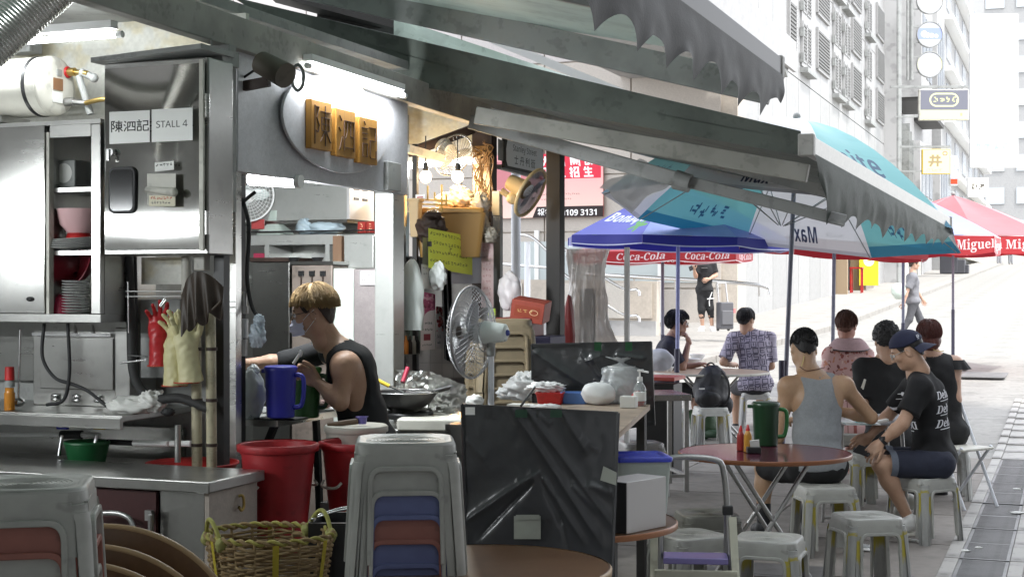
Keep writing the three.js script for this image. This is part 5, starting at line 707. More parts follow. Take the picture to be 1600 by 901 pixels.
{ // folding chair frame behind the diners
  const p = P(1500, 700, 11.2); p.y = 0; const t = thing('folding_chair', 'pale metal folding chair behind the woman with red hair', 'chair', p, YAW + 0.6);
  mesh('seat', bx(0.36, 0.02, 0.36, 0, 0.44, 0, 0.008), M.offWhite, t); for (const s of [-1, 1]) { mesh('leg', rod([s * 0.19, 0, 0.2], [s * 0.19, 0.8, -0.16], 0.012), M.poleWhite, t); mesh('leg', rod([s * 0.17, 0, -0.2], [s * 0.17, 0.46, 0.16], 0.012), M.poleWhite, t); } mesh('backrest', bx(0.38, 0.14, 0.015, 0, 0.73, -0.14, 0.006), M.offWhite, t);
}
{ // folding step with an arched handle
  const c = P(1085, 800, 7.0); c.y = 0; const t = thing('folding_step', 'folding step with an arched steel handle and a purple tread', 'step ladder', c, YAW - 0.1), s = 7.0 / FOC, X = (px) => (px - 1085) * s, Y = (py) => EYE - (py - 450.5) * s;
  mesh('handle', tb([[X(1032), Y(900), 0.05], [X(1032), Y(745), 0.0], [X(1036), Y(724), 0], [X(1048), Y(716), 0], [X(1110), Y(716), 0], [X(1126), Y(722), 0], [X(1131), Y(738), 0], [X(1137), Y(800), 0], [X(1142), Y(900), 0.05]], 0.0145, 60), M.tubeSteel, t);
  for (const px of [1033, 1137]) { mesh('clamp', bx(0.05, 0.045, 0.04, X(px), Y(796), 0, 0.006), M.black, t); mesh('frame_rail', bar([X(px) + (px > 1100 ? 0.02 : -0.03), Y(808), 0.03], [X(px) + (px > 1100 ? 0.035 : -0.035), 0.02, 0.36], 0.035, 0.05), mat([0.5, 0.5, 0.4], 0.5, { map: tGrime }), t); mesh('rear_leg', bar([X(px), Y(800), -0.02], [X(px), 0.0, -0.3], 0.03, 0.03), M.tubeSteel, t); }
  mesh('tread', bx(0.30, 0.03, 0.16, X(1086), Y(866), 0.1, 0.006), mat([0.2, 0.17, 0.4], 0.25), t); mesh('cross_bar', bx(0.38, 0.035, 0.03, X(1086), Y(884), 0.2, 0.004), mat([0.5, 0.5, 0.4], 0.5, { map: tGrime }), t); mesh('tread', bx(0.30, 0.03, 0.18, X(1086), 0.22, 0.2, 0.006), mat([0.2, 0.17, 0.4], 0.25), t);
}
// ---------- black cart with its load ----------
{
  const RY = 0.16, t = thing('serving_cart', 'wheeled serving stand boxed in with black plastic covered boards', 'cart', P(850, 1180, 6.2).setY(0), RY);
  const film = (w, h, seedN, creases) => { const extra = []; for (let k = 0; k < 16; k++) { const x = rr(0, 1), y = rr(0, 1), a = rr(-1.2, -0.4), L = rr(0.1, 0.35); extra.push([x, y, x + Math.cos(a) * L, y + Math.sin(a) * L, rr(0.008, 0.018), rr(-0.009, 0.012)]); } creases = [...creases, ...extra]; const g = grid(110, 110, (u, v) => { let z = 0; for (const [x0, y0, x1, y1, wd, am] of creases) { const dx = x1 - x0, dy = y1 - y0, L = Math.hypot(dx, dy), s = ((u - x0) * dx + (v - y0) * dy) / (L * L), dd = ((u - x0) * dy - (v - y0) * dx) / L; if (s > -0.05 && s < 1.05) { const e = sm(-0.05, 0.1, s) * sm(1.05, 0.9, s); z += am * e * Math.exp(-Math.abs(dd) / (wd * 0.8)); } } z += 0.006 * nz(u * 4 + seedN, v * 4, 0) + 0.002 * nz(u * 14 + seedN, v * 14, 3); return V((u - 0.5) * w, v * h, z); }); return g; };
  const plastic = mat([0.05, 0.051, 0.054], 0.25, { bumpMap: rp(tFineB, 0.7), bumpScale: 0.0005 });
  const board = (lab, bl, br, tl, tr, creases, sd) => { // corner points of the board
    const n = partW('board', (() => { const g = film(1, 1, sd, creases), p = g.attributes.position, N = br.clone().sub(bl).cross(tl.clone().sub(bl)).normalize(); for (let i = 0; i < p.count; i++) { const u = p.getX(i) + 0.5, v = p.getY(i), z = p.getZ(i), q = bl.clone().lerp(br, u).lerp(tl.clone().lerp(tr, u), v).addScaledVector(N, z); p.setXYZ(i, q.x, q.y, q.z); } g.computeVertexNormals(); return g; })(), plastic, t, true); n.userData.label = lab;
    const th = tl.clone().sub(tr).cross(V(0, 1, 0)).normalize(); partW('board_edge', [bar(tl, tr, 0.012, 0.008), bar(tr, br, 0.008, 0.012), bar(tl, bl, 0.008, 0.012)], plastic, t); return n;
  };
  const a = P(722, 632, 5.62), b = P(966, 645, 5.44), c = P(733, 1000, 5.56), d = P(952, 1000, 5.4);
  board('front board in creased black plastic', c, d, a, b, [[0.28, 1.05, 0.93, 0.42, 0.022, 0.026], [0.36, 1.05, 1.0, 0.5, 0.016, 0.018], [0.0, 0.5, 0.5, 0.72, 0.02, 0.022], [0.5, 0.72, 0.82, 0.42, 0.018, 0.018], [0.06, 0.42, 0.46, 0.68, 0.022, -0.018], [0.6, 1.04, 0.82, 0.82, 0.024, 0.02], [0.82, 0.68, 1.0, 0.64, 0.02, 0.014], [0.5, 0.72, 0.66, 0.5, 0.014, -0.012]], 1);
  const a2 = P(831, 538, 7.35), b2 = P(1018, 534, 7.15), c2 = P(834, 690, 7.35), d2 = P(1023, 664, 7.15);
  board('back board in black plastic with green tape', c2, d2, a2, b2, [[0.0, 0.95, 0.5, 0.5, 0.05, 0.02], [0.5, 0.9, 0.75, 0.2, 0.04, 0.02], [0.45, 0.8, 0.6, 0.86, 0.03, 0.02], [0.7, 0.86, 0.95, 0.8, 0.03, 0.02]], 5);
  const tl = P(735, 640, 5.75), tr = P(966, 668, 5.7), br = P(1016, 632, 7.1), blk = P(800, 622, 7.2); for (const p of [tl, tr, br, blk]) p.y = 1.09;
  partW('worktop', loft([[tl, tr, br, blk].map((p) => p.clone().add(V(0, -0.025, 0))), [tl, tr, br, blk]]), mat([0.42, 0.33, 0.26], 0.5, { map: tGrime }), t);
  for (const p of [tl, tr, br, blk]) partW('leg', bar(p.clone().setY(0.06).lerp(P(870, 600, 6.4).setY(0.06), 0.1), p.clone().setY(1.06).lerp(P(870, 600, 6.4).setY(1.06), 0.1), 0.04, 0.04), M.dark, t);
  for (const p of [tl, tr, br, blk]) partW('castor', sph(0.04, p.clone().lerp(P(870, 600, 6.4), 0.1).x, 0.04, p.clone().lerp(P(870, 600, 6.4), 0.1).z), M.black, t);
  const onBoard = (px, py, k = 0) => { const u = (px - 722) / 244; const q = P(px, py, 5.62 - 0.18 * u - 0.045 - k); return q; };
  const tape = mat([0.36, 0.38, 0.34], 0.5, { map: tGrime });
  partW('tape_patch', [facePlate(803, 806, 845, 842, (x, y) => onBoard(x, y)), facePlate(806, 804, 843, 812, (x, y) => onBoard(x, y, 0.004))], tape, t); partW('tape_patch', quad(onBoard(938, 750), onBoard(963, 758), onBoard(964, 738), onBoard(943, 728)), tape, t); partW('label', facePlate(727, 636, 742, 648, (x, y) => onBoard(x, y)), M.paper, t);
  for (const [x0, x1, d0] of [[929, 940, 7.2], [977, 988, 7.14]]) partW('green_tape', facePlate(x0, 534, x1, 548, (x, y) => P(x, y, d0 - 0.03)), M.green, t);
  for (const [x0, x1] of [[805, 824], [860, 878]]) partW('green_tape', facePlate(x0, 640, x1, 652, (x, y) => onBoard(x, y)), mat([0.02, 0.06, 0.035], 0.3), t);
  // load on the worktop
  const on = (px, py) => { const p = onY(px, py, 1.091); return p; };
  const it = (px, py) => { const p = on(px, py); return [p.x, 1.091, p.z]; };
  const wrap = mat([0.75, 0.75, 0.75], 0.5);
  { const p = P(818, 606, 7.4), t2 = thing('plastic_bag', 'crumpled white plastic bag at the left end of the cart', 'bag', [p.x, 1.091, p.z]); mesh('bag', [bumpy(0.17, 0.13, 0.12, 0, 0.06, 0, 16, 0.5), bumpy(0.08, 0.06, 0.06, -0.09, 0.03, 0.02, 20, 0.5, 20)], wrap, t2); for (const a of [0.4, 0.9]) mesh('handle_tip', xf(new THREE.ConeGeometry(0.016, 0.07, 8), [0.075, 0.12, 0], [0, 0, -a]), wrap, t2); }
  { const p = P(868, 612, 7.45), t2 = thing('packet_stack', 'stack of orange brown packets on the cart behind the red tray', 'packets', [p.x, 1.091, p.z], 0.3); for (let k = 0; k < 5; k++) mesh('packet', xf(bx(0.11, 0.018, 0.08, 0, 0.06 + k * 0.02, 0, 0.006), null, [0, k * 0.15, -0.08]), [mat([0.36, 0.15, 0.04], 0.55, { map: tFine }), mat([0.26, 0.1, 0.03], 0.55, { map: tFine })][k % 2], t2); mesh('brown_box', bx(0.13, 0.05, 0.1, -0.01, 0.025, 0, 0.01), M.brownDark, t2); }
  const tray = (l, px, py, w, m) => { const t2 = thing('plastic_tray', l, 'tray', it(px, py), 0.2); const W = w / 2; mesh('tray_body', loft([ringRS(W * 0.85, 0.01, 0), ringRS(W, 0.012, 0.05), ringRS(W + 0.004, 0.012, 0.05), ringRS(W + 0.004, 0.012, 0.056), ringRS(W - 0.004, 0.01, 0.056), ringRS(W * 0.83, 0.01, 0.006)].map((r) => r.map(([x, y, z]) => [x, y, z * 0.7]))), m, t2); return t2; };
  tray('red plastic tray on the cart, left of the blue one', 860, 631, 0.13, M.red); tray('light blue plastic tray on the cart, right of the red one', 899, 630, 0.13, mat([0.12, 0.25, 0.6], 0.4));
  one('cling_film', 'wad of white film spilling over the red and blue trays', 'film', bumpy(0.17, 0.05, 0.08, on(885, 622).x, 1.165, on(885, 630).z, 22, 0.5), wrap);
  one('napkin', 'white folded napkin at the front edge of the cart', 'napkin', [bumpy(0.14, 0.03, 0.06, on(870, 636).x, 1.1, on(870, 640).z, 20, 0.4)], wrap); one('napkin', 'white card lying beside the black stick', 'card', [bx(0.12, 0.015, 0.08, on(815, 636).x, 1.098, on(815, 636).z)], M.paper);
  one('white_bundle', 'rounded white bundle wrapped in plastic on the cart', 'bundle', bumpy(0.17, 0.11, 0.12, on(935, 632).x, 1.143, on(935, 632).z, 7, 0.12), mat([0.78, 0.78, 0.78], 0.45));
  { const p = on(967, 630), t2 = thing('bowl_stack', 'stack of white foam bowls in a clear plastic bag', 'bowls', [p.x, 1.091, p.z - 0.06]); for (let k = 0; k < 6; k++) mesh('bowl', la([[0.045, 0], [0.07, 0.05], [0.074, 0.05], [0.074, 0.055], [0.068, 0.053], [0.043, 0.004], [0, 0.004]], 28, 0, 0.005 + k * 0.024, 0), M.foam, t2); mesh('bag', grid(64, 40, (u, v) => { const a = u * 2 * PI, k = Math.abs(nz(Math.cos(a) * 3, v * 4, Math.sin(a) * 3)), r = (0.088 + 0.012 * Math.sin(v * 4)) * (v > 0.75 ? 1 - 0.75 * sm(0.75, 0.9, v) + 0.9 * sm(0.9, 1, v) * (0.4 + k) : 1) * (1 + 0.22 * k + 0.12 * Math.abs(nz(Math.cos(a) * 8, v * 9, Math.sin(a) * 8))); return V(Math.cos(a) * r, 0.003 + 0.215 * v + 0.02 * k * sm(0.85, 1, v), Math.sin(a) * r); }), mat([0.85, 0.87, 0.88], 0.3, { phys: 1, transmission: 0.55, thickness: 0 }), t2); }
  const pump = (l, px, py, s, m, lm) => { const p = on(px, py), t2 = thing('pump_bottle', l, 'bottle', [p.x, 1.091, p.z]); mesh('bottle_body', la([[0, 0], [0.028 * s, 0], [0.03 * s, 0.01], [0.03 * s, 0.085 * s], [0.014 * s, 0.11 * s], [0.014 * s, 0.118 * s], [0, 0.118 * s]], 24), m, t2); mesh('pump', [cyl(0.013 * s, 0.014 * s, 0.02 * s, 0, 0.128 * s, 0), rod([0, 0.13 * s, 0], [0, 0.165 * s, 0], 0.004), bx(0.03 * s, 0.012 * s, 0.016 * s, 0.004, 0.168 * s, 0, 0.004), rod([0.01, 0.166 * s, 0], [0.045 * s, 0.162 * s, 0.01], 0.005)], M.white, t2); if (lm) mesh('label_band', cyl(0.0305 * s, 0.0305 * s, 0.04 * s, 0, 0.045 * s, 0, 24), lm, t2); };
  pump('clear pump bottle with a white pump at the right end of the cart', 1000, 634, 1.0, M.clear, M.paper); pump('white pump bottle standing behind the wrapped bundle', 933, 620, 1.15, M.white, null);
  one('tissue_box', 'white and red box in front of the clear pump bottle', 'box', [bx(0.075, 0.055, 0.05, on(983, 637).x, 1.119, on(983, 637).z, 0.004)], M.paper); one('red_packet', 'red and white packet beside the clear pump bottle', 'packet', bumpy(0.07, 0.07, 0.05, on(997, 633).x, 1.12, on(997, 633).z, 12, 0.25, 20), M.red);
  one('stick', 'thin black stick sticking up from the cart', 'stick', rod(P(814, 634, 5.9), P(836, 605, 6.0), 0.005), M.black);
}
{ // box and tub on the brown table
  const p = onY(1000, 826, 0.701), t = thing('white_box', 'white sided box on the brown table right of the black board', 'box', [p.x - 0.03, 0.701, p.z], YAW + 0.85); mesh('box_body', bx(0.26, 0.2, 0.14, 0, 0.1, 0, 0.003), mat([0.55, 0.53, 0.52], 0.35), t); mesh('dark_side', bx(0.003, 0.195, 0.136, -0.1315, 0.1, 0), M.blackRub, t);
  const q = onY(985, 806, 0.701), s = thing('lidded_tub', 'clear plastic tub with a blue lid behind the white box', 'tub', [q.x, 0.701, q.z - 0.14], YAW + 0.1); mesh('tub', loft([ringRS(0.1, 0.02, 0), ringRS(0.115, 0.02, 0.22), ringRS(0.112, 0.02, 0.22), ringRS(0.097, 0.02, 0.005)]), mat([0.6, 0.66, 0.62], 0.3, { phys: 1, transmission: 0.4, thickness: 0 }), s); mesh('lid', loft([ringRS(0.12, 0.02, 0.222), ringRS(0.122, 0.02, 0.24), ringRS(0.1, 0.02, 0.246), ringRS(0.09, 0.02, 0.238)]), mat([0.04, 0.06, 0.5], 0.3), s); mesh('contents', bumpy(0.15, 0.12, 0.15, 0, 0.075, 0, 12, 0.3, 24), mat([0.4, 0.42, 0.2], 0.7), s);
}
// ---------- bins, drum, basket, crate ----------
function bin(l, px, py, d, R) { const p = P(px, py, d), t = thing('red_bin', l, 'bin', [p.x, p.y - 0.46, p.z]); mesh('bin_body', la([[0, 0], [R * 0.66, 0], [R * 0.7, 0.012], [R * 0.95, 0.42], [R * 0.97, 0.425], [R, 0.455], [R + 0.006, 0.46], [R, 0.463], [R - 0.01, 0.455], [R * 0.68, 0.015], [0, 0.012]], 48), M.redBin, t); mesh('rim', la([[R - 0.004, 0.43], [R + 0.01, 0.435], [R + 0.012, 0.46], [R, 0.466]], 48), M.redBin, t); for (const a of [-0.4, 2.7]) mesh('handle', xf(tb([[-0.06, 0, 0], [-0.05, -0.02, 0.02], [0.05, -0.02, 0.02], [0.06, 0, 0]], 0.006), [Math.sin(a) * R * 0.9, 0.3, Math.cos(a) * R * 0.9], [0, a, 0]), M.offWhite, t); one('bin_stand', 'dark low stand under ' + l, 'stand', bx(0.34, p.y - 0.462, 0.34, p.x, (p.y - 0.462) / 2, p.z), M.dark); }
bin('the wide red bin beside the steel bench', 434, 694, 6.25, 0.163); bin('the red bin half hidden by the stool stack', 562, 690, 6.45, 0.17);
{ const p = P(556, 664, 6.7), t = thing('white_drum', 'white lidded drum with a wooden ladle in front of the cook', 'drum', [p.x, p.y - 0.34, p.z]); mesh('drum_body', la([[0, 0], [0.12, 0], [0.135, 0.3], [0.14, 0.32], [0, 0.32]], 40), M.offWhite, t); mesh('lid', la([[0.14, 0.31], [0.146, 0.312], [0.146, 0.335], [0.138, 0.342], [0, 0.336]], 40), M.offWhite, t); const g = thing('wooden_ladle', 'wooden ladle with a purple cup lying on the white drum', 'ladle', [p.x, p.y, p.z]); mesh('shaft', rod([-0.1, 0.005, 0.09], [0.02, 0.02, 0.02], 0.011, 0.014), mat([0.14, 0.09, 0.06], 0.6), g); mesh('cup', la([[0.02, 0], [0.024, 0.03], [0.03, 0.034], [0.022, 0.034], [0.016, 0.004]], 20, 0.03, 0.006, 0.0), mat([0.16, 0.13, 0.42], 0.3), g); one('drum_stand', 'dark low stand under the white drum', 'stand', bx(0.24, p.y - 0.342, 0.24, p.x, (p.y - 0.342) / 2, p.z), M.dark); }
{ const p = P(534, 808, 5.5), t = thing('black_crate', 'black plastic crate with white wire handles behind the basket', 'crate', [p.x, 0, p.z], YAW); mesh('crate_body', [bx(0.2, p.y, 0.02, 0, p.y / 2, 0.13), bx(0.2, p.y, 0.02, 0, p.y / 2, -0.13), bx(0.02, p.y, 0.24, -0.1, p.y / 2, 0), bx(0.02, p.y, 0.24, 0.1, p.y / 2, 0), bx(0.18, 0.02, 0.24, 0, 0.4, 0)], M.black, t); for (const z of [0.0, 0.06]) mesh('wire_handle', tb([[-0.1, p.y + 0.01, z + 0.06], [0, p.y + 0.035, z], [0.1, p.y + 0.045, z]], 0.004), M.chrome, t); }
{ // woven basket
  const p = P(421, 836, 5.25), R = 0.215, H = 0.34, t = thing('woven_basket', 'straw coloured woven basket with two yellow handles', 'basket', [p.x, p.y - H, p.z]);
  const rad = (a, y) => (R - 0.05 * (1 - y / H)) * (1 + 0.05 * Math.cos(2 * a)), straw = [mat([0.36, 0.25, 0.12], 0.8, { map: tFine }), mat([0.27, 0.185, 0.09], 0.8, { map: tFine }), mat([0.42, 0.3, 0.15], 0.8, { map: tFine })];
  const nS = 34, rows = 34; for (let k = 0; k < rows; k++) { const y = 0.01 + k * (H - 0.02) / rows, pts = []; for (let i = 0; i < nS * 4; i++) { const a = i / (nS * 4) * 2 * PI, w = 0.006 * Math.sin(i / 4 * 2 * PI / 2 + (k % 2 ? PI : 0)); const r = rad(a, y) + w + 0.002 * Math.sin(a * 5 + k * 1.7); pts.push(V(Math.cos(a) * r, y + 0.003 * Math.sin(a * 3 + k) + 0.002 * Math.sin(a * 11 + k * 2), Math.sin(a) * r)); } mesh('strand', new THREE.TubeGeometry(new THREE.CatmullRomCurve3(pts, true), nS * 4, 0.0052, 5, true), straw[(k * 7) % 3], t); }
  for (let i = 0; i < nS; i++) { const a = i / nS * 2 * PI; if (i % 2) mesh('stake', rod([Math.cos(a) * rad(a, 0), 0, Math.sin(a) * rad(a, 0)], [Math.cos(a) * rad(a, H), H, Math.sin(a) * rad(a, H)], 0.0055, 0.0055, 6), straw[2], t); }
  for (const a of [2.15, 0.95, 0.1, 4.2]) mesh('yellow_strap', quad(V(Math.cos(a - 0.05) * (rad(a, 0) + 0.014), 0, Math.sin(a - 0.05) * (rad(a, 0) + 0.014)), V(Math.cos(a + 0.05) * (rad(a, 0) + 0.014), 0, Math.sin(a + 0.05) * (rad(a, 0) + 0.014)), V(Math.cos(a + 0.05) * (rad(a, H) + 0.013), H, Math.sin(a + 0.05) * (rad(a, H) + 0.013)), V(Math.cos(a - 0.05) * (rad(a, H) + 0.013), H, Math.sin(a - 0.05) * (rad(a, H) + 0.013))), mat([0.5, 0.4, 0.03], 0.5), t);
  for (let q = 0; q < 2; q++) { const pts = []; for (let i = 0; i < 120; i++) { const a = i / 120 * 2 * PI, f = i * 0.9 + q * PI; pts.push(V(Math.cos(a) * (rad(a, H) + 0.007 * Math.cos(f)), H + 0.006 + 0.007 * Math.sin(f), Math.sin(a) * (rad(a, H) + 0.007 * Math.cos(f)))); } mesh('rim_braid', new THREE.TubeGeometry(new THREE.CatmullRomCurve3(pts, true), 240, 0.0065, 6, true), q ? mat([0.38, 0.34, 0.08], 0.7) : straw[0], t); }
  for (const a0 of [-1.0, 2.35]) { const pts = []; for (let i = 0; i <= 10; i++) { const a = a0 + (i / 10 - 0.5) * 0.75, y = H + 0.07 * Math.sin(i / 10 * PI); pts.push([Math.cos(a) * rad(a, H), y, Math.sin(a) * rad(a, H)]); } mesh('handle', tb(pts, 0.008, 30), mat([0.36, 0.35, 0.09], 0.7), t); for (const i of [0, 10]) mesh('handle_knot', bumpy(0.04, 0.05, 0.04, pts[i][0], H - 0.01, pts[i][2], 20, 0.3, 16), mat([0.36, 0.36, 0.12], 0.7), t); }
  const cp = []; for (let k = 0; k < 6; k++) cp.push(bumpy(0.1, 0.05, 0.09, 0.07 * Math.cos(k * 1.7), H * 0.55 + 0.02 * (k % 2), 0.06 * Math.sin(k * 1.7), 12, 0.3, 16)); mesh('contents', cp, M.brownDark, t);
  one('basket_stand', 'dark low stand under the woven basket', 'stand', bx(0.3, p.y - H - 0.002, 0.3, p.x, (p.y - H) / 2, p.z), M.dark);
}
// ---------- cook's table and jugs ----------
function jug(l, px, py, d, s, m, hm, text, hr, lidm) {
  const p = P(px, py, d), t = thing('jug', l, 'jug', p, hr); mesh('jug_body', la([[0, 0], [0.062, 0], [0.066, 0.006], [0.074, 0.215], [0.078, 0.228], [0.074, 0.228], [0.062, 0.012], [0, 0.01]].map(([a, b]) => [a * s, b * s]), 40), m, t); mesh('lid', la([[0.079, 0.222], [0.08, 0.238], [0.07, 0.246], [0, 0.244]].map(([a, b]) => [a * s, b * s]), 40), lidm || m, t);
  mesh('handle', tb([[0.07, 0.205, 0], [0.105, 0.2, 0], [0.116, 0.185, 0], [0.112, 0.08, 0], [0.1, 0.055, 0], [0.066, 0.05, 0]].map((q) => q.map((v) => v * s)), 0.0115 * s, 36, 8), hm || m, t); mesh('spout', xf(ext([[-0.018, 0], [0.018, 0], [0, 0.03]], 0.016, 0.002), [-0.07 * s, 0.228 * s, -0.008 * s], [PI / 2, 0, PI / 2]), m, t);
  if (text) mesh('printed_band', (() => { const g = new THREE.CylinderGeometry(0.0705 * s, 0.0685 * s, 0.035 * s, 24, 1, true, -0.9, 1.8); return g.rotateY(text.at).translate(0, (text.y ?? 0.14) * s, 0); })(), print(ctex(256, 64, (x) => { x.fillStyle = text.bg; x.fillRect(0, 0, 256, 64); x.fillStyle = text.fg; x.font = 'italic bold 40px sans-serif'; x.fillText(text.s, 40, 46); x.strokeStyle = text.fg; if (!text.s) scrawl(x, 14, 12, 36, 6, 4); }), 0.5), t, true);
  return t;
}
{
  const t = thing('folding_table', 'thin folding table with crossed black legs at the cook\'s elbow', 'table', [-3.95, 0, -6.5]), a = onY(432, 657, 1.02), b = onY(516, 642, 1.02);
  partW('tabletop', bx(0.9, 0.02, 0.72, a.x - 0.45, 1.01, a.z - 0.36, 0.004), M.greyPaint, t); partW('edge_trim', [bx(0.9, 0.03, 0.008, a.x - 0.45, 1.005, a.z + 0.002), bx(0.008, 0.03, 0.72, a.x + 0.002, 1.005, a.z - 0.36)], M.steelBright, t);
  partW('leg', bar(a.clone().add(V(-0.02, -0.02, -0.02)), a.clone().add(V(-0.5, -1.0, -0.05)), 0.03, 0.03), M.black, t); partW('leg', bar(a.clone().add(V(-0.5, -0.02, -0.06)), a.clone().add(V(-0.05, -1.0, -0.1)), 0.03, 0.03), M.black, t); partW('leg', bar(b.clone().add(V(-0.03, -0.02, 0.1)), b.clone().add(V(-0.03, -1.0, 0.02)), 0.03, 0.03), M.black, t);
  const mt = thing('rubber_mat', 'black rubber mat under the blue jug', 'mat', P(432, 655, 7.05).setY(1.021)); mesh('mat', bx(0.22, 0.008, 0.14, 0, 0.004, -0.04, 0.003), M.rubber, mt);
  jug('blue plastic jug with a faded gold band on the cook\'s table', 438, 652, 7.0, 1.0, mat([0.025, 0.03, 0.34], 0.4), null, { s: '', bg: '#2a2f86', fg: '#8d8a6a', at: -0.5, y: 0.16 }, YAW - 0.25);
  jug('green plastic jug behind the blue one on the cook\'s table', 477, 652, 7.3, 1.02, mat([0.03, 0.11, 0.025], 0.4), mat([0.04, 0.09, 0.04], 0.4), null, YAW - 0.3, mat([0.08, 0.25, 0.06], 0.4));
  const q = P(393, 652, 7.1), pb = thing('cup_sleeve', 'clear plastic bag of cups left of the blue jug', 'bag', [q.x, 1.02, q.z]); mesh('bag', [bumpy(0.13, 0.24, 0.11, 0, 0.12, 0, 10, 0.2, 36), bumpy(0.06, 0.06, 0.05, 0.01, 0.23, 0, 22, 0.4, 20)], M.bag, pb); for (let k = 0; k < 6; k++) mesh('cup', la([[0.03, 0], [0.04, 0.09], [0.038, 0.09], [0.028, 0.004], [0, 0.004]], 20, 0.01, 0.004 + k * 0.018, 0), M.clear, pb);
  const tr = P(500, 644, 7.6), ty = thing('food_tray', 'white tray of chopped food beside the green jug', 'tray', [tr.x, 1.02, tr.z], YAW); mesh('tray', bx(0.16, 0.012, 0.12, 0, 0.006, 0, 0.004), M.foam, ty); mesh('food', [bumpy(0.08, 0.04, 0.07, 0.01, 0.03, 0, 18, 0.4, 20), bumpy(0.05, 0.05, 0.05, -0.04, 0.035, 0.01, 18, 0.4, 18)], mat([0.5, 0.33, 0.3], 0.6), ty);
}
// ---------- kitchen behind the cook ----------
{
  const U = 8.2, f = (px, py) => onU(px, py, U);
  const hd = thing('extractor_hood', 'stainless extractor hood with slotted end above the cook', 'hood', f(490, 342)); const a = f(400, 270), b = f(541, 342);
  partW('hood_face', grid(16, 10, (u, v) => V(a.x - 0.5 + (b.x - a.x + 0.5) * u, b.y + 0.42 * v, -U - 0.02 - 0.1 * v + 0.006 * Math.sin(u * 9) * Math.sin(v * 3)), 0.02), M.steelSoft, hd); partW('end_plate', bx(0.02, 0.42, 0.34, b.x + 0.012, b.y + 0.21, -U - 0.17), mat([0.55, 0.54, 0.54], 0.5, { metalness: 0.3 }), hd); partW('underside', bx(1.0, 0.02, 0.32, b.x - 0.5, b.y - 0.012, -U - 0.17), M.steel, hd);
  for (let k = 0; k < 3; k++) for (let q = 0; q < 2; q++) partW('slot', bx(0.006, 0.016, 0.065, b.x + 0.0235, b.y + 0.13 + k * 0.062 + q * 0.0, -U - 0.09 - q * 0.12), M.black, hd);
  const S = 8.12, g = (px, py) => onU(px, py, S), y1 = g(480, 366).y, sh = thing('kitchen_shelf', 'steel shelf under the hood carrying the fan and the blue bag', 'shelf', g(490, 366)); const L = g(385, 366), R = g(592, 366); partW('board', bx(R.x - L.x, 0.02, 0.4, (L.x + R.x) / 2, y1 - 0.01, -S - 0.18), M.steel, sh); partW('rim_rod', rod([L.x, y1 + 0.02, -S], [R.x, y1 + 0.02, -S], 0.005), M.black, sh);
  one('plastic_bag', 'pale blue plastic bag of food on the shelf under the hood', 'bag', [bumpy(0.25, 0.1, 0.18, g(490, 358).x, y1 + 0.045, -S - 0.15, 8, 0.2), bumpy(0.1, 0.1, 0.08, g(463, 355).x, y1 + 0.05, -S - 0.1, 18, 0.4, 22)], mat([0.42, 0.52, 0.58], 0.4));
  for (let k = 0; k < 2; k++) one('red_packet', k ? 'red printed packet on the shelf, the one nearer the pillar' : 'red printed packet on the shelf, the one nearer the blue bag', 'packet', bx(0.055, 0.08, 0.05, g(550 + k * 14, 356).x, y1 + 0.04, -S - 0.15, 0.004), print(ctex(64, 96, (x) => { x.fillStyle = '#a32a22'; x.fillRect(0, 0, 64, 96); x.strokeStyle = '#e8c9a0'; scrawl(x, 16, 12, 30, 2, 4, true); })));
  one('cardboard_sheet', 'yellow brown cardboard hanging behind the pillar', 'cardboard', bx(0.1, 0.22, 0.02, f(580, 310).x, f(580, 322).y, -U - 0.4), mat([0.5, 0.33, 0.13], 0.7));
  const fn = thing('desk_fan', 'white desk fan with a round wire guard on the kitchen shelf', 'fan', g(404, 366)), fc = g(401, 306).add(V(0, 0, 0.12)); const ring = []; for (let k = 0; k < 8; k++) ring.push(new THREE.TorusGeometry(0.03 + k * 0.0185, 0.0018, 5, 40).translate(0, 0, 0.03 - 0.004 * k * k * 0.12)); for (let k = 0; k < 36; k++) { const q = k / 36 * 2 * PI; ring.push(rod([Math.cos(q) * 0.03, Math.sin(q) * 0.03, 0.03], [Math.cos(q) * 0.165, Math.sin(q) * 0.165, 0], 0.0016, 0.0016, 4)); }
  const cg = (geo) => geo.applyMatrix4(new THREE.Matrix4().compose(fc, new THREE.Quaternion().setFromEuler(new THREE.Euler(0, YAW + 0.2, 0)), V(1, 1, 1)));
  partW('guard', ring.map(cg), M.white, fn); partW('guard_rim', cg(new THREE.TorusGeometry(0.165, 0.005, 6, 48)), M.white, fn); for (let k = 0; k < 3; k++) partW('blade', cg(xf(sph(0.07, 0.07, 0, -0.02, 1, 0.55, 0.1), null, [0.25, 0, k * 2.1])), mat([0.6, 0.66, 0.64], 0.3), fn); partW('hub', cg(cyl(0.03, 0.03, 0.02).rotateX(PI / 2).translate(0, 0, 0.03)), M.white, fn); partW('motor', cg(cyl(0.05, 0.055, 0.12).rotateX(PI / 2).translate(0, 0, -0.09)), M.white, fn);
  partW('stand', [loft([ringRS(0.1, 0.04, 0), ringRS(0.09, 0.04, 0.03), ringRS(0.05, 0.03, 0.07), ringRS(0.03, 0.02, 0.16)]).translate(g(412, 366).x, y1, -S - 0.14)], mat([0.5, 0.58, 0.53], 0.4), fn); partW('red_switch', bx(0.09, 0.06, 0.01, g(400, 349).x, y1 + 0.07, -S - 0.02), mat([0.5, 0.08, 0.08], 0.4), fn);
  // glass-fronted oven cabinet and boxes under the shelf
  const K = 8.05, h = (px, py) => onU(px, py, K), o = thing('warming_cabinet', 'white framed warming cabinet stacked with plates behind the cook', 'cabinet', h(450, 432)); const A = h(388, 368), B = h(527, 432), w = B.x - A.x, hh = A.y - B.y, cx = (A.x + B.x) / 2, cy = (A.y + B.y) / 2;
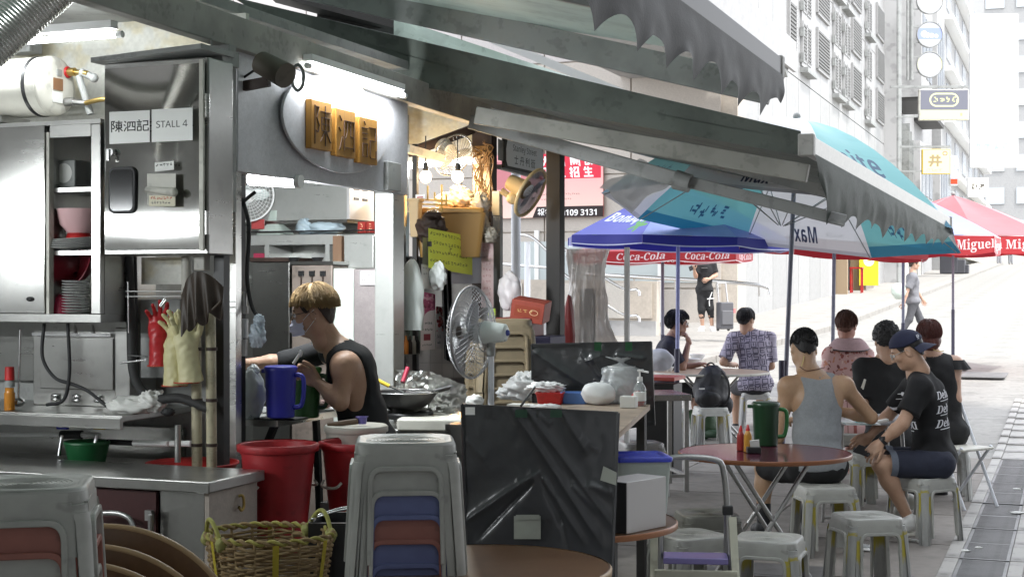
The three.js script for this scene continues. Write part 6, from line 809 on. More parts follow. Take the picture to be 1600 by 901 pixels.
  partW('frame', [bx(w, 0.06, 0.3, cx, A.y - 0.03, -K - 0.15), bx(w, 0.02, 0.3, cx, B.y, -K - 0.15), bx(0.03, hh - 0.08, 0.3, B.x - 0.07, cy - 0.02, -K - 0.15), bx(0.06, hh - 0.08, 0.3, B.x - 0.0, cy - 0.02, -K - 0.16), bx(0.03, hh - 0.08, 0.3, A.x + 0.13, cy - 0.02, -K - 0.15)], M.steelSoft, o); partW('back', bx(w, hh, 0.02, cx, cy, -K - 0.31), M.steelSoft, o); partW('red_box', bx(0.09, 0.14, 0.1, A.x + 0.05, cy - 0.05, -K - 0.1), mat([0.4, 0.04, 0.09], 0.4), o); for (let k = 0; k < 4; k++) partW('plate', la([[0, 0], [0.06, 0.002], [0.11, 0.012], [0.107, 0.016], [0, 0.005]], 28, cx - 0.02, B.y + 0.012 + k * 0.014, -K - 0.14), M.white, o); partW('glass_jar', cyl(0.03, 0.028, 0.11, B.x - 0.12, B.y + 0.07, -K - 0.14), M.clear, o);
  for (const [px, l] of [[459, 'small black bowl on the dark cooler, left one'], [496, 'small black bowl on the dark cooler, right one']]) { const p = onU(px, 411, 7.85); one('bowl', l, 'bowl', la([[0.018, 0], [0.038, 0.035], [0.036, 0.035], [0.016, 0.004], [0, 0.004]], 20, p.x, p.y, p.z), M.black); }
  const q0 = h(531, 367), q1 = h(592, 420); const bb = thing('steel_box', 'bright stainless box beside the pillar', 'box', h(560, 420)); partW('box_front', bx(q1.x - q0.x - 0.06, q0.y - q1.y, 0.3, (q0.x + q1.x) / 2 + 0.02, (q0.y + q1.y) / 2, -K - 0.1, 0.01), M.steelSoft, bb); partW('brown_side', bx(0.06, q0.y - q1.y - 0.01, 0.28, q0.x - 0.01, (q0.y + q1.y) / 2, -K - 0.12), mat([0.22, 0.13, 0.08], 0.5), bb);
  const box = (nm, l, cat, px0, py0, px1, py1, u, dep, m, extra) => { const p0 = onU(px0, py0, u), p1 = onU(px1, py1, u), t = thing(nm, l, cat, [(p0.x + p1.x) / 2, 0, -u]); partW('body', bx(p1.x - p0.x, p0.y, dep, (p0.x + p1.x) / 2, p0.y / 2, -u - dep / 2, 0.008), m, t); if (extra) extra(t, p0, p1); return t; };
  box('dark_cooler', 'dark steel cooler behind the cook', 'cooler', 393, 409, 452, 640, 7.9, 0.3, M.steel, (t, p0, p1) => partW('lid', bx(p1.x - p0.x + 0.02, 0.025, 0.32, (p0.x + p1.x) / 2, p0.y + 0.013, -8.05), M.brownDark, t));
  box('steamer_cabinet', 'pinkish steel steamer cabinet with sooty vents right behind the cook\'s head', 'cabinet', 455, 414, 519, 640, 7.8, 0.35, mat([0.36, 0.30, 0.27], 0.45, { metalness: 0.4, map: tGrime }), (t, p0, p1) => { for (let k = 0; k < 3; k++) { const p = onU(470 + k * 17, 427, 7.79); partW('soot_vent', bx(0.035, 0.03, 0.012, p.x, p.y, p.z), M.black, t); partW('soot_streak', bx(0.008, 0.1, 0.006, p.x, p.y - 0.07, p.z), M.brownDark, t); } partW('lid', bx(p1.x - p0.x + 0.02, 0.02, 0.36, (p0.x + p1.x) / 2, p0.y + 0.012, -7.97), M.steel, t); });
  box('display_board', 'pale green white panel standing behind the cook\'s neck', 'panel', 520, 419, 552, 640, 7.75, 0.04, mat([0.6, 0.65, 0.6], 0.4));
  box('steel_locker', 'pink grey steel locker with a framed notice by the pillar', 'locker', 552, 420, 594, 700, 7.7, 0.3, mat([0.42, 0.37, 0.37], 0.4, { metalness: 0.4, map: tFine }), (t) => { partW('notice', facePlate(561, 422, 587, 446, (x, y) => onU(x, y, 7.69)), print(ctex(96, 96, (x) => { x.fillStyle = '#c9c3c3'; x.fillRect(0, 0, 96, 96); x.strokeStyle = '#555'; x.lineWidth = 3; x.strokeRect(3, 3, 90, 90); scrawl(x, 10, 20, 16, 4, 2); scrawl(x, 10, 55, 12, 6, 1.5); })), t, true); });
}
{ // stove, wok and foil guard
  const p = P(652, 652, 8.0), t = thing('gas_stove', 'low white gas stove under the black wok', 'stove', [p.x, 0, p.z], YAW - 0.1); mesh('stove_body', bx(0.5, 0.9, 0.45, -0.02, 0.45, -0.1, 0.02), M.steel, t); mesh('top_plate', bx(0.36, 0.07, 0.4, 0.1, 0.925, 0.0, 0.015), M.offWhite, t); mesh('burner_ring', new THREE.TorusGeometry(0.12, 0.02, 8, 28).rotateX(PI / 2).translate(-0.06, 0.96, -0.05), M.black, t); mesh('flame', sph(0.02, 0.22, 0.968, 0.12, 1.4, 0.5, 1), glow([1, 0.45, 0.12], 3), t);
  const w = P(632, 612, 8.05), k = thing('wok', 'big black wok with a yellow handled spatula', 'wok', [w.x, w.y - 0.12, w.z], YAW); mesh('wok_bowl', la([[0, 0], [0.07, 0.012], [0.14, 0.06], [0.185, 0.12], [0.178, 0.12], [0.13, 0.064], [0, 0.01]], 48), M.black, k); mesh('rim', new THREE.TorusGeometry(0.183, 0.004, 6, 56).rotateX(PI / 2).translate(0, 0.12, 0), M.tubeSteel, k); mesh('handle', rod([0.17, 0.125, 0], [0.3, 0.16, 0.02], 0.014), M.black, k);
  const sp = thing('spatula', 'long spatula with a yellow wooden handle laid across the wok', 'spatula', [w.x, w.y, w.z], YAW); mesh('wooden_handle', rod([-0.17, 0.08, 0.05], [-0.08, 0.035, 0.05], 0.011), M.yellow, sp); mesh('steel_shaft', [rod([-0.08, 0.035, 0.05], [0.0, 0.0, 0.05], 0.006), bx(0.14, 0.006, 0.05, 0.08, 0.004, 0.05)], M.chrome, sp);
  const fo = mat([0.6, 0.6, 0.58], 0.34, { metalness: 1 }), g = thing('foil_guard', 'crumpled foil splash guard around the stove', 'splash guard', P(700, 640, 8.0)); const crumple = (a, b, c, d, s) => { const q = grid(36, 22, (u, v) => { const p = a.clone().lerp(b, u).lerp(d.clone().lerp(c, u), v); return p.add(V(0.016 * nz(u * 9 + s, v * 9, 1) + 0.008 * Math.abs(nz(u * 22, v * 22 + s, 2)), 0.008 * nz(u * 7, s, v * 4), 0.02 * nz(u * 8, v * 14, s) + 0.01 * nz(u * 24, v * 20, s))); }); return q; };
  partW('rear_sheet', crumple(P(618, 640, 8.4), P(668, 640, 8.5), P(668, 580, 8.5), P(618, 578, 8.4), 1), fo, g, true); partW('side_sheet', crumple(P(668, 640, 8.5), P(730, 665, 7.7), P(729, 603, 7.7), P(668, 578, 8.5), 4), fo, g, true);
  one('red_brush', 'red handled brush standing in front of the foil guard', 'brush', [rod(P(629, 597, 8.2), P(637, 574, 8.25), 0.013)], mat([0.35, 0.02, 0.05], 0.4));
  one('white_cloth', 'small white cloth at the corner of the stove', 'cloth', bumpy(0.09, 0.06, 0.07, P(742, 624, 7.6).x, P(742, 626, 7.6).y, P(742, 624, 7.6).z, 12, 0.3, 24), M.paper);
  one('rear_ledge', 'grey steel ledge between the stove and the cart', 'ledge', bx(0.3, 0.95, 0.25, P(752, 600, 7.65).x, 0.475, P(752, 600, 7.65).z), M.steel);
}
// ---------- second bay of the stall: clutter shelf, posters, fan ----------
{
  const D = 9.5, p = (px, py, d = D) => P(px, py, d);
  const rk = thing('storage_rack', 'wooden post and shelf rack crammed with tubs, wires and bags', 'rack', [-3.85, 0, -8.9]);
  partW('wooden_post', bar(p(757, 640, 9.9), p(757, 182, 9.9), 0.14, 0.1), M.brownDark, rk); partW('wooden_panel', bar(p(754, 330, 9.8), p(754, 228, 9.8), 0.12, 0.04), mat([0.33, 0.19, 0.06], 0.6, { map: tGrime }), rk);
  partW('steel_post', bar(p(778, 640, 9.7), p(778, 320, 9.7), 0.05, 0.05), M.greyPaint, rk); partW('wire_upright', [bar(p(649, 700, 9.3), p(649, 225, 9.3), 0.03, 0.03)], M.dark, rk); partW('rusty_beam', bar(p(640, 238, 9.6), p(742, 200, 9.9), 0.05, 0.06), M.brownDark, rk);
  partW('upper_shelf', quad(p(640, 333, 9.3), p(752, 333, 9.3), p(752, 331, 9.95), p(640, 331, 9.95)), mat([0.4, 0.24, 0.08], 0.6), rk); partW('lower_shelf', quad(p(640, 402, 9.3), p(760, 402, 9.3), p(760, 400, 9.95), p(640, 400, 9.95)), M.dark, rk);
  partW('back_panel', quad(p(630, 650, 9.9), p(780, 650, 9.9), p(780, 400, 9.9), p(630, 400, 9.9)), mat([0.38, 0.36, 0.35], 0.6, { map: tGrime }), rk); partW('tin_ceiling', quad(p(622, 262, 10.1), p(746, 240, 10.1), p(746, 165, 10.1), p(622, 150, 10.1)), M.whiteWall, rk);
  for (let k = 0; k < 5; k++) for (let j = 0; j < 2; j++) partW('wall_tile', (() => { const a = p(655 + k * 18, 590 - j * 24, 9.85), b = p(672 + k * 18, 567 - j * 24, 9.85); return quad(V(a.x, a.y, a.z), V(b.x, a.y, b.z), b, V(a.x, b.y, a.z)); })(), mat([0.55, 0.51, 0.49], 0.25), rk);
  const tn = [];
  const lw = []; for (let k = 0; k < 16; k++) { const x = 744 + rr(0, 26); lw.push(tb([p(x, 212 + rr(0, 40), 9.68), p(x + rr(-18, 18), 240 + rr(-12, 12), 9.62), p(x + rr(-14, 14), 275 + rr(-14, 14), 9.64), p(x + rr(-12, 14), 305, 9.6), p(x + rr(-4, 12), 330, 9.66)], 0.003 + rr(0, 0.002), 24, 5)); }
  one('tangled_wires', 'tangle of old brown wires hanging on the wooden post', 'wires', lw, mat([0.16, 0.09, 0.035], 0.6));
  const tb1 = thing('plastic_tub', 'big amber plastic tub on the cluttered shelf over the yellow paper', 'tub', p(700, 402, 9.4)); { const c = p(704, 402, 9.45); partW('tub_body', loft([ringRS(0.17, 0.03, 0), ringRS(0.205, 0.03, 0.28), ringRS(0.2, 0.03, 0.28), ringRS(0.165, 0.03, 0.008)].map((r) => r.map(([x, y, z]) => [(x *= 1.12) * CY + z * SY * 0.7 + c.x, y + c.y, -x * SY + z * CY * 0.7 + c.z]))), mat([0.42, 0.24, 0.07], 0.4, { phys: 1, transmission: 0.25, thickness: 0 }), tb1); partW('lid', loft([ringRS(0.215, 0.03, 0.282), ringRS(0.217, 0.03, 0.31), ringRS(0.19, 0.03, 0.313)].map((r) => r.map(([x, y, z]) => [x * CY + z * SY * 0.7 + c.x, y + c.y, -x * SY + z * CY * 0.7 + c.z]))), mat([0.5, 0.28, 0.08], 0.4), tb1); }
  one('cream_bin', 'narrow cream plastic bin at the left end of the cluttered shelf', 'bin', loft([ringRS(0.025, 0.008, 0), ringRS(0.036, 0.01, 0.22), ringRS(0.045, 0.01, 0.222), ringRS(0.045, 0.01, 0.24)].map((r) => r.map(([x, y, z]) => { const c = p(649, 370, 9.2); return [x + c.x, y + c.y, z + c.z]; }))), mat([0.5, 0.36, 0.2], 0.5));
  one('dark_bundle', 'dark wrapped bundle in front of the amber tub', 'bundle', [bumpy(0.17, 0.19, 0.14, p(674, 360, 9.15).x, p(674, 360).y, p(674, 360, 9.15).z, 14, 0.35), bumpy(0.1, 0.06, 0.08, p(676, 336, 9.1).x, p(676, 336, 9.1).y, p(676, 336, 9.1).z, 20, 0.4, 20)], M.brownDark);
  one('plastic_bags', 'heap of crumpled clear bags on the amber tub', 'bags', [[700, 315, 0.14], [722, 312, 0.16], [738, 318, 0.12], [716, 300, 0.1]].map(([x, y, s]) => bumpy(s, s * 0.75, s, p(x, y, 9.5).x, p(x, y, 9.5).y, p(x, y, 9.5).z, 22, 0.5, 28)), mat([0.6, 0.5, 0.36], 0.4));
  one('plastic_bag', 'torn grey plastic bag hanging on the rack right of the amber tub', 'bag', [[750, 322, 0.11, 0.14], [753, 352, 0.08, 0.16], [764, 368, 0.1, 0.09]].map(([x, y, w, h]) => bumpy(w, h, 0.08, p(x, y, 9.4).x, p(x, y, 9.4).y, p(x, y, 9.4).z, 26, 0.6, 26)), mat([0.36, 0.33, 0.28], 0.4));
  one('wire_stand', 'small yellow wire stand on the cluttered shelf', 'stand', [[668, 290, 668, 312], [679, 300, 679, 312], [690, 288, 690, 330], [697, 304, 697, 320], [664, 312, 700, 313], [642, 318, 700, 320]].map(([a, b, c, d]) => rod(p(a, b, 9.3), p(c, d, 9.3), 0.006)), mat([0.5, 0.35, 0.1], 0.5));
  one('shelf_label', 'small white price label on the cluttered shelf', 'label', quad(p(649, 311, 9.2), p(664, 310, 9.2), p(664, 303, 9.2), p(649, 304, 9.2)), print(ctex(64, 32, (x) => { x.fillStyle = '#eee'; x.fillRect(0, 0, 64, 32); x.fillStyle = '#a33'; x.fillRect(10, 16, 40, 8); })));
  for (const [px, l] of [[665, 'bare glowing warm bulb, the left one over the shelf'], [715, 'bare glowing warm bulb, the right one over the shelf']]) { const c = p(px, 276, 9.35), t = thing('light_bulb', l, 'bulb', c); mesh('bulb_glass', sph(0.038, 0, 0, 0, 1, 1.1, 1), glow([1, 0.72, 0.36], 5), t); mesh('lamp_holder', cyl(0.016, 0.018, 0.05, 0, 0.062, 0), M.black, t); mesh('flex', rod([0, 0.085, 0], [0, 0.26, 0], 0.004), M.black, t); const L = new THREE.PointLight(new THREE.Color(1, 0.68, 0.34), 0.16); L.position.copy(c); L.shadow.radius = 1.5; L.name = 'bulb_light'; scene.add(L); }
  { // caged fan on a bracket under the beam
    const c = p(708, 242, 9.55), t = thing('ceiling_fan', 'grey wall fan in a dusty round guard under the roof corner', 'fan', c), R = 0.145, q = new THREE.Quaternion().setFromUnitVectors(V(0, 0, 1), V(0.75, -0.5, 0.42).normalize()), put = (g) => g.applyMatrix4(new THREE.Matrix4().compose(V(0, 0, 0), q, V(1, 1, 1)));
    const g = []; for (let k = 0; k < 30; k++) { const a = k / 30 * 2 * PI, pts = []; for (let i = 0; i <= 4; i++) { const s = i / 4; pts.push([Math.cos(a) * (0.02 + s * (R - 0.02)), Math.sin(a) * (0.02 + s * (R - 0.02)), 0.045 * (1 - s * s)]); } g.push(tb(pts, 0.0016, 6, 4)); }
    mesh('guard', put(mg(g)), M.chrome, t); mesh('guard_rim', put(new THREE.TorusGeometry(R, 0.006, 6, 48)), M.chrome, t); for (let k = 0; k < 3; k++) mesh('blade', put(xf(sph(0.065, 0.065, 0, 0, 1, 0.6, 0.1), null, [0.3, 0, k * 2.1])), M.greyPaint, t); mesh('motor', put(cyl(0.05, 0.06, 0.12).rotateX(PI / 2).translate(0, 0, -0.07)), M.offWhite, t); partW('bracket_arm', bar(p(635, 232, 9.2), p(690, 248, 9.5), 0.05, 0.05), M.offWhite, t);
  }
  // hung things: all on the street side of the rack
  const W = -3.66, w = (px, py) => onW(px, py, W), hang = (n, l, c, px0, py0, px1, py1, draw, tw = 128, th = 128, d = 0) => one(n, l, c, quad(onW(px0, py1, W + d), onW(px1, py1 + (px1 - px0) * (py1 > 450 ? -0.12 : 0.17), W + d), onW(px1, py0 + (px1 - px0) * 0.2, W + d), onW(px0, py0, W + d), 6), print(ctex(tw, th, draw), 0.75), null, true);
  hang('yellow_paper', 'bright yellow paper sheet with handwriting clipped below the amber tub', 'paper', 669, 356, 738, 418, (x, a, b) => { x.fillStyle = '#eef85c'; x.fillRect(0, 0, a, b); x.strokeStyle = '#5c6a1c'; for (let k = 0; k < 4; k++) scrawl(x, 8, 10 + k * 36, 15, 13, 1.6); x.strokeStyle = '#3b441a'; x.lineWidth = 2.5; x.beginPath(); x.moveTo(122, 58); x.lineTo(122, 86); x.lineTo(112, 92); x.moveTo(122, 70); x.lineTo(134, 64); x.stroke(); }, 256, 160, 0.03);
  one('paper_clip', 'black clips holding the yellow paper', 'clips', [[671, 381], [737, 396]].map(([x, y]) => bx(0.02, 0.03, 0.02, onW(x, y, W + 0.035).x, onW(x, y, W + 0.035).y, onW(x, y, W + 0.035).z)), M.black);
  one('notice_board', 'pale grey panel behind the yellow paper', 'panel', quad(onW(660, 445, W - 0.02), onW(752, 442, W - 0.02), onW(752, 385, W - 0.02), onW(660, 370, W - 0.02)), mat([0.46, 0.45, 0.5], 0.5));
  hang('menu_poster', 'narrow pink and white menu poster left of the black cloth', 'poster', 657, 455, 680, 548, (x, a, b) => { x.fillStyle = '#efe4e6'; x.fillRect(0, 0, a, b); x.fillStyle = '#b9577c'; x.beginPath(); x.moveTo(0, 0); x.lineTo(a, 0); x.lineTo(a, 90); x.quadraticCurveTo(30, 100, 20, 140); x.lineTo(0, 130); x.fill(); for (let k = 0; k < 30; k++) { x.fillStyle = ['#d98aa6', '#8f3a5a', '#e3b3c0'][k % 3]; x.beginPath(); x.arc(rr(0, 80), rr(5, 90), rr(4, 12), 0, 7); x.fill(); } x.strokeStyle = '#555'; scrawl(x, 8, 160, 16, 4, 2); scrawl(x, 8, 195, 16, 4, 2); x.fillStyle = '#a34a55'; x.fillRect(20, 230, 44, 36); x.strokeStyle = '#777'; scrawl(x, 8, 285, 12, 5, 1.6); }, 96, 320);
  hang('menu_poster', 'red food poster beside the pink menu poster', 'poster', 681, 478, 694, 545, (x, a, b) => { x.fillStyle = '#ecdfe0'; x.fillRect(0, 0, a, b); for (let k = 0; k < 40; k++) { x.fillStyle = ['#b03a46', '#d98a8a', '#7c2530'][k % 3]; x.beginPath(); x.arc(rr(0, a), rr(0, 130), rr(4, 12), 0, 7); x.fill(); } x.strokeStyle = '#444'; scrawl(x, 8, 150, 14, 2, 2); scrawl(x, 8, 180, 14, 2, 2); }, 64, 220, 0.004);
  hang('notice_sheet', 'pale notice sheets pinned above the pink menu poster', 'notice', 658, 412, 690, 452, (x, a, b) => { x.fillStyle = '#d9d5d2'; x.fillRect(0, 0, a, b); x.strokeStyle = '#888'; scrawl(x, 8, 10, 14, 6, 1.6); scrawl(x, 8, 40, 14, 6, 1.6); x.fillStyle = '#b8c9c4'; x.fillRect(50, 60, 40, 50); }, 128, 128, 0.002);
  one('plastic_bag', 'pale grey plastic bag hanging by the steel pillar', 'bag', (() => { const c = w(643, 460), g = grid(30, 24, (u, v) => { const a = u * 2 * PI, r = Math.min(1, 0.14 + 1.5 * Math.pow(1 - v, 0.55)) * 0.075 * (1 + 0.2 * nz(Math.cos(a) * 2, v * 4, Math.sin(a) * 2)), y = -0.21 + 0.42 * v; return V(c.x + Math.cos(a) * r, c.y + y, c.z + Math.sin(a) * r * 0.7); }); return g; })(), mat([0.66, 0.7, 0.68], 0.4, { phys: 1, transmission: 0.35, thickness: 0 }));
  one('white_bag', 'white plastic bag clipped under the yellow paper', 'bag', bumpy(0.1, 0.17, 0.06, onW(684, 432, W + 0.06).x, onW(684, 432, W + 0.06).y, onW(684, 432, W + 0.06).z, 12, 0.3), mat([0.6, 0.63, 0.63], 0.4));
  one('black_cloth', 'black cloth hanging between the posters and the standing fan', 'cloth', grid(16, 16, (u, v) => { const px = 690 + 14 * u + 4 * (1 - v), py = 560 - 144 * v + u * 8; return onW(px, py, W + 0.05 + 0.02 * Math.sin(u * 12 + v * 2)); }, 0.004), M.black);
  { const t = thing('bottle_shelf', 'small shelf of jars and bottles under the hanging bag', 'shelf', w(642, 555)); partW('board', quad(onW(630, 556, W), onW(656, 552, W), onW(656, 551, W - 0.2), onW(630, 554, W - 0.2)), M.greyPaint, t); [[634, M.orange], [640, M.brownDark], [646, M.offWhite], [652, M.black]].forEach(([px, m]) => { const c = onW(px, 553, W - 0.08); partW('bottle', la([[0, 0], [0.016, 0], [0.016, 0.07], [0.007, 0.09], [0.007, 0.11], [0, 0.11]], 14, c.x, c.y, c.z), m, t); }); }
  one('fish_tank', 'greenish glass panel behind the hanging plastic bag', 'glass', quad(p(630, 555, 9.8), p(656, 552, 9.8), p(656, 420, 9.8), p(630, 420, 9.8)), mat([0.2, 0.25, 0.2], 0.2));
  one('calendar_strip', 'pale pink printed plastic strip hanging on the steel post', 'strip', quad(p(752, 480, 9.45), p(771, 480, 9.45), p(771, 378, 9.45), p(752, 376, 9.45), 6), print(ctex(64, 256, (x) => { x.fillStyle = '#d5bcbc'; x.fillRect(0, 0, 64, 256); x.strokeStyle = '#b88'; scrawl(x, 8, 10, 20, 2, 2, false); for (let k = 0; k < 9; k++) scrawl(x, 6, 30 + k * 24, 14, 3, 1.6); })), null, true);
  one('lime_tag', 'small lime green tag on the steel post behind the standing fan', 'tag', [quad(p(763, 496, 9.4), p(774, 496, 9.4), p(774, 482, 9.4), p(763, 481, 9.4)), quad(p(768, 542, 9.4), p(776, 542, 9.4), p(776, 530, 9.4), p(768, 530, 9.4))], M.lime);
  one('junction_box', 'beige junction box on the post under the round fan', 'box', bx(0.055, 0.16, 0.06, p(777, 318, 9.6).x, p(777, 318, 9.6).y, p(777, 318, 9.6).z, 0.006), M.offWhite);
}
{ // standing fan
  const c = P(737, 519, 7.55), t = thing('standing_fan', 'tall standing fan with a dusty wire guard and white motor', 'fan', [c.x + 0.1, 0, c.z]), ax = V(CY, 0, -SY).multiplyScalar(0.9).add(V(SY, 0, CY).multiplyScalar(0.42)).normalize(), R = 0.235, q = new THREE.Quaternion().setFromUnitVectors(V(0, 0, 1), ax), put = (g) => g.applyMatrix4(new THREE.Matrix4().compose(c, q, V(1, 1, 1)));
  const wire = (front, n) => { const g = []; for (let k = 0; k < n; k++) { const a = k / n * 2 * PI, pts = []; for (let i = 0; i <= 6; i++) { const s = i / 6, r = 0.035 + s * (R - 0.035); pts.push([Math.cos(a + 0.35 * s) * r, Math.sin(a + 0.35 * s) * r, front * 0.075 * Math.sqrt(1 - s * s * 0.98)]); } g.push(tb(pts, 0.0019, 8, 4)); } for (const s of [0.3, 0.62]) g.push(new THREE.TorusGeometry(0.035 + s * (R - 0.035), 0.0022, 5, 48).translate(0, 0, front * 0.075 * Math.sqrt(1 - s * s * 0.98))); return mg(g); };
  const gm = mat([0.35, 0.35, 0.36], 0.4, { metalness: 0.8 });
  partW('front_guard', put(wire(-1, 52)), gm, t); partW('rear_guard', put(wire(1, 52)), gm, t); partW('guard_rim', put(new THREE.TorusGeometry(R, 0.007, 8, 64)), gm, t);
  for (let k = 0; k < 3; k++) partW('blade', put(xf(sph(0.1, 0.095, 0, 0, 1, 0.62, 0.07), null, [0.35, 0, k * 2.094])), mat([0.45, 0.46, 0.48], 0.3, { phys: 1, transmission: 0.65, thickness: 0 }), t); partW('hub', put(cyl(0.04, 0.045, 0.05).rotateX(PI / 2)), M.greyPaint, t);
  partW('motor', put(la([[0, 0.2], [0.03, 0.2], [0.045, 0.19], [0.06, 0.08], [0.06, 0.065], [0, 0.065]], 28).rotateX(PI / 2)), mat([0.62, 0.66, 0.64], 0.35), t); partW('motor_button', put(sph(0.016, 0, 0, 0.2)), mat([0.05, 0.07, 0.3], 0.4), t);
  const m = c.clone().addScaledVector(ax, 0.11); partW('neck', rod(m, m.clone().add(V(0, -0.12, 0)), 0.022), M.greyPaint, t); partW('pole', rod(m.clone().add(V(0, -0.1, 0)), m.clone().setY(0.03), 0.016), M.poleWhite, t); partW('base', la([[0, 0], [0.2, 0], [0.2, 0.015], [0.03, 0.05], [0, 0.05]], 36, m.x, 0, m.z), M.greyPaint, t);
}
{ // street sign, wall fan, posts, crates beyond
  const a = onW(788, 212, -3.6), t = thing('street_name_sign', 'white street name sign with clipped corners reading Stanley Street', 'sign', onW(815, 262, -3.6)), Y = (px, py) => onW(px, py, -3.6);
  const tx = ctex(384, 128, (x) => { x.fillStyle = '#e9edf0'; x.fillRect(0, 0, 384, 128); x.fillStyle = '#555c60'; x.font = '40px sans-serif'; x.fillText('Stanley Street', 66, 50); x.strokeStyle = '#4a5256'; '士丹利街'.split('').forEach((c, i) => glyph(x, c, 78 + i * 58, 68, 46, 4)); });
  const u0 = Y(793, 236), u1 = Y(842, 252), L = u0.distanceTo(u1), pts = [[-0.5, 0.12], [-0.46, 0.5], [0.46, 0.5], [0.5, 0.3], [0.5, -0.3], [0.46, -0.5], [-0.46, -0.5], [-0.5, -0.3]], mid = u0.clone().lerp(u1, 0.5);
  const put = (k, off) => { const s = shp(pts.map(([x, y]) => [x * k, y * k])), g = new THREE.ShapeGeometry(s), p = g.attributes.position; const uv = []; for (let i = 0; i < p.count; i++) uv.push(p.getX(i) / k + 0.5, p.getY(i) / k + 0.5); g.setAttribute('uv', new THREE.Float32BufferAttribute(uv, 2)); g.scale(0.74, 0.185, 1).rotateY(PI / 2).translate(mid.x + off, mid.y, mid.z); return g; };
  partW('plate', put(1, 0.012), print(tx, 0.4), t, true); partW('frame', bx(0.02, 0.215, 0.78, mid.x - 0.002, mid.y, mid.z), M.dark, t); partW('rail', bar(Y(786, 260).add(V(-0.03, 0, 0)), Y(846, 276).add(V(-0.03, 0, 0)), 0.03, 0.03), M.greyPaint, t); partW('number_plate', quad(Y(778, 250), Y(791, 253), Y(791, 222), Y(778, 216)), M.greyPaint, t);
  const c = P(829, 301, 9.3), f = thing('wall_fan', 'cream wall fan with a clear bladed round guard hung from the rack', 'fan', c), q = new THREE.Quaternion().setFromUnitVectors(V(0, 0, 1), V(0.88, -0.45, 0.06).normalize()), pq = (g) => g.applyMatrix4(new THREE.Matrix4().compose(V(0, 0, 0), q, V(1, 1, 1))), R = 0.16, cream = mat([0.62, 0.47, 0.25], 0.4);
  mesh('guard_rim', pq(new THREE.TorusGeometry(R, 0.011, 8, 56)), cream, f); mesh('back_dish', pq(la([[0.03, 0], [0.08, 0.012], [R, 0.045]], 48).rotateX(PI / 2).translate(0, 0, -0.045)), mat([0.4, 0.4, 0.44], 0.3, { phys: 1, transmission: 0.3, thickness: 0 }), f); for (let k = 0; k < 3; k++) mesh('blade', pq(xf(sph(0.075, 0.07, 0, 0, 1, 0.62, 0.06), null, [0.25, 0, k * 2.09 + 0.4])), [mat([0.1, 0.11, 0.2], 0.3), M.poleWhite, mat([0.25, 0.27, 0.36], 0.3)][k], f); mesh('motor', pq(cyl(0.05, 0.062, 0.13).rotateX(-PI / 2).translate(0, 0, -0.1)), cream, f); mesh('mount', [sph(0.04, -0.13, -0.03, -0.02), rod([-0.13, -0.03, -0.02], [-0.2, 0.02, 0], 0.02)], cream, f); const g = []; for (let k = 0; k < 28; k++) { const an = k / 28 * 2 * PI; g.push(rod([Math.cos(an) * 0.02, Math.sin(an) * 0.02, 0.03], [Math.cos(an) * R, Math.sin(an) * R, 0], 0.0012, 0.0012, 4)); } mesh('guard', pq(mg(g)), M.greyPaint, f);
  const pb = P(868, 640, 9.7); one('dark_post', 'thick dark square post of the next awning beside the round fan', 'post', bx(0.098, 2.62, 0.098, pb.x, 1.3, pb.z, 0.004), M.darkPost);
  const lp = P(806, 500, 14); one('sign_pole', 'pale blue grey pole behind the round wall fan', 'pole', rod([lp.x, 0, lp.z], [lp.x, 2.95, lp.z], 0.045), M.poleWhite);
  const wp = P(980, 500, 11.8); one('white_post', 'thin white post beside the plastic wrapped bundle', 'post', bx(0.036, 1.98, 0.036, wp.x, 0.99, wp.z), M.white);
  { const t2 = thing('wrapped_bundle', 'tall bundle of tarpaulins wrapped in milky plastic beside the dark post', 'bundle', P(918, 700, 11.2).setY(0)); const body = grid(90, 60, (u, v) => { const an = u * 2 * PI, yy = 0.9 + v * 1.05, r = (0.165 + 0.03 * Math.sin(v * 5 + 1) - 0.02 * v) * (1 + 0.34 * nz(Math.cos(an) * 1.6, v * 3, Math.sin(an) * 1.6) + 0.3 * Math.abs(nz(Math.cos(an) * 5, v * 3, Math.sin(an) * 5)) + 0.12 * Math.abs(nz(Math.cos(an) * 13, v * 9, Math.sin(an) * 13))); return V(Math.cos(an) * r, yy, Math.sin(an) * r); }); mesh('plastic_sheet', body, mat([0.78, 0.74, 0.72], 0.2, { phys: 1, transmission: 0.5, thickness: 0 }), t2); mesh('strap', new THREE.TorusGeometry(0.15, 0.012, 6, 30).rotateX(PI / 2).translate(0, 1.05, 0), mat([0.3, 0.24, 0.16], 0.6), t2); mesh('core', cyl(0.06, 0.08, 1.6, 0, 0.85, 0), M.brownDark, t2); mesh('red_sheet', bumpy(0.16, 0.5, 0.12, -0.17, 1.05, 0.05, 10, 0.25), mat([0.25, 0.03, 0.03], 0.5), t2); }
  { const p0 = P(826, 486, 9.1), t3 = thing('red_carton', 'tilted red carton on the things piled behind the brown stools', 'carton', p0, YAW - 0.25); mesh('carton_body', xf(bx(0.21, 0.13, 0.2, 0, 0, -0.06, 0.004), null, [0.1, 0, -0.16]), mat([0.36, 0.055, 0.03], 0.5, { map: tFine }), t3); mesh('printed_panel', xf(new THREE.PlaneGeometry(0.16, 0.07).translate(0, 0.0, 0.042), null, [0.1, 0, -0.16]), print(ctex(128, 64, (x) => { x.fillStyle = '#8f3a22'; x.fillRect(0, 0, 128, 64); x.strokeStyle = '#c9a86a'; scrawl(x, 10, 14, 26, 3, 3); x.strokeStyle = '#e0c8a0'; x.lineWidth = 3; x.beginPath(); x.ellipse(98, 32, 20, 14, 0, 0, 7); x.stroke(); })), t3, true); }
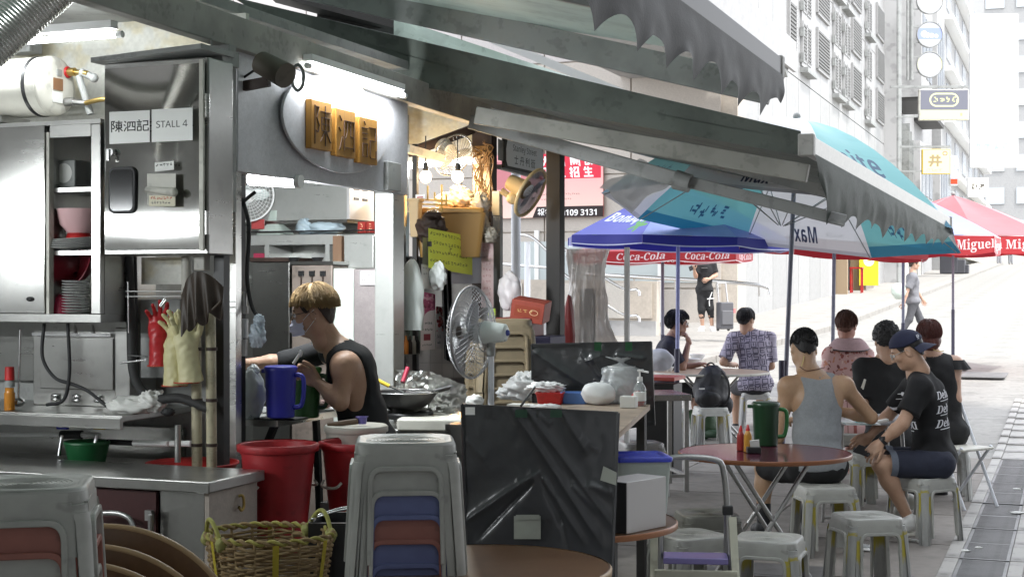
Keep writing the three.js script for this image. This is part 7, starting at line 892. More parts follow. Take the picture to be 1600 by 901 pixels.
  one('pile_crates', 'dark red and blue crates piled behind the stack of brown stools', 'crates', [bx(0.34, 1.35, 0.3, P(832, 540, 9.25).x, 0.68, P(832, 540, 9.25).z, 0.01)], mat([0.05, 0.045, 0.1], 0.6)); one('red_crate', 'dark red crate on top of the crates under the red carton', 'crate', bx(0.24, 0.12, 0.24, P(812, 508, 9.2).x, 1.41, P(812, 508, 9.2).z, 0.01), mat([0.2, 0.03, 0.03], 0.5)); one('white_sack', 'white plastic sack above the red carton', 'sack', bumpy(0.14, 0.24, 0.12, P(796, 452, 9.35).x, P(796, 456, 9.35).y, P(796, 452, 9.35).z, 9, 0.22), mat([0.68, 0.64, 0.66], 0.4));
  one('red_tarp', 'dark red folded sheet leaning by the dark post', 'sheet', bumpy(0.09, 0.5, 0.1, P(888, 512, 10.4).x, 1.32, P(888, 512, 10.4).z, 8, 0.2), mat([0.2, 0.02, 0.02], 0.5)); one('tarp_stand', 'dark stand under the folded red sheet', 'stand', bx(0.14, 1.08, 0.14, P(888, 512, 10.4).x, 0.54, P(888, 512, 10.4).z), M.dark);
}
// ---------- umbrellas ----------
function umbrella(label, px, d, R, rimY, apexY, rot, tilt, panel, val, vh, pole, poleTop) {
  const b = P(px, 600, d), g0 = gy(-b.z), t = thing('market_umbrella', label, 'umbrella', [b.x, g0, b.z], YAW), n = 8, E = new THREE.Euler(tilt[0], 0, tilt[1]), mid = rimY - g0; const tl = (g) => { g.translate(0, -mid, 0); g.applyMatrix4(new THREE.Matrix4().makeRotationFromEuler(E)); return g.translate(0, mid, 0); };
  for (let k = 0; k < n; k++) {
    const a0 = rot + (k - 0.5) / n * 2 * PI, da = 2 * PI / n;
    const pos = (u, v) => { const a = a0 + u * da, rib = Math.sin(PI * u), r0 = R * (1 - v), chord = Math.cos(da / 2) / Math.cos((u - 0.5) * da), r = r0 * (chord * 0.75 + 0.25) * (1 - 0.03 * rib * (1 - v)); return V(Math.cos(a) * r, mid + (apexY - rimY) * (1 - Math.pow(1 - v, poleTop ?? 1.15)) - 0.05 * rib * (1 - v) * v * 2, Math.sin(a) * r); };
    const g = grid(10, 8, (u, v) => pos(u, v)); { const uv = g.attributes.uv; for (let i = 0; i < uv.count; i++) { const u = uv.getX(i), v = uv.getY(i); uv.setXY(i, 0.5 + (0.5 - u) * (1 - v), v); } }
    mesh('canopy_panel', tl(g), panel[k % panel.length], t, true);
    if (val) { const vg = grid(14, 4, (u, w) => { const p = pos(u, 0), dd = (1 - w) * vh * (0.82 + 0.18 * Math.sin(PI * u)); return V(p.x * (1 + 0.01 * Math.sin(u * 9 + k)), p.y - dd - 0.002, p.z * (1 + 0.01 * Math.sin(u * 7 + k))); }); const uv = vg.attributes.uv; for (let i = 0; i < uv.count; i++) uv.setX(i, 1 - uv.getX(i)); mesh('valance', tl(vg), val[k % val.length], t, true); }
    const q = (f, y) => V(Math.cos(a0) * R * f, y, Math.sin(a0) * R * f); mesh('rib', tl(mg(rod(q(0.02, mid + (apexY - rimY) * 0.96 - 0.02), q(0.985, mid - 0.012), 0.006, 0.005, 5), rod(q(0.02, mid - 0.02), q(0.5, mid + (apexY - rimY) * 0.5), 0.005, 0.005, 5))), M.greyPaint, t);
  }
  const top = V(0, apexY - rimY, 0).applyEuler(E).add(V(0, mid, 0));
  mesh('pole', rod([0, 0, 0], [0, 0, 0].map((_, i) => [top.x, top.y, top.z][i]), 0.022, 0.02, 12), pole, t); mesh('pole_sleeve', cyl(0.028, 0.028, 1.0, 0, 0.5, 0, 12), mat([0.05, 0.05, 0.085], 0.45), t); mesh('base', la([[0, 0], [0.24, 0], [0.24, 0.05], [0.06, 0.09], [0, 0.09]], 28), M.greyPaint, t); mesh('finial', sph(0.035, top.x, top.y + 0.03, top.z), M.greyPaint, t);
  return t;
}
{
  const fab = (w, h, draw) => { const t = ctex(w, h, draw); const m = mat([1, 1, 1], 0.7, { phys: 1, map: t, transmission: 0.28, thickness: 0 }); m.userData.own = 1; return m; };
  const tri = (bg, draw) => fab(512, 384, (x) => { x.fillStyle = bg; x.fillRect(0, 0, 512, 384); for (let k = 0; k < 40; k++) { x.fillStyle = `rgba(${k % 2 ? 255 : 0},${k % 2 ? 255 : 0},${k % 2 ? 255 : 0},0.02)`; x.fillRect(rr(0, 512), rr(0, 384), rr(20, 200), rr(4, 30)); } if (draw) draw(x); });
  const nite = tri('#70b2b4', (x) => { x.fillStyle = '#23506f'; x.font = 'bold 96px sans-serif'; x.fillText('nite', 160, 290); x.strokeStyle = '#23506f'; scrawl(x, 158, 312, 40, 4, 5); x.fillStyle = '#2b7894'; x.fillRect(0, 362, 512, 22); }), wht = tri('#dcdcde', (x) => { x.fillStyle = '#2c3550'; x.font = 'italic bold 50px sans-serif'; x.fillText('Max', 206, 366); x.fillStyle = '#b9b9c0'; x.fillRect(0, 376, 512, 8); });
  umbrella('big teal and white umbrella tilted over the man in the vest', 1222, 13.3, 1.66, 2.24, 3.2, 0.35, [-0.09, -0.16], [wht, nite], null, 0, M.pole, 1.75);
  const bl = tri('#4a51ac', (x) => { x.fillStyle = '#d5daf0'; x.font = 'italic bold 84px sans-serif'; x.fillText('Bonaqua', 90, 290); x.fillStyle = '#4d9440'; for (let k = 0; k < 5; k++) { x.beginPath(); x.ellipse(400 + 26 * Math.cos(k * 1.25), 318 + 22 * Math.sin(k * 1.25), 30, 11, k * 1.25, 0, 7); x.fill(); } }), bl2 = tri('#8a98d0'), bl3 = tri('#646dc0', (x) => { x.fillStyle = '#6d9f52'; x.fillRect(330, 330, 40, 30); });
  const blv = fab(256, 48, (x) => { x.fillStyle = '#2b2f96'; x.fillRect(0, 0, 256, 48); x.fillStyle = '#c9cfe8'; x.fillRect(0, 42, 256, 6); });
  umbrella('blue umbrella with pale Bonaqua lettering over the far table', 1058, 15.6, 1.22, 2.17, 2.74, PI * 0.75, [0, -0.03], [bl, bl3, bl3, bl2, bl3, bl2, bl3, bl2].map((m, i) => m), [blv], 0.11, mat([0.28, 0.3, 0.52], 0.4));
  const coke = fab(512, 96, (x) => { x.fillStyle = '#b3202a'; x.fillRect(0, 0, 512, 96); x.fillStyle = '#f1e4e4'; x.fillRect(0, 88, 512, 8); x.font = 'italic bold 76px serif'; x.fillText('Coca-Cola', 84, 70); }), redp = tri('#b84048'), pinkp = tri('#d8a0a4');
  umbrella('red umbrella with white Coca-Cola lettering behind the blue one', 1036, 18.4, 1.12, 2.1, 2.62, PI / 2 - PI / 8, [0, 0.01], [pinkp, redp], [coke], 0.15, M.pole);
  const sm1 = fab(512, 128, (x) => { x.fillStyle = '#b8222c'; x.fillRect(0, 0, 512, 128); x.fillStyle = '#f0dede'; x.font = 'bold 88px serif'; x.fillText('San Miguel', 26, 92); x.fillRect(0, 0, 512, 5); });
  umbrella('umbrella with pale violet panels and a red San Miguel valance', 1412, 20.6, 1.36, 2.36, 3.02, PI / 2 - PI / 8, [0, 0], [tri('#8d93c4'), tri('#6f78b8')], [sm1], 0.27, M.pole);
  umbrella('large red umbrella with a red San Miguel valance at the right edge', 1490, 24.5, 1.75, 2.48, 3.2, PI / 2 - PI / 8 + 0.1, [0, 0], [tri('#b85960')], [sm1], 0.29, M.pole);
  const rv = fab(256, 64, (x) => { x.fillStyle = '#a51f2a'; x.fillRect(0, 0, 256, 64); }), wp = tri('#d9d2d8', (x) => { x.fillStyle = '#2c3550'; x.font = 'italic bold 64px sans-serif'; x.fillText('Max', 190, 360); });
  umbrella('white umbrella with a plain red valance behind the teal one', 1300, 16.2, 1.08, 2.14, 2.6, 0.2, [0, -0.08], [wp], [rv], 0.13, M.pole);
  one('grey_pole_cover', 'crumpled cream cloth tied under the blue umbrella', 'cloth', bumpy(0.26, 0.2, 0.16, P(1060, 362, 15.0).x, P(1060, 362, 15.0).y, P(1060, 362, 15.0).z, 12, 0.4), mat([0.55, 0.5, 0.45], 0.7));
  one('white_flap', 'white plastic flap hanging from the left rim of the teal umbrella', 'flap', grid(14, 12, (u, v) => { const a = P(937, 294, 12.0).lerp(P(986, 328, 11.8), u), b = P(1000, 252, 12.2).lerp(P(1058, 276, 12.0), u); return a.lerp(b, v).add(V(0.02 * Math.sin(u * 9), 0.025 * Math.sin(v * 8 + u * 5), 0.03 * nz(u * 4, v * 4, 2))); }), mat([0.85, 0.85, 0.86], 0.6, { phys: 1, transmission: 0.45, thickness: 0 }));
}
// ---------- on the diners' tables ----------
{
  const T = 0.751, at = (px, py, y = T) => { const q = onY(px, py, y); return q; };
  { const q = at(1197, 696); jug('green plastic jug with pale lettering on the red table', 1197, 450.5 + (1.65 - T) * FOC / ((1.65 - T) * FOC / (696 - 450.5)), (1.65 - T) * FOC / (696 - 450.5), 1.02, mat([0.008, 0.04, 0.014], 0.35), mat([0.04, 0.2, 0.055], 0.35), { s: 'Carlsberg', bg: '#0d3316', fg: '#8fb098', at: -0.25, y: 0.11 }, YAW); }
  const bot = (l, px, py, m, cap, h) => { const q = at(px, py), t = thing('sauce_bottle', l, 'bottle', q); mesh('bottle_body', la([[0, 0], [0.022, 0], [0.023, 0.004], [0.022, h * 0.6], [0.011, h * 0.78], [0, h * 0.78]], 20), m, t); mesh('cap', la([[0.011, h * 0.76], [0.012, h * 0.82], [0.004, h], [0, h]], 16), cap, t); };
  bot('red squeezy sauce bottle on the red table, left of the green jug', 1158, 704, mat([0.28, 0.03, 0.025], 0.35), M.red, 0.14); bot('orange sauce bottle with a red tip in front of the green jug', 1169, 706, mat([0.5, 0.24, 0.03], 0.35), M.red, 0.15);
  { const q = at(1178, 708), t = thing('sauce_caddy', 'small black caddy with white sachets beside the orange sauce bottle', 'caddy', q, YAW); mesh('tray', bx(0.075, 0.035, 0.055, 0, 0.018, 0, 0.006), M.black, t); mesh('sachet', xf(bx(0.05, 0.045, 0.01, 0.01, 0.05, 0), null, [0.15, 0, 0.1]), M.paper, t); }
  const F = 0.761;
  { const q = at(1044, 573, F), t = thing('drinking_glass', 'glass with a white straw on the far wooden table', 'glass', q); mesh('glass_body', la([[0, 0], [0.035, 0], [0.045, 0.16], [0.042, 0.16], [0.032, 0.008], [0, 0.006]], 20), mat([0.5, 0.48, 0.4], 0.2, { phys: 1, transmission: 0.6, thickness: 0 }), t); mesh('straw', rod([0, 0.02, 0], [0.02, 0.3, 0], 0.008), M.white, t); }
  const bowl = (l, px, py, r, h, y) => { const q = at(px, py, y); one('bowl', l, 'bowl', la([[r * 0.5, 0], [r * 0.85, h * 0.5], [r, h], [r * 0.95, h], [r * 0.8, h * 0.5], [r * 0.45, 0.006], [0, 0.006]], 28, q.x, y, q.z), M.white); };
  bowl('white bowl at the middle of the far wooden table', 1078, 574, 0.13, 0.1, F); bowl('small white cup beside the glass with the straw', 1046, 580, 0.05, 0.05, F); bowl('white bowl at the back of the far wooden table', 1090, 563, 0.1, 0.08, F);
  one('red_can', 'red drink can on the far wooden table behind the umbrella pole', 'can', [cyl(0.033, 0.033, 0.11, at(1057, 568, F).x, F + 0.055, at(1057, 568, F).z), cyl(0.028, 0.033, 0.008, at(1057, 568, F).x, F + 0.114, at(1057, 568, F).z)], M.red);
  one('red_tray', 'red tray stacked on a purple box left of the far table', 'tray', [bx(0.34, 0.03, 0.4, P(1034, 590, 13.2).x, P(1034, 590, 13.2).y, P(1034, 590, 13.2).z)], mat([0.45, 0.08, 0.06], 0.4)); one('tray_stand', 'dark cloth covered stand under the red tray', 'stand', bx(0.3, 0.8, 0.3, P(1034, 600, 13.2).x, 0.4, P(1034, 600, 13.2).z), M.black); one('grey_bag', 'slanted pale grey bag at the left of the far table', 'bag', bumpy(0.3, 0.22, 0.2, P(1030, 562, 14.6).x, P(1030, 562, 14.6).y, P(1030, 562, 14.6).z, 6, 0.15), mat([0.5, 0.5, 0.55], 0.5));
  { const s = at42(1111, 636), t = thing('rucksack', 'black rucksack on the white plastic stool', 'rucksack', [s[0], 0.42, s[2]], YAW); const g = blend([EL([0, 0.17, 0], [0.19, 0.2, 0.13]), EL([0.02, 0.3, -0.01], [0.14, 0.14, 0.11]), EL([-0.03, 0.1, 0.08], [0.14, 0.11, 0.09]), EL([0.16, 0.02, 0.03], [0.07, 0.09, 0.08])], 0.014, 0.05); mesh('bag_body', rough3(g, 0.012, 9, 2), mat([0.022, 0.022, 0.026], 0.55, { bumpMap: tFineB, bumpScale: 0.002 }), t); mesh('front_pocket', rough3(blend([EL([-0.03, 0.1, 0.12], [0.12, 0.09, 0.06])], 0.012, 0.02), 0.006, 14), M.black, t); mesh('strap', tb([[0.1, 0.38, 0.05], [0.16, 0.28, 0.12], [0.17, 0.12, 0.13], [0.12, 0.03, 0.12]], 0.012), M.black, t); mesh('grab_loop', new THREE.TorusGeometry(0.04, 0.008, 6, 20).translate(0, 0.42, 0), M.black, t); mesh('white_tag', bx(0.06, 0.015, 0.004, -0.11, 0.2, 0.135), M.white, t); }
  { const q = onY(1092, 684, 0.02), t = thing('green_bag', 'dark green bag lying under the far stools', 'bag', [q.x, 0, q.z]); mesh('bag_body', bumpy(0.42, 0.34, 0.24, 0, 0.17, 0, 7, 0.18), mat([0.03, 0.07, 0.03], 0.6), t); mesh('bag_flap', bumpy(0.24, 0.1, 0.2, 0.18, 0.08, 0.04, 8, 0.2, 24), mat([0.05, 0.1, 0.06], 0.6), t); }
  { const y = 0.761, q = at(1345, 662, y); one('newspaper', 'teal and white printed sheet on the table before the man in the vest', 'paper', xf(bx(0.22, 0.008, 0.2), [q.x, y + 0.004, q.z], [0, YAW, 0]), print(ctex(64, 64, (x) => { x.fillStyle = '#dfe6e6'; x.fillRect(0, 0, 64, 64); x.fillStyle = '#58a8a8'; x.fillRect(24, 10, 30, 24); x.strokeStyle = '#888'; scrawl(x, 4, 40, 10, 5, 1.5); }))); bowl('white bowl on the table before the man in the vest', 1333, 652, 0.07, 0.06, y); one('napkin_pack', 'white folded tissue at the right edge of the diners\' table', 'tissue', xf(bx(0.09, 0.02, 0.05, 0, 0, 0, 0.006), [P(1378, 642, 9.7).x, 0.775, P(1378, 642, 9.7).z], [0, YAW, 0.2]), M.paper); }
  { const t = thing('suitcase', 'grey upright wheeled suitcase beside the standing man', 'suitcase', P(1133, 517, 30.5), YAW + 0.3), s = 30.5 / FOC; mesh('case', bx(0.3, 0.56, 0.24, 0, 0.32, 0, 0.03), mat([0.1, 0.1, 0.11], 0.6), t); mesh('front_pocket', bx(0.26, 0.3, 0.05, 0, 0.28, 0.13, 0.02), mat([0.12, 0.12, 0.13], 0.6), t); mesh('handle', [rod([-0.1, 0.6, -0.08], [-0.12, 1.0, -0.1], 0.012), rod([0.1, 0.6, -0.08], [0.06, 1.0, -0.1], 0.016), rod([-0.12, 1.0, -0.1], [0.06, 1.0, -0.1], 0.016)], M.chrome, t); for (const x of [-0.12, 0.12]) mesh('wheel', cyl(0.04, 0.04, 0.03, 0, 0, 0).rotateZ(PI / 2).translate(x, 0.04, -0.08), M.black, t); mesh('tag', bx(0.05, 0.09, 0.01, 0.16, 0.42, 0.13), mat([0.6, 0.2, 0.2], 0.6), t); }
  { const t = thing('litter', 'scraps of white paper and film littering the paving', 'litter', [0, 0, -9]); t.userData.kind = 'stuff'; [[1355, 860, 0.1], [1425, 845, 0.08], [1440, 848, 0.05], [1348, 853, 0.07], [1510, 862, 0.05], [1530, 857, 0.04], [1592, 802, 0.09], [1590, 765, 0.06], [1338, 835, 0.09]].forEach(([px, py, s]) => { const q = onY(px, py, 0.004); partW('scrap', bumpy(s, 0.015, s * 0.6, q.x, 0.01, q.z, 20, 0.5, 16), M.paper, t); }); const q = onY(1352, 858, 0); partW('clear_wrapper', bumpy(0.13, 0.03, 0.08, q.x, 0.014, q.z, 20, 0.6, 24), M.bag, t); }
  one('dark_clutter', 'dark heap of boxes and a parked trolley far up the footway', 'boxes', [[1484, 1.0, 1.2, 0.8], [1497, 0.9, 0.8, 1.1], [1508, 0.5, 0.5, 0.8]].map(([px, w, h, dd]) => { const q = P(px, 430, 86); return bx(w, h, dd, q.x, gy(-q.z) + 0.13 + h / 2, q.z, 0.05); }), mat([0.06, 0.06, 0.07], 0.6));
}
// ---------- people ----------
const headGeo = (() => blend([
  EL([0, 0.032, -0.014], [0.077, 0.088, 0.097], { k: 0.03 }), EL([0, -0.03, 0.02], [0.064, 0.078, 0.07], { k: 0.04 }), EL([0, -0.086, 0.052], [0.034, 0.026, 0.03], { k: 0.03 }), CP([-0.04, -0.072, 0.0], [0.04, -0.072, 0.0], 0.03, 0.03, { k: 0.04 }),
  CP([-0.03, 0.02, 0.078], [0.03, 0.02, 0.078], 0.012, 0.012, { k: 0.02 }), EL([-0.04, -0.025, 0.062], [0.024, 0.02, 0.02], { k: 0.02 }), EL([0.04, -0.025, 0.062], [0.024, 0.02, 0.02], { k: 0.02 }),
  EL([-0.032, 0.0, 0.098], [0.018, 0.011, 0.016], { cut: 1, k: 0.012 }), EL([0.032, 0.0, 0.098], [0.018, 0.011, 0.016], { cut: 1, k: 0.012 }),
  CP([0, 0.008, 0.086], [0, -0.03, 0.106], 0.009, 0.0125, { k: 0.012 }), EL([-0.013, -0.034, 0.094], [0.01, 0.008, 0.011], { k: 0.008 }), EL([0.013, -0.034, 0.094], [0.01, 0.008, 0.011], { k: 0.008 }),
  CP([-0.018, -0.059, 0.081], [0.018, -0.059, 0.081], 0.0065, 0.0065, { k: 0.008 }), CP([-0.016, -0.069, 0.08], [0.016, -0.069, 0.08], 0.007, 0.007, { k: 0.008 }), CP([-0.022, -0.064, 0.091], [0.022, -0.064, 0.091], 0.0022, 0.0022, { cut: 1, k: 0.004 }),
  ...[-1, 1].flatMap((s) => [EL([s * 0.078, -0.012, -0.012], [0.008, 0.032, 0.02], { k: 0.008, e: [0.15, s * 0.35, 0] }), EL([s * 0.087, -0.008, -0.006], [0.006, 0.017, 0.009], { cut: 1, k: 0.006 })]),
  CP([0, -0.06, -0.02], [0, -0.15, -0.03], 0.055, 0.058, { k: 0.035 })], 0.0046, 0.02))();
function hairline(z, front, side, nape) { if (z > 0.065) return front; if (z > 0.028) return front + (side - front) * (0.065 - z) / 0.037; if (z > 0.0) return side + (0.02 - side) * (0.028 - z) / 0.028; if (z > -0.035) return 0.02; return 0.02 + (nape - 0.02) * Math.min(1, (-0.035 - z) / 0.05); }
function hairGeo(o) { // o: thick, front, side, nape, extra prims, noise
  const th = o.thick ?? 0.012, pr = [EL([0, 0.034, -0.016], [0.079 + th, 0.09 + th, 0.099 + th], { k: 0.02 }), EL([0, -0.03, -0.03], [0.066 + th * 0.6, 0.07, 0.066 + th * 0.5], { k: 0.03 }), ...(o.extra || [])];
  pr.push({ cut: 1, k: 0.012, f: (x, y, z) => y - hairline(z, o.front ?? 0.07, o.side ?? -0.02, o.nape ?? -0.085) - (o.rag ?? 0.008) * nz(x * 60, z * 60, 4) });
  return rough3(blend(pr, 0.0052, 0.02), o.noise ?? 0.006, o.freq ?? 45, 2);
}
function orient(g, pos, dir, nrm) { // g's +y to dir, +z to nrm
  const y = v3(dir).normalize(), z = v3(nrm).clone().addScaledVector(y, -v3(nrm).dot(y)).normalize(), x = y.clone().cross(z); return g.applyMatrix4(new THREE.Matrix4().makeBasis(x, y, z).setPosition(v3(pos)));
}
const mirrorPr = (pr) => pr.map((p) => ({ ...p, ...(p.c ? { c: [-p.c[0], p.c[1], p.c[2]] } : { a: [-p.a[0], p.a[1], p.a[2]], b: [-p.b[0], p.b[1], p.b[2]] }) }));
const L3 = (a, b, t) => [a[0] + (b[0] - a[0]) * t, a[1] + (b[1] - a[1]) * t, a[2] + (b[2] - a[2]) * t];
function person(label, px0, d, o) { // joints as o.J(px, py, dz): picture places at the person's own distance, dz metres nearer
  const base = P(px0, 600, d), g0 = o.ground ?? gy(-base.z), t = thing('person', label, 'person', [base.x, g0, base.z], YAW), s = d / FOC;
  const J = ([px, py, dz = 0]) => [(px - px0) * s * (1 - dz / d), EYE - (py - 450.5) * s * (1 - dz / d) - g0, dz], S = o.size ?? 1, cell = o.cell ?? 0.014, f = o.face;
  const pel = J(o.pel), chest = J(o.chest), neck = J(o.neck), head = J(o.head), fwd = V(Math.sin(f), 0, Math.cos(f)), up = v3(chest).sub(v3(pel)).normalize(), z = fwd.clone().addScaledVector(up, -fwd.dot(up)).normalize(), x = up.clone().cross(z), E = new THREE.Euler().setFromRotationMatrix(new THREE.Matrix4().makeBasis(x, up, z)), e = [E.x, E.y, E.z];
  const off = (p, a, b, c) => { const q = v3(p).clone().addScaledVector(x, a).addScaledVector(up, b).addScaledVector(z, c); return q.toArray(); }, mid = L3(pel, chest, 0.48), W = o.wide ?? 1, H = v3(pel).distanceTo(v3(chest));
  const torso = (k) => [EL(off(chest, 0, 0.02, 0), [0.165 * S * W + k, 0.15 * S + k, 0.108 * S + k], { e, k: 0.06 }), EL(mid, [0.142 * S * W + k, Math.max(0.13, H * 0.5) * S + k, 0.104 * S + k], { e, k: 0.07 }), EL(pel, [0.165 * S * W + k, 0.12 * S + k, 0.12 * S + k], { e, k: 0.06 })];
  const arms = (o.arms || []).map((a) => a.map(J)), legs = (o.legs || []).map((a) => a.map(J)), T = torso(0);
  const sk = [...T, CP(L3(neck, chest, 0.35), L3(neck, head, 0.55), 0.06 * S, 0.053 * S, { k: 0.05 })];
  arms.forEach(([sh, el, wr]) => { sk.push(CP(L3(neck, chest, 0.15), sh, 0.05 * S, 0.056 * S, { k: 0.06 }), EL(sh, [0.062 * S, 0.062 * S, 0.062 * S], { k: 0.04 }), CP(sh, el, 0.052 * S, 0.041 * S, { k: 0.03 }), CP(el, L3(el, wr, 0.35), 0.041 * S, 0.041 * S, { k: 0.02 }), CP(L3(el, wr, 0.3), wr, 0.041 * S, 0.027 * S, { k: 0.02 })); });
  legs.forEach(([hip, kn, an]) => { sk.push(CP(hip, kn, 0.086 * S, 0.058 * S, { k: 0.04 }), CP(kn, L3(kn, an, 0.35), 0.055 * S, 0.058 * S, { k: 0.03 }), CP(L3(kn, an, 0.3), an, 0.057 * S, 0.037 * S, { k: 0.03 })); });
  (o.feet || []).forEach(([a, b]) => sk.push(CP(J(a), J(b), 0.036, 0.03, { k: 0.03 })));
  const parts = [blend(sk, cell, 0.03)];
  const hR = new THREE.Euler(o.look[0], f + o.look[1], o.look[2] ?? 0, 'YXZ'), HS = 1.02 * S, hm = new THREE.Matrix4().compose(v3(head), new THREE.Quaternion().setFromEuler(hR), V(HS, HS, HS)), hp = (g) => g.applyMatrix4(hm);
  if (!o.noHead) parts.push(hp(headGeo.clone()));
  (o.hands || []).forEach(([i, dir, nrm, curl, mir]) => { const wr = arms[i][2]; let pr = handPrims(curl, 1.02 * S, 1); if (mir) pr = mirrorPr(pr); parts.push(orient(blend(pr, o.far ? 0.006 : 0.0038, 0.008), wr, dir, nrm)); });
  const body = mesh('body', mg(parts), o.skin ?? M.skin, t);
  const kid = (n, g, m, keep) => mesh(n, g, m, t, keep);
  if (o.top) {
    const c = o.top, k = c.loose ?? 0.014, pr = torso(k), ck = L3(neck, chest, 0.15); pr.push(EL(L3(pel, chest, -0.02), [0.16 * S * W + k + 0.008, 0.1, 0.118 * S + k + 0.006], { e, k: 0.05 }));
    if (c.kind === 'tee') arms.forEach(([sh, el]) => { pr.push(CP(ck, sh, 0.058 * S, 0.068 * S + k * 0.4, { k: 0.06 }), CP(sh, L3(sh, el, c.sleeve ?? 0.62), 0.07 * S + k * 0.4, 0.066 * S + k * 0.5, { flat: 1, k: 0.035 })); });
    else arms.forEach(([sh]) => pr.push(CP(ck, L3(ck, sh, 0.72), 0.056 * S, 0.06 * S, { k: 0.05 })));
    if (c.kind !== 'tee') arms.forEach(([sh, el], i) => { const out = v3(sh).sub(v3(ck)).normalize(), q = v3(sh).addScaledVector(out, 0.045 - (c.deep ?? 0)); pr.push(EL(off(q.toArray(), 0, c.kind === 'vest' ? -0.035 : -0.06, 0), c.kind === 'vest' ? [0.098, 0.135, 0.2] : [0.075 + (c.deep ?? 0) * 0.7, 0.17, 0.17], { cut: 1, k: 0.012, e })); });
    const nk = v3(head).sub(v3(neck)).normalize(), na = v3(neck).addScaledVector(nk, -0.055 - (c.scoop ?? 0)); pr.push(CP(na.toArray(), v3(neck).addScaledVector(nk, 0.2).toArray(), 0.062 + (c.scoop ?? 0) * 0.5, 0.1, { cut: 1, k: 0.006 }));
    const hem = c.hem; if (hem !== undefined) { const hy = J([0, hem])[1]; pr.push({ cut: 1, k: 0.004, f: (X, Y) => Y - hy - 0.012 * nz(X * 9, 1, Y) }); }
    const g = rough3(blend(pr, cell * 0.8, 0.03), c.fold ?? 0.0095, c.freq ?? 8, 2); if (c.print) { const p = g.attributes.position, uv = new Float32Array(p.count * 2), q = V(0, 0, 0); for (let i = 0; i < p.count; i++) { q.set(p.getX(i), p.getY(i), p.getZ(i)).sub(v3(chest)); uv[i * 2] = 0.5 - q.dot(x) / c.print + (c.px ?? 0); uv[i * 2 + 1] = 0.5 + q.dot(up) / c.print + (c.py ?? 0); } g.setAttribute('uv', new THREE.BufferAttribute(uv, 2)); }
    const m = kid(c.name || 'shirt', g, c.mat, !!c.print); if (c.label) m.userData.label = c.label;
  }
  if (o.bottom) { const c = o.bottom, k = 0.016, pr = [EL(off(pel, 0, -0.01, 0), [0.168 * S * W + k, 0.13 * S, 0.122 * S + k], { e, k: 0.05 })]; legs.forEach(([hip, kn, an]) => { if (c.len <= 1) pr.push(CP(hip, L3(hip, kn, c.len), 0.09 * S + k * 0.6, 0.07 * S + k, { flat: 1, k: 0.05 })); else pr.push(CP(hip, kn, 0.09 * S + k * 0.6, 0.066 * S + k * 0.6, { k: 0.05 }), CP(kn, L3(kn, an, c.len - 1), 0.064 * S + k * 0.6, 0.052 * S + k * 0.4, { flat: 1, k: 0.04 })); }); if (c.waist) { const wy = J([0, c.waist])[1]; pr.push({ cut: 1, k: 0.004, f: (X, Y) => wy - Y }); } kid(c.name || 'shorts', rough3(blend(pr, cell * 0.85, 0.03), 0.007, 9, 2), c.mat); if (c.cuff) legs.forEach(([hip, kn]) => kid('cuff', aim(new THREE.CylinderGeometry(0.07 * S + k + 0.004, 0.071 * S + k + 0.004, 0.045, 24, 1, true), L3(hip, kn, c.len - 0.03), L3(hip, kn, c.len + 0.02)), c.cuff)); }
  (o.feet || []).forEach(([a, b, sm, so]) => { const A = J(a), B = J(b); kid('shoe', rough3(blend([CP(A, B, 0.047, 0.04, { k: 0.03 }), EL([A[0], A[1] + 0.015, A[2]], [0.046, 0.05, 0.046], { k: 0.03 }), { cut: 1, k: 0.003, f: (X, Y) => Y - (Math.min(A[1], B[1]) - 0.042) + 0 * X }], 0.008, 0.02), 0.002, 20), sm); kid('sole', bar([A[0], Math.min(A[1], B[1]) - 0.038, A[2]].map((v, i) => v - (B[i] - A[i]) * (i === 1 ? 0 : 0.3)), [B[0], Math.min(A[1], B[1]) - 0.038, B[2]].map((v, i) => v + (B[i] - A[i]) * (i === 1 ? 0 : 0.25)), 0.082, 0.02, 0.008), so || M.white); });
  (o.socks || []).forEach((i) => { const [, kn, an] = legs[i]; kid('sock', rod(L3(an, kn, 0.34), L3(an, kn, -0.05), 0.05, 0.044, 16), M.black); });
  if (o.hair) { const h = o.hair; kid('hair', hp(hairGeo(h)), h.mat); if (h.under) kid('cropped_hair', hp(hairGeo(h.under)), h.under.mat); }
  if (o.hair && o.hair.strands) { const h = o.hair, st = [], th = (h.thick ?? 0.012) + 0.004; for (let k = 0; k < h.strands; k++) { const a = rr(0, 2 * PI), el = Math.asin(rr(-0.25, 1)), R = [0.079 + th, 0.09 + th, 0.099 + th], d0 = V(Math.cos(el) * Math.cos(a), Math.sin(el), Math.cos(el) * Math.sin(a)); const at = (d) => V(d.x * R[0], 0.034 + d.y * R[1], -0.016 + d.z * R[2]); let p = at(d0); if (p.y < hairline(p.z, (h.front ?? 0.07), h.side ?? -0.02, h.nape ?? -0.085) + 0.004) continue; const dir = V(rr(-0.5, 0.5) + (h.sweep ?? 0), -1, d0.z > 0 ? 0.35 : -0.15).addScaledVector(V(d0.x, 0, d0.z), 0.5), pts = [p.clone().addScaledVector(d0, -0.006)], dd = d0.clone(); const lift = rr(0.2, 1) * (h.lift ?? 0.006); for (let i = 1; i <= 4; i++) { const sp = h.step ?? 0.16, tg = dir.clone().addScaledVector(dd, -dir.dot(dd)).normalize(); dd.addScaledVector(tg, sp).normalize(); const q = at(dd).addScaledVector(dd, lift * Math.sin(i / 4 * PI * 0.8)); if (q.y < hairline(q.z, (h.front ?? 0.07), h.side ?? -0.02, h.nape ?? -0.085) - 0.006) break; pts.push(q); } if (pts.length < 3) continue; st.push(tb(pts, rr(0.002, 0.0036), 5, 3)); } kid('hair_strands', hp(mg(st)), h.mat); }
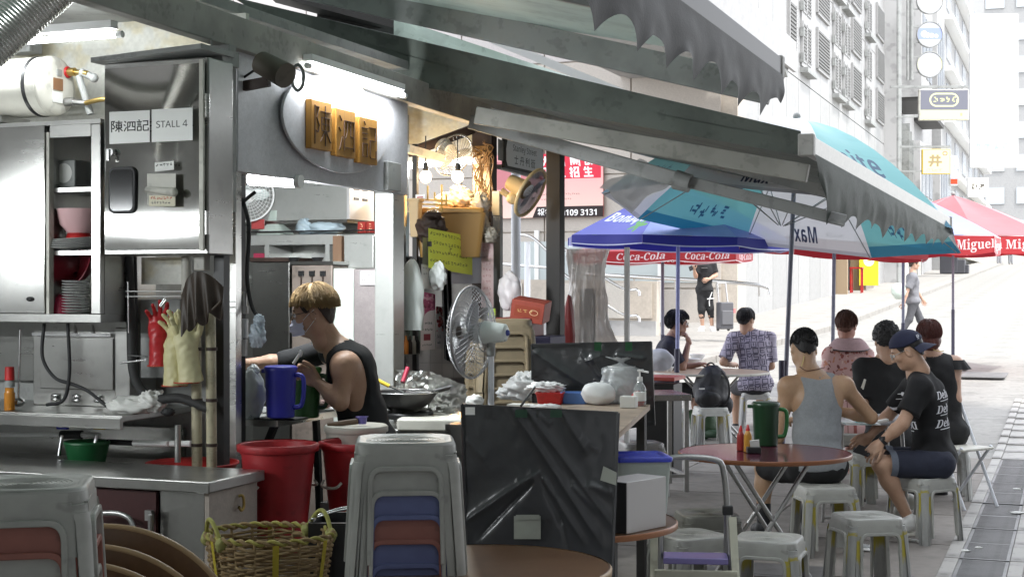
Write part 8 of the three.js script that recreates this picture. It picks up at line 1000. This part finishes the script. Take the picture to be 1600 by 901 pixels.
  if (o.eyes) for (const q of [-1, 1]) { kid('eye', hp(sph(0.0122, q * 0.032, -0.001, 0.0805)), M.white); kid('iris', hp(sph(0.006, q * 0.032, -0.001, 0.0885)), mat([0.03, 0.018, 0.012], 0.2)); }
  if (o.brows) for (const q of [-1, 1]) kid('eyebrow', hp(tb([[q * 0.018, 0.02, 0.091], [q * 0.033, 0.026, 0.088], [q * 0.05, 0.02, 0.078]], 0.003, 8, 5)), o.brows);
  if (o.glasses) { const gl = []; for (const q of [-1, 1]) { const pts = []; for (let i = 0; i < 16; i++) { const a = i / 16 * 2 * PI; pts.push([q * 0.034 + 0.024 * Math.cos(a), -0.002 + 0.018 * Math.sin(a), 0.104 - 0.006 * Math.abs(Math.cos(a))]); } gl.push(tb(pts, 0.0018, 24, 5, true), tb([[q * 0.058, 0.004, 0.1], [q * 0.074, 0.004, 0.06], [q * 0.082, 0.004, -0.01], [q * 0.08, -0.012, -0.025]], 0.0018, 12, 5)); } gl.push(tb([[-0.01, 0, 0.106], [0, 0.004, 0.109], [0.01, 0, 0.106]], 0.0018, 8, 5)); kid('glasses', hp(mg(gl)), o.glasses); for (const q of [-1, 1]) kid('lens', hp(new THREE.CircleGeometry(0.0225, 20).scale(1, 0.75, 1).translate(q * 0.034, -0.002, 0.102)), M.glass); }
  if (o.watch !== undefined) { const [, el, wr] = arms[o.watch]; kid('watch_strap', aim(new THREE.CylinderGeometry(0.032, 0.033, 0.022, 20, 1, true), L3(el, wr, 0.84), L3(el, wr, 0.9)), M.black); const c = v3(L3(el, wr, 0.87)); kid('watch_face', bx(0.03, 0.024, 0.012, c.x, c.y + 0.018, c.z + 0.028, 0.004), M.blackRub); }
  if (o.extra) o.extra({ t, kid, hp, J, arms, legs, head, neck, chest, pel, off, x, up, z, e });
  return t;
}
const hairBlack = mat([0.012, 0.011, 0.011], 0.5, { bumpMap: rp(tFineB, 6), bumpScale: 0.003 }), hairBrown = mat([0.035, 0.022, 0.016], 0.55, { bumpMap: rp(tFineB, 6), bumpScale: 0.003 });
const cloth = (c, o = {}) => mat(c, 0.85, { map: tFine, bumpMap: tWeave, bumpScale: 0.0005, ...o });
const AWAY = PI, LEFT = -PI / 2, RIGHT = PI / 2;
// the cook
person('cook with bleached hair, face mask and black sleeveless top behind the jugs', 560, 7.35, {
  face: LEFT - 0.12, look: [0.18, 0.12, 0], skin: M.skin, size: 1.0, wide: 0.9, cell: 0.012,
  pel: [578, 700, 0], chest: [552, 590, 0.02], neck: [528, 545, 0.02], head: [489, 488, 0.02],
  arms: [[[545, 572, 0.16], [538, 628, 0.2], [498, 596, 0.12]], [[505, 548, -0.16], [440, 566, -0.12], [378, 569, -0.06]]],
  legs: [[[570, 720, 0.09], [572, 850, 0.1], [578, 965, 0.1]], [[585, 720, -0.09], [588, 850, -0.09], [590, 960, -0.1]]], feet: [[[580, 972, 0.1], [548, 978, 0.12], M.blackRub], [[592, 965, -0.1], [560, 970, -0.1], M.blackRub]],
  hands: [[0, [-0.75, 0.5, 0], [0.2, -0.3, 1], 0.9, false], [1, [-1, -0.15, 0], [0, -1, 0.3], 0.7, true]],
  top: { kind: 'sleeveless', name: 'sleeveless_top', mat: cloth([0.012, 0.012, 0.014]), loose: 0.016, hem: 760, deep: 0.012 }, bottom: { name: 'trousers', mat: cloth([0.015, 0.015, 0.02]), len: 1.95, waist: 690 },
  hair: { mat: mat([0.34, 0.215, 0.085], 0.7, { bumpMap: rp(tFineB, 5), bumpScale: 0.006 }), thick: 0.017, front: 0.05, side: 0.03, nape: 0.01, noise: 0.005, freq: 18, rag: 0.03, strands: 800, lift: 0.006, sweep: 0.25, under: { mat: hairBrown, thick: 0.006, front: 0.075, side: -0.02, nape: -0.09, noise: 0.002 } },
  eyes: 1, brows: hairBrown, glasses: M.black,
  extra({ kid, hp, arms, J, t }) {
    const mk = grid(16, 14, (u, v) => { const a = (u - 0.5) * 2.5, y = -0.1 + 0.082 * v, r = 0.066 + 0.038 * Math.sin(PI * (0.25 + 0.6 * v)) * Math.cos(a * 0.8); return V(Math.sin(a) * 0.068, y, 0.022 + Math.cos(a) * r + 0.003 * Math.sin(v * 22)); }, 0.002); kid('face_mask', hp(mk), mat([0.55, 0.55, 0.68], 0.8)); for (const q of [-1, 1]) kid('ear_loop', hp(mg(tb([[q * 0.066, -0.03, 0.045], [q * 0.08, -0.005, 0.01], [q * 0.083, 0.012, -0.02]], 0.0015, 10, 5), tb([[q * 0.066, -0.09, 0.045], [q * 0.08, -0.05, 0.0], [q * 0.083, -0.03, -0.02]], 0.0015, 10, 5))), M.white);
    const [, el, wr] = arms[1]; kid('dark_sleeve', blend([CP(arms[1][0], L3(arms[1][0], el, 1.0), 0.066, 0.058, { k: 0.03 }), CP(el, L3(el, wr, 0.12), 0.058, 0.05, { flat: 1, k: 0.02 })], 0.011, 0.02), cloth([0.014, 0.014, 0.016]));
    kid('collar_seam', new THREE.TorusGeometry(0.07, 0.006, 6, 28).rotateX(PI / 2 - 0.2).translate(...J([530, 552, 0.02])), M.black);
  },
});
one('steel_spoon', 'small white spoon held up by the cook over the green jug', 'spoon', [rod(P(458, 568, 7.25), P(468, 553, 7.25), 0.008), sph(0.014, P(469, 552, 7.25).x, P(469, 552, 7.25).y, P(469, 552, 7.25).z, 0.8, 1.3, 0.5)], M.white);
// man in the grey vest, from behind
person('cropped haired man in a grey vest, back turned, by the red table', 1276, 9.35, {
  face: AWAY - 0.08, look: [0.32, 0.16, 0.06], skin: mat([0.44, 0.285, 0.175], 0.48, { map: tSkin, bumpMap: tFineB, bumpScale: 0.0006 }), cell: 0.011, wide: 1.03,
  pel: [1280, 724, -0.02], chest: [1282, 630, -0.1], neck: [1277, 583, -0.17], head: [1268, 544, -0.24],
  arms: [[[1238, 604, -0.12], [1220, 684, -0.1], [1243, 662, -0.32]], [[1326, 603, -0.14], [1372, 652, -0.2], [1318, 640, -0.42]]],
  legs: [[[1258, 733, -0.08], [1216, 730, -0.46], [1214, 815, -0.42]], [[1302, 733, -0.08], [1300, 732, -0.46], [1281, 816, -0.5]]], feet: [[[1214, 826, -0.42], [1210, 826, -0.58], M.blackRub, M.blackRub], [[1281, 829, -0.47], [1278, 829, -0.3], M.blackRub, M.white]], socks: [0, 1],
  hands: [[0, [0.5, 0.3, -0.7], [0.3, -0.8, 0], 0.9, false], [1, [-0.8, 0.2, -0.5], [0, -1, 0], 0.9, true]], watch: 0,
  top: { kind: 'vest', name: 'vest', mat: cloth([0.30, 0.315, 0.33], { bumpScale: 0.0008 }), loose: 0.010, hem: 736, deep: 0.04, scoop: 0.03, fold: 0.009, freq: 7 }, bottom: { mat: cloth([0.012, 0.012, 0.013]), len: 0.92, waist: 712 },
  hair: { mat: hairBlack, thick: 0.003, front: 0.07, side: -0.005, nape: -0.06, noise: 0.001, freq: 90, rag: 0.02, strands: 700, lift: 0.001, step: 0.035 },
  extra({ kid, J, head, neck }) { kid('cord', tb([J([1256, 573, -0.12]), J([1266, 579, -0.1]), J([1280, 577, -0.1]), J([1296, 574, -0.14])], 0.003, 20, 6), mat([0.12, 0.05, 0.03], 0.6)); kid('yellow_cord', tb([J([1258, 572, -0.1]), J([1262, 562, -0.12]), J([1264, 556, -0.14])], 0.003, 8, 5), mat([0.6, 0.5, 0.2], 0.5)); },
});
one('chopsticks', 'pair of pale chopsticks in front of the man in the vest', 'chopsticks', [rod(P(1347, 606, 9.6), P(1352, 592, 9.6), 0.005), rod(P(1349, 608, 9.6), P(1353, 593, 9.62), 0.005)], M.offWhite);
// man in the navy cap
const tBack = ctex(512, 512, (x) => { x.fillStyle = '#131315'; x.fillRect(0, 0, 512, 512); x.fillStyle = '#d9d9de'; x.font = 'italic bold 64px serif'; x.save(); x.translate(256, 256); ['Debut', 'Debut', 'Debut'].forEach((s, i) => { x.fillText(s, -90, -48 + i * 84); x.fillRect(-60, -38 + i * 84, 130, 5); }); x.restore(); });
person('man in a navy backward cap and black lettered T-shirt on a stool', 1445, 9.7, {
  face: LEFT - 0.42, look: [0.42, 0.1, 0], skin: mat([0.47, 0.3, 0.205], 0.48, { map: tSkin, bumpMap: tFineB, bumpScale: 0.0006 }), cell: 0.0115, wide: 1.04,
  pel: [1460, 716, 0], chest: [1450, 628, 0], neck: [1433, 577, 0.0], head: [1416, 548, 0.02],
  arms: [[[1428, 606, 0.16], [1396, 662, 0.22], [1364, 692, 0.18]], [[1440, 604, -0.17], [1402, 652, -0.25], [1372, 682, -0.2]]],
  legs: [[[1462, 724, 0.1], [1368, 725, 0.14], [1410, 802, 0.1]], [[1460, 722, -0.12], [1384, 716, -0.14], [1432, 778, -0.28]]], feet: [[[1416, 818, 0.12], [1388, 826, 0.16], mat([0.62, 0.62, 0.6], 0.5), M.offWhite], [[1440, 786, -0.28], [1418, 800, -0.22], mat([0.5, 0.5, 0.47], 0.5), M.offWhite]],
  hands: [[0, [-0.75, -0.6, 0.15], [0.4, -0.4, -0.8], 0.55, false], [1, [-0.8, -0.5, 0.1], [0, -0.6, -0.8], 0.6, true]], watch: 0,
  top: { kind: 'tee', name: 'tee_shirt', label: 'black T-shirt with white blackletter print down the back', mat: (() => { const m = mat([1, 1, 1], 0.9, { map: tBack }); m.userData.own = 1; return m; })(), print: 0.56, px: 0.08, py: 0.05, hem: 740, sleeve: 0.72, loose: 0.018 }, bottom: { name: 'denim_shorts', mat: cloth([0.02, 0.024, 0.045]), len: 0.84, waist: 700, cuff: cloth([0.14, 0.16, 0.2]) },
  hair: { mat: hairBlack, thick: 0.005, front: 0.075, side: -0.015, nape: -0.07, noise: 0.002 }, eyes: 1, glasses: M.tubeSteel, brows: hairBlack,
  extra({ kid, hp, J }) {
    kid('cap', hp(rough3(blend([EL([0, 0.035, -0.014], [0.093, 0.1, 0.112], { k: 0.01 }), { cut: 1, k: 0.004, f: (X, Y, Z) => Y - 0.03 - 0.25 * Math.max(0, Z) + 0.1 * Math.min(0, Z + 0.04) }], 0.005, 0.02), 0.0015, 20)), cloth([0.015, 0.018, 0.05]));
    kid('cap_brim', hp(grid(16, 10, (u, v) => { const a = (u - 0.5) * 2.2, r = 0.105 + v * 0.075 * Math.cos(a * 0.7); return V(Math.sin(a) * r * 0.86, 0.012 - v * 0.045 - 0.03 * a * a * 0.3, -0.01 - Math.cos(a) * r); }, 0.004)), cloth([0.014, 0.017, 0.045]));
    kid('cap_emblem', hp(xf(new THREE.PlaneGeometry(0.045, 0.04), [0.052, 0.055, -0.106], [0, PI - 0.5, 0])), print(ctex(64, 64, (x) => { x.fillStyle = '#1a1d38'; x.fillRect(0, 0, 64, 64); x.strokeStyle = '#d9dbe2'; x.lineWidth = 7; x.strokeRect(14, 12, 36, 16); scrawl(x, 14, 32, 24, 2, 5); })), true);
    kid('drawstring', tb([J([1486, 706, 0.06]), J([1480, 704, 0.09]), J([1482, 712, 0.1]), J([1488, 716, 0.08])], 0.005, 14, 6), M.white);
  },
});
one('phone', 'dark phone in the hand of the man in the navy cap', 'phone', xf(bx(0.07, 0.012, 0.13, 0, 0, 0, 0.005), [P(1350, 704, 9.55).x, P(1350, 704, 9.55).y, P(1350, 704, 9.55).z], [0.3, YAW + 0.6, 0.4]), M.black);
// person in the black shirt, mostly hidden
person('person with curly black hair in a plain black shirt behind the navy cap', 1388, 11.0, {
  face: AWAY + 0.15, look: [0.1, -0.3, 0], cell: 0.014, wide: 1.12, pel: [1392, 690, 0], chest: [1388, 604, -0.06], neck: [1386, 563, -0.08], head: [1390, 531, -0.08],
  arms: [[[1352, 575, -0.06], [1350, 636, 0.0], [1372, 655, -0.26]], [[1424, 576, -0.08], [1432, 636, -0.04], [1420, 656, -0.3]]], legs: [[[1375, 698, -0.05], [1368, 698, -0.45], [1368, 782, -0.42]], [[1410, 698, -0.05], [1420, 698, -0.45], [1420, 782, -0.42]]], feet: [[[1368, 788, -0.42], [1366, 790, -0.56], M.blackRub], [[1420, 788, -0.42], [1422, 790, -0.56], M.blackRub]], hands: [[0, [0.3, 0.2, -1], [0, -1, 0], 0.5, false], [1, [-0.3, 0.2, -1], [0, -1, 0], 0.5, true]],
  top: { kind: 'tee', mat: cloth([0.013, 0.013, 0.014]), hem: 712, sleeve: 0.8, loose: 0.022 }, bottom: { mat: cloth([0.02, 0.02, 0.025]), len: 0.85, waist: 680 }, hair: { mat: hairBlack, thick: 0.02, front: 0.06, side: -0.02, nape: -0.05, noise: 0.012, freq: 60 },
});
// woman with red hair
person('person with a dark red bob and black ruffled top, back turned', 1470, 11.4, {
  face: AWAY - 0.2, look: [0.08, 0.1, 0], cell: 0.014, size: 0.95, wide: 0.98, skin: M.skinPale, pel: [1478, 676, 0], chest: [1470, 592, -0.05], neck: [1463, 556, -0.08], head: [1458, 525, -0.1],
  arms: [[[1438, 566, -0.06], [1432, 622, 0.0], [1450, 640, -0.24]], [[1496, 568, -0.06], [1494, 624, 0.02], [1474, 648, -0.24]]], legs: [[[1462, 684, -0.05], [1450, 684, -0.43], [1450, 768, -0.4]], [[1494, 684, -0.05], [1494, 684, -0.43], [1494, 768, -0.4]]], feet: [[[1450, 772, -0.4], [1448, 773, -0.54], M.blackRub], [[1494, 772, -0.4], [1496, 773, -0.54], M.blackRub]], hands: [[0, [0.3, 0.2, -1], [0, -1, 0], 0.5, false], [1, [-0.3, 0.2, -1], [0, -1, 0], 0.5, true]],
  top: { kind: 'sleeveless', name: 'ruffled_top', mat: cloth([0.014, 0.014, 0.015]), hem: 700, loose: 0.018, fold: 0.01 }, bottom: { name: 'trousers', mat: cloth([0.016, 0.016, 0.018]), len: 1.9, waist: 672 }, hair: { mat: mat([0.10, 0.025, 0.018], 0.4, { bumpMap: rp(tFineB, 8), bumpScale: 0.003 }), thick: 0.016, front: 0.055, side: -0.1, nape: -0.13, noise: 0.004, freq: 30, strands: 500, lift: 0.004, extra: [EL([0, -0.06, -0.035], [0.088, 0.085, 0.08], { k: 0.03 })] },
  extra({ kid, arms, J }) { for (const [sh, el] of arms) kid('ruffle', (() => { const g = grid(40, 5, (u, v) => { const a = u * 2 * PI, r = 0.075 + 0.04 * v * (1 + 0.35 * Math.sin(a * 9)); return V(Math.cos(a) * r, -v * 0.07, Math.sin(a) * r); }, 0.003); return g.translate(sh[0], sh[1] + 0.03, sh[2]); })(), cloth([0.016, 0.016, 0.017])); kid('necklace', tb([J([1458, 546, 0.02]), J([1466, 549, 0.04]), J([1474, 548, 0.03])], 0.003, 10, 5), M.brass); },
});
// person in pink
person('person with short reddish hair and pink collar in a floral top, back turned', 1326, 12.7, {
  face: AWAY - 0.25, look: [0.1, -0.15, 0], cell: 0.015, size: 0.97, skin: mat([0.42, 0.2, 0.15], 0.5), pel: [1330, 672, 0], chest: [1328, 582, -0.03], neck: [1328, 541, -0.05], head: [1326, 508, -0.06],
  arms: [[[1300, 555, -0.02], [1294, 610, 0.02], [1310, 628, -0.2]], [[1354, 555, -0.06], [1362, 610, -0.02], [1350, 628, -0.24]]], legs: [[[1315, 680, -0.05], [1310, 680, -0.45], [1310, 748, -0.42]], [[1345, 680, -0.05], [1350, 680, -0.45], [1350, 748, -0.42]]], feet: [[[1310, 754, -0.42], [1308, 755, -0.56], M.offWhite], [[1350, 754, -0.42], [1352, 755, -0.56], M.offWhite]], hands: [[0, [0.3, 0.2, -1], [0, -1, 0], 0.5, false], [1, [-0.3, 0.2, -1], [0, -1, 0], 0.5, true]],
  top: { kind: 'tee', name: 'floral_top', mat: (() => { const m = mat([1, 1, 1], 0.9, { map: ctex(256, 256, (x) => { x.fillStyle = '#cfa8a6'; x.fillRect(0, 0, 256, 256); for (let k = 0; k < 260; k++) { x.fillStyle = ['#9c5a55', '#b4746a', '#e0c6c0', '#7d4a48', '#c48870'][k % 5]; x.beginPath(); x.ellipse(rr(0, 256), rr(0, 256), rr(3, 10), rr(2, 6), rr(0, 3), 0, 7); x.fill(); } }) }); m.userData.own = 1; return m; })(), print: 0.5, hem: 700, sleeve: 0.75, loose: 0.02 }, bottom: { mat: cloth([0.06, 0.05, 0.05]), len: 0.9, waist: 668 },
  hair: { mat: mat([0.12, 0.05, 0.035], 0.55, { bumpMap: rp(tFineB, 6), bumpScale: 0.003 }), thick: 0.01, front: 0.065, side: -0.015, nape: -0.075, noise: 0.005, strands: 400, lift: 0.006 },
  extra({ kid, J, neck }) { kid('collar_towel', grid(24, 10, (u, v) => { const a = PI * (0.02 + 0.96 * u), r = 0.075 + 0.085 * v; return V(neck[0] + Math.cos(a) * r * 1.12, neck[1] + 0.075 - 0.08 * v * v - 0.03 * v * Math.sin(a), neck[2] + 0.01 + Math.sin(a) * r * 0.95); }, 0.006), cloth([0.56, 0.38, 0.40])); kid('collar_trim', tb([0, 1, 2, 3, 4, 5, 6, 7, 8].map((i) => { const a = PI * (0.1 + 0.1 * i); return [neck[0] + Math.cos(a) * 0.182, neck[1] - 0.008 - 0.03 * Math.sin(a), neck[2] + 0.012 + Math.sin(a) * 0.155]; }), 0.005, 24, 6), M.black); },
});
// patterned shirt
const tMaze = ctex(512, 512, (x) => { x.fillStyle = '#a19cab'; x.fillRect(0, 0, 512, 512); x.strokeStyle = '#3a3648'; x.lineWidth = 7; x.font = 'bold 62px monospace'; x.fillStyle = '#3a3648'; const w = ['JEANS', 'MAUIS', 'SONSIN', 'EMAU', 'NESON', 'MAUIS', 'SONSIN', 'EMAUI']; for (let r = 0; r < 8; r++) { let X = 6; const y = 8 + r * 63; for (let k = 0; k < 7; k++) { const W = rr(56, 78), H = 46, type = (r * 5 + k * 3) % 6; x.beginPath(); if (type === 0) { x.moveTo(X, y + H); x.lineTo(X, y); x.lineTo(X + W * 0.7, y); x.lineTo(X + W * 0.7, y + H); } else if (type === 1) { x.moveTo(X + W * 0.7, y); x.lineTo(X, y); x.lineTo(X, y + H / 2); x.lineTo(X + W * 0.7, y + H / 2); x.lineTo(X + W * 0.7, y + H); x.lineTo(X, y + H); } else if (type === 2) { x.rect(X, y, W * 0.7, H); } else if (type === 3) { x.moveTo(X, y); x.lineTo(X, y + H); x.lineTo(X + W * 0.7, y + H); x.lineTo(X + W * 0.7, y); x.moveTo(X + W * 0.35, y); x.lineTo(X + W * 0.35, y + H * 0.7); } else if (type === 4) { x.moveTo(X, y + H); x.lineTo(X, y); x.lineTo(X + W * 0.35, y + H * 0.5); x.lineTo(X + W * 0.7, y); x.lineTo(X + W * 0.7, y + H); } else { x.moveTo(X + W * 0.7, y); x.lineTo(X, y); x.lineTo(X, y + H); x.lineTo(X + W * 0.7, y + H); x.moveTo(X, y + H / 2); x.lineTo(X + W * 0.5, y + H / 2); } x.stroke(); X += W; } x.fillRect(0, y + 53, r % 2 ? 512 : 330, 5); } });
person('seated man in a grey shirt covered in dark maze-like letters, back turned', 1174, 16.9, {
  face: AWAY - 0.3, look: [0.05, -0.35, 0], cell: 0.014, wide: 1.05, pel: [1181, 600, 0], chest: [1177, 545, -0.04], neck: [1170, 517, -0.06], head: [1168, 499, -0.06],
  arms: [[[1148, 529, -0.04], [1130, 566, 0.02], [1152, 570, -0.28]], [[1204, 529, -0.08], [1207, 572, -0.06], [1190, 580, -0.34]]], legs: [[[1170, 606, -0.06], [1160, 606, -0.46], [1160, 666, -0.42]], [[1194, 606, -0.06], [1200, 606, -0.46], [1200, 666, -0.42]]], feet: [[[1160, 668, -0.42], [1159, 669, -0.56], M.blackRub], [[1200, 668, -0.42], [1201, 669, -0.56], M.blackRub]], hands: [[0, [0.4, 0.2, -1], [0, -1, 0], 0.6, false], [1, [-0.3, 0.2, -1], [0, -1, 0], 0.6, true]],
  top: { kind: 'tee', name: 'patterned_shirt', mat: (() => { const m = mat([1, 1, 1], 0.9, { map: tMaze }); tMaze.wrapS = tMaze.wrapT = THREE.RepeatWrapping; m.userData.own = 1; return m; })(), print: 0.56, hem: 610, sleeve: 0.85, loose: 0.026 }, bottom: { mat: cloth([0.03, 0.03, 0.035]), len: 0.95, waist: 596 }, hair: { mat: hairBlack, thick: 0.014, front: 0.06, side: -0.02, nape: -0.06, noise: 0.006, strands: 300, lift: 0.006 },
});
// navy shirt in profile
person('man in navy shirt and glasses, in profile, hand at his mouth', 1054, 16.2, {
  face: RIGHT + 0.12, look: [0.05, 0, 0], cell: 0.014, skin: mat([0.36, 0.2, 0.14], 0.5), pel: [1036, 605, 0], chest: [1043, 553, 0], neck: [1050, 527, 0], head: [1060, 505, 0],
  arms: [[[1046, 540, -0.16], [1066, 574, -0.16], [1092, 570, -0.12]], [[1044, 542, 0.15], [1064, 574, 0.16], [1075, 533, 0.1]]], legs: [[[1040, 610, -0.08], [1092, 608, -0.1], [1088, 668, -0.1]], [[1038, 610, 0.08], [1090, 610, 0.1], [1084, 668, 0.1]]], feet: [[[1088, 674, -0.1], [1104, 676, -0.1], M.blackRub], [[1084, 674, 0.1], [1100, 676, 0.1], M.blackRub]],
  hands: [[0, [0.9, 0.2, 0], [0, -1, 0], 0.5, false], [1, [-0.35, 1, -0.2], [-0.8, -0.2, -0.3], 1.0, true]], top: { kind: 'tee', mat: cloth([0.028, 0.028, 0.045]), hem: 618, sleeve: 0.8, loose: 0.022 }, bottom: { mat: cloth([0.025, 0.025, 0.03]), len: 0.9, waist: 598 }, hair: { mat: hairBlack, thick: 0.026, front: 0.05, side: -0.02, nape: -0.06, noise: 0.012, freq: 40, strands: 300, lift: 0.012 }, eyes: 1, glasses: M.black, brows: hairBlack,
});
makeStool('grey stool under the man in the navy shirt', M.stoolGrey, null, at42(1036, 622), faceCam + 0.3, 'grey plastic stools'); makeStool('grey stool under the person in the pink top', M.stoolGrey, null, at42(1330, 676), faceCam, 'grey plastic stools'); makeStool('pale stool under the person with the dark red bob', M.stoolWhite, null, at42(1478, 694), faceCam - 0.2, 'white plastic stools');
// standing man by the ramp
const legWear = cloth([0.018, 0.018, 0.02]);
person('standing man in black T-shirt and cropped black tights with a phone beside the suitcase', 1103, 30.6, {
  ground: EYE - (516 - 450.5) * 30.6 / FOC, face: -0.25, look: [0.3, -0.2, 0], cell: 0.02, far: 1, skin: M.skinPale, pel: [1101, 452, 0], chest: [1102, 424, 0], neck: [1103, 407, 0], head: [1103, 394, 0.02],
  arms: [[[1114, 413, 0], [1119, 430, 0.02], [1106, 436, 0.16]], [[1091, 413, 0], [1087, 432, 0.06], [1083, 421, 0.2]]], legs: [[[1107, 455, 0], [1110, 483, 0.03], [1113, 508, 0]], [[1096, 455, 0], [1096, 484, 0.03], [1098, 508, 0]]], feet: [[[1113, 513, 0], [1114, 514, 0.16], M.white], [[1098, 513, 0], [1093, 514, 0.14], M.white]], hands: [[0, [-0.8, -0.1, 0.3], [0, 0, -1], 0.7, false], [1, [-0.2, 0.8, 0.4], [0.8, 0, -0.3], 0.6, true]],
  top: { kind: 'tee', mat: cloth([0.016, 0.016, 0.018]), hem: 455, sleeve: 0.75 }, bottom: { name: 'cropped_tights', mat: legWear, len: 1.55, waist: 450 }, hair: { mat: hairBlack, thick: 0.012, front: 0.06, noise: 0.005 }, eyes: 1,
  extra({ kid, J }) { kid('white_stripe', [tb([J([1112, 456, 0.1]), J([1108, 468, 0.1]), J([1108, 478, 0.1])], 0.012, 10, 6), tb([J([1104, 467, 0.12]), J([1115, 466, 0.12])], 0.012, 6, 6)], M.white); kid('shirt_print', xf(new THREE.PlaneGeometry(0.16, 0.035), J([1100, 418, 0.135]), [0, -0.25, 0]), print(ctex(64, 16, (x) => { x.fillStyle = '#1c1c1e'; x.fillRect(0, 0, 64, 16); x.fillStyle = '#9a9a9a'; x.fillRect(6, 9, 52, 3); scrawl(x, 10, 1, 8, 5, 1.5); })), true); },
});
one('phone', 'dark phone held up by the standing man', 'phone', xf(bx(0.08, 0.015, 0.15), [P(1080, 419, 30.35).x, P(1080, 419, 30.35).y, P(1080, 419, 30.35).z], [0.6, YAW, 0.3]), M.black);
// man walking across
person('walking man in a grey shirt and dark trousers crossing the sunlit road', 1428, 31.5, {
  ground: EYE - (528 - 450.5) * 31.5 / FOC, face: RIGHT, look: [0.1, 0, 0], cell: 0.02, far: 1, skin: M.skinPale, pel: [1427, 470, 0], chest: [1427, 442, 0], neck: [1427, 425, 0], head: [1430, 412, 0],
  arms: [[[1426, 433, -0.17], [1436, 452, -0.2], [1446, 468, -0.18]], [[1425, 433, 0.17], [1414, 455, 0.2], [1408, 474, 0.24]]], legs: [[[1429, 474, -0.08], [1440, 498, -0.08], [1446, 520, -0.08]], [[1426, 474, 0.08], [1420, 499, 0.08], [1408, 519, 0.08]]], feet: [[[1446, 524, -0.08], [1455, 525, -0.08], M.blackRub], [[1408, 522, 0.08], [1416, 526, 0.08], M.blackRub]], hands: [[0, [0.5, -0.8, 0], [0, 0, 1], 0.5, false], [1, [-0.2, -0.9, 0], [0, 0, -1], 0.9, true]],
  top: { kind: 'tee', mat: cloth([0.22, 0.22, 0.24]), hem: 474, sleeve: 0.8, loose: 0.024 }, bottom: { name: 'trousers', mat: cloth([0.10, 0.10, 0.11]), len: 1.95, waist: 468 }, hair: { mat: hairBrown, thick: 0.018, front: 0.06, noise: 0.008 }, eyes: 1,
});
one('carrier_bag', 'white and green plastic bag carried by the walking man', 'bag', [bumpy(0.3, 0.34, 0.2, P(1405, 452, 31.3).x, P(1405, 455, 31.3).y, P(1405, 452, 31.3).z, 8, 0.2, 24)], mat([0.55, 0.62, 0.55], 0.5));
// two small figures far up the street
[['small far figure in a dark top up the street, the left one of two', 1562, 425, 1, [0.05, 0.05, 0.09]], ['small far figure in a dark top up the street, the right one of two', 1580, 436, 1.1, [0.06, 0.06, 0.07]]].forEach(([l, px, py, s, c]) => {
  const q = P(px, py, 118), t = thing('person', l, 'person', [q.x, gy(-q.z), q.z], YAW), y0 = 0.0;
  mesh('body', blend([CP([-0.1, 0.08, 0], [-0.08, 0.85, 0], 0.06, 0.09), CP([0.1, 0.08, 0.08], [0.08, 0.85, 0], 0.06, 0.09), CP([0, 0.9, 0], [0, 1.35, 0], 0.15, 0.17), CP([-0.2, 1.35, 0], [-0.26, 0.85, 0.05], 0.05, 0.04), CP([0.2, 1.35, 0], [0.26, 0.85, 0.05], 0.05, 0.04), CP([0, 1.4, 0], [0, 1.5, 0], 0.06, 0.06), EL([0, 1.6, 0], [0.09, 0.12, 0.1])], 0.035, 0.05), M.skinPale, t);
  mesh('shirt', blend([CP([0, 0.9, 0], [0, 1.33, 0], 0.18, 0.2), CP([-0.2, 1.35, 0], [-0.23, 1.1, 0.02], 0.075, 0.07, { flat: 1 }), CP([0.2, 1.35, 0], [0.23, 1.1, 0.02], 0.075, 0.07, { flat: 1 })], 0.03, 0.05), cloth(c), t); mesh('trousers', blend([CP([-0.1, 0.12, 0], [-0.08, 0.85, 0], 0.08, 0.12), CP([0.1, 0.12, 0.08], [0.08, 0.85, 0], 0.08, 0.12)], 0.03, 0.05), cloth([0.3, 0.3, 0.32]), t); mesh('hair', sph(0.115, 0, 1.64, -0.02), hairBlack, t);
});
renderer.render(scene, camera);
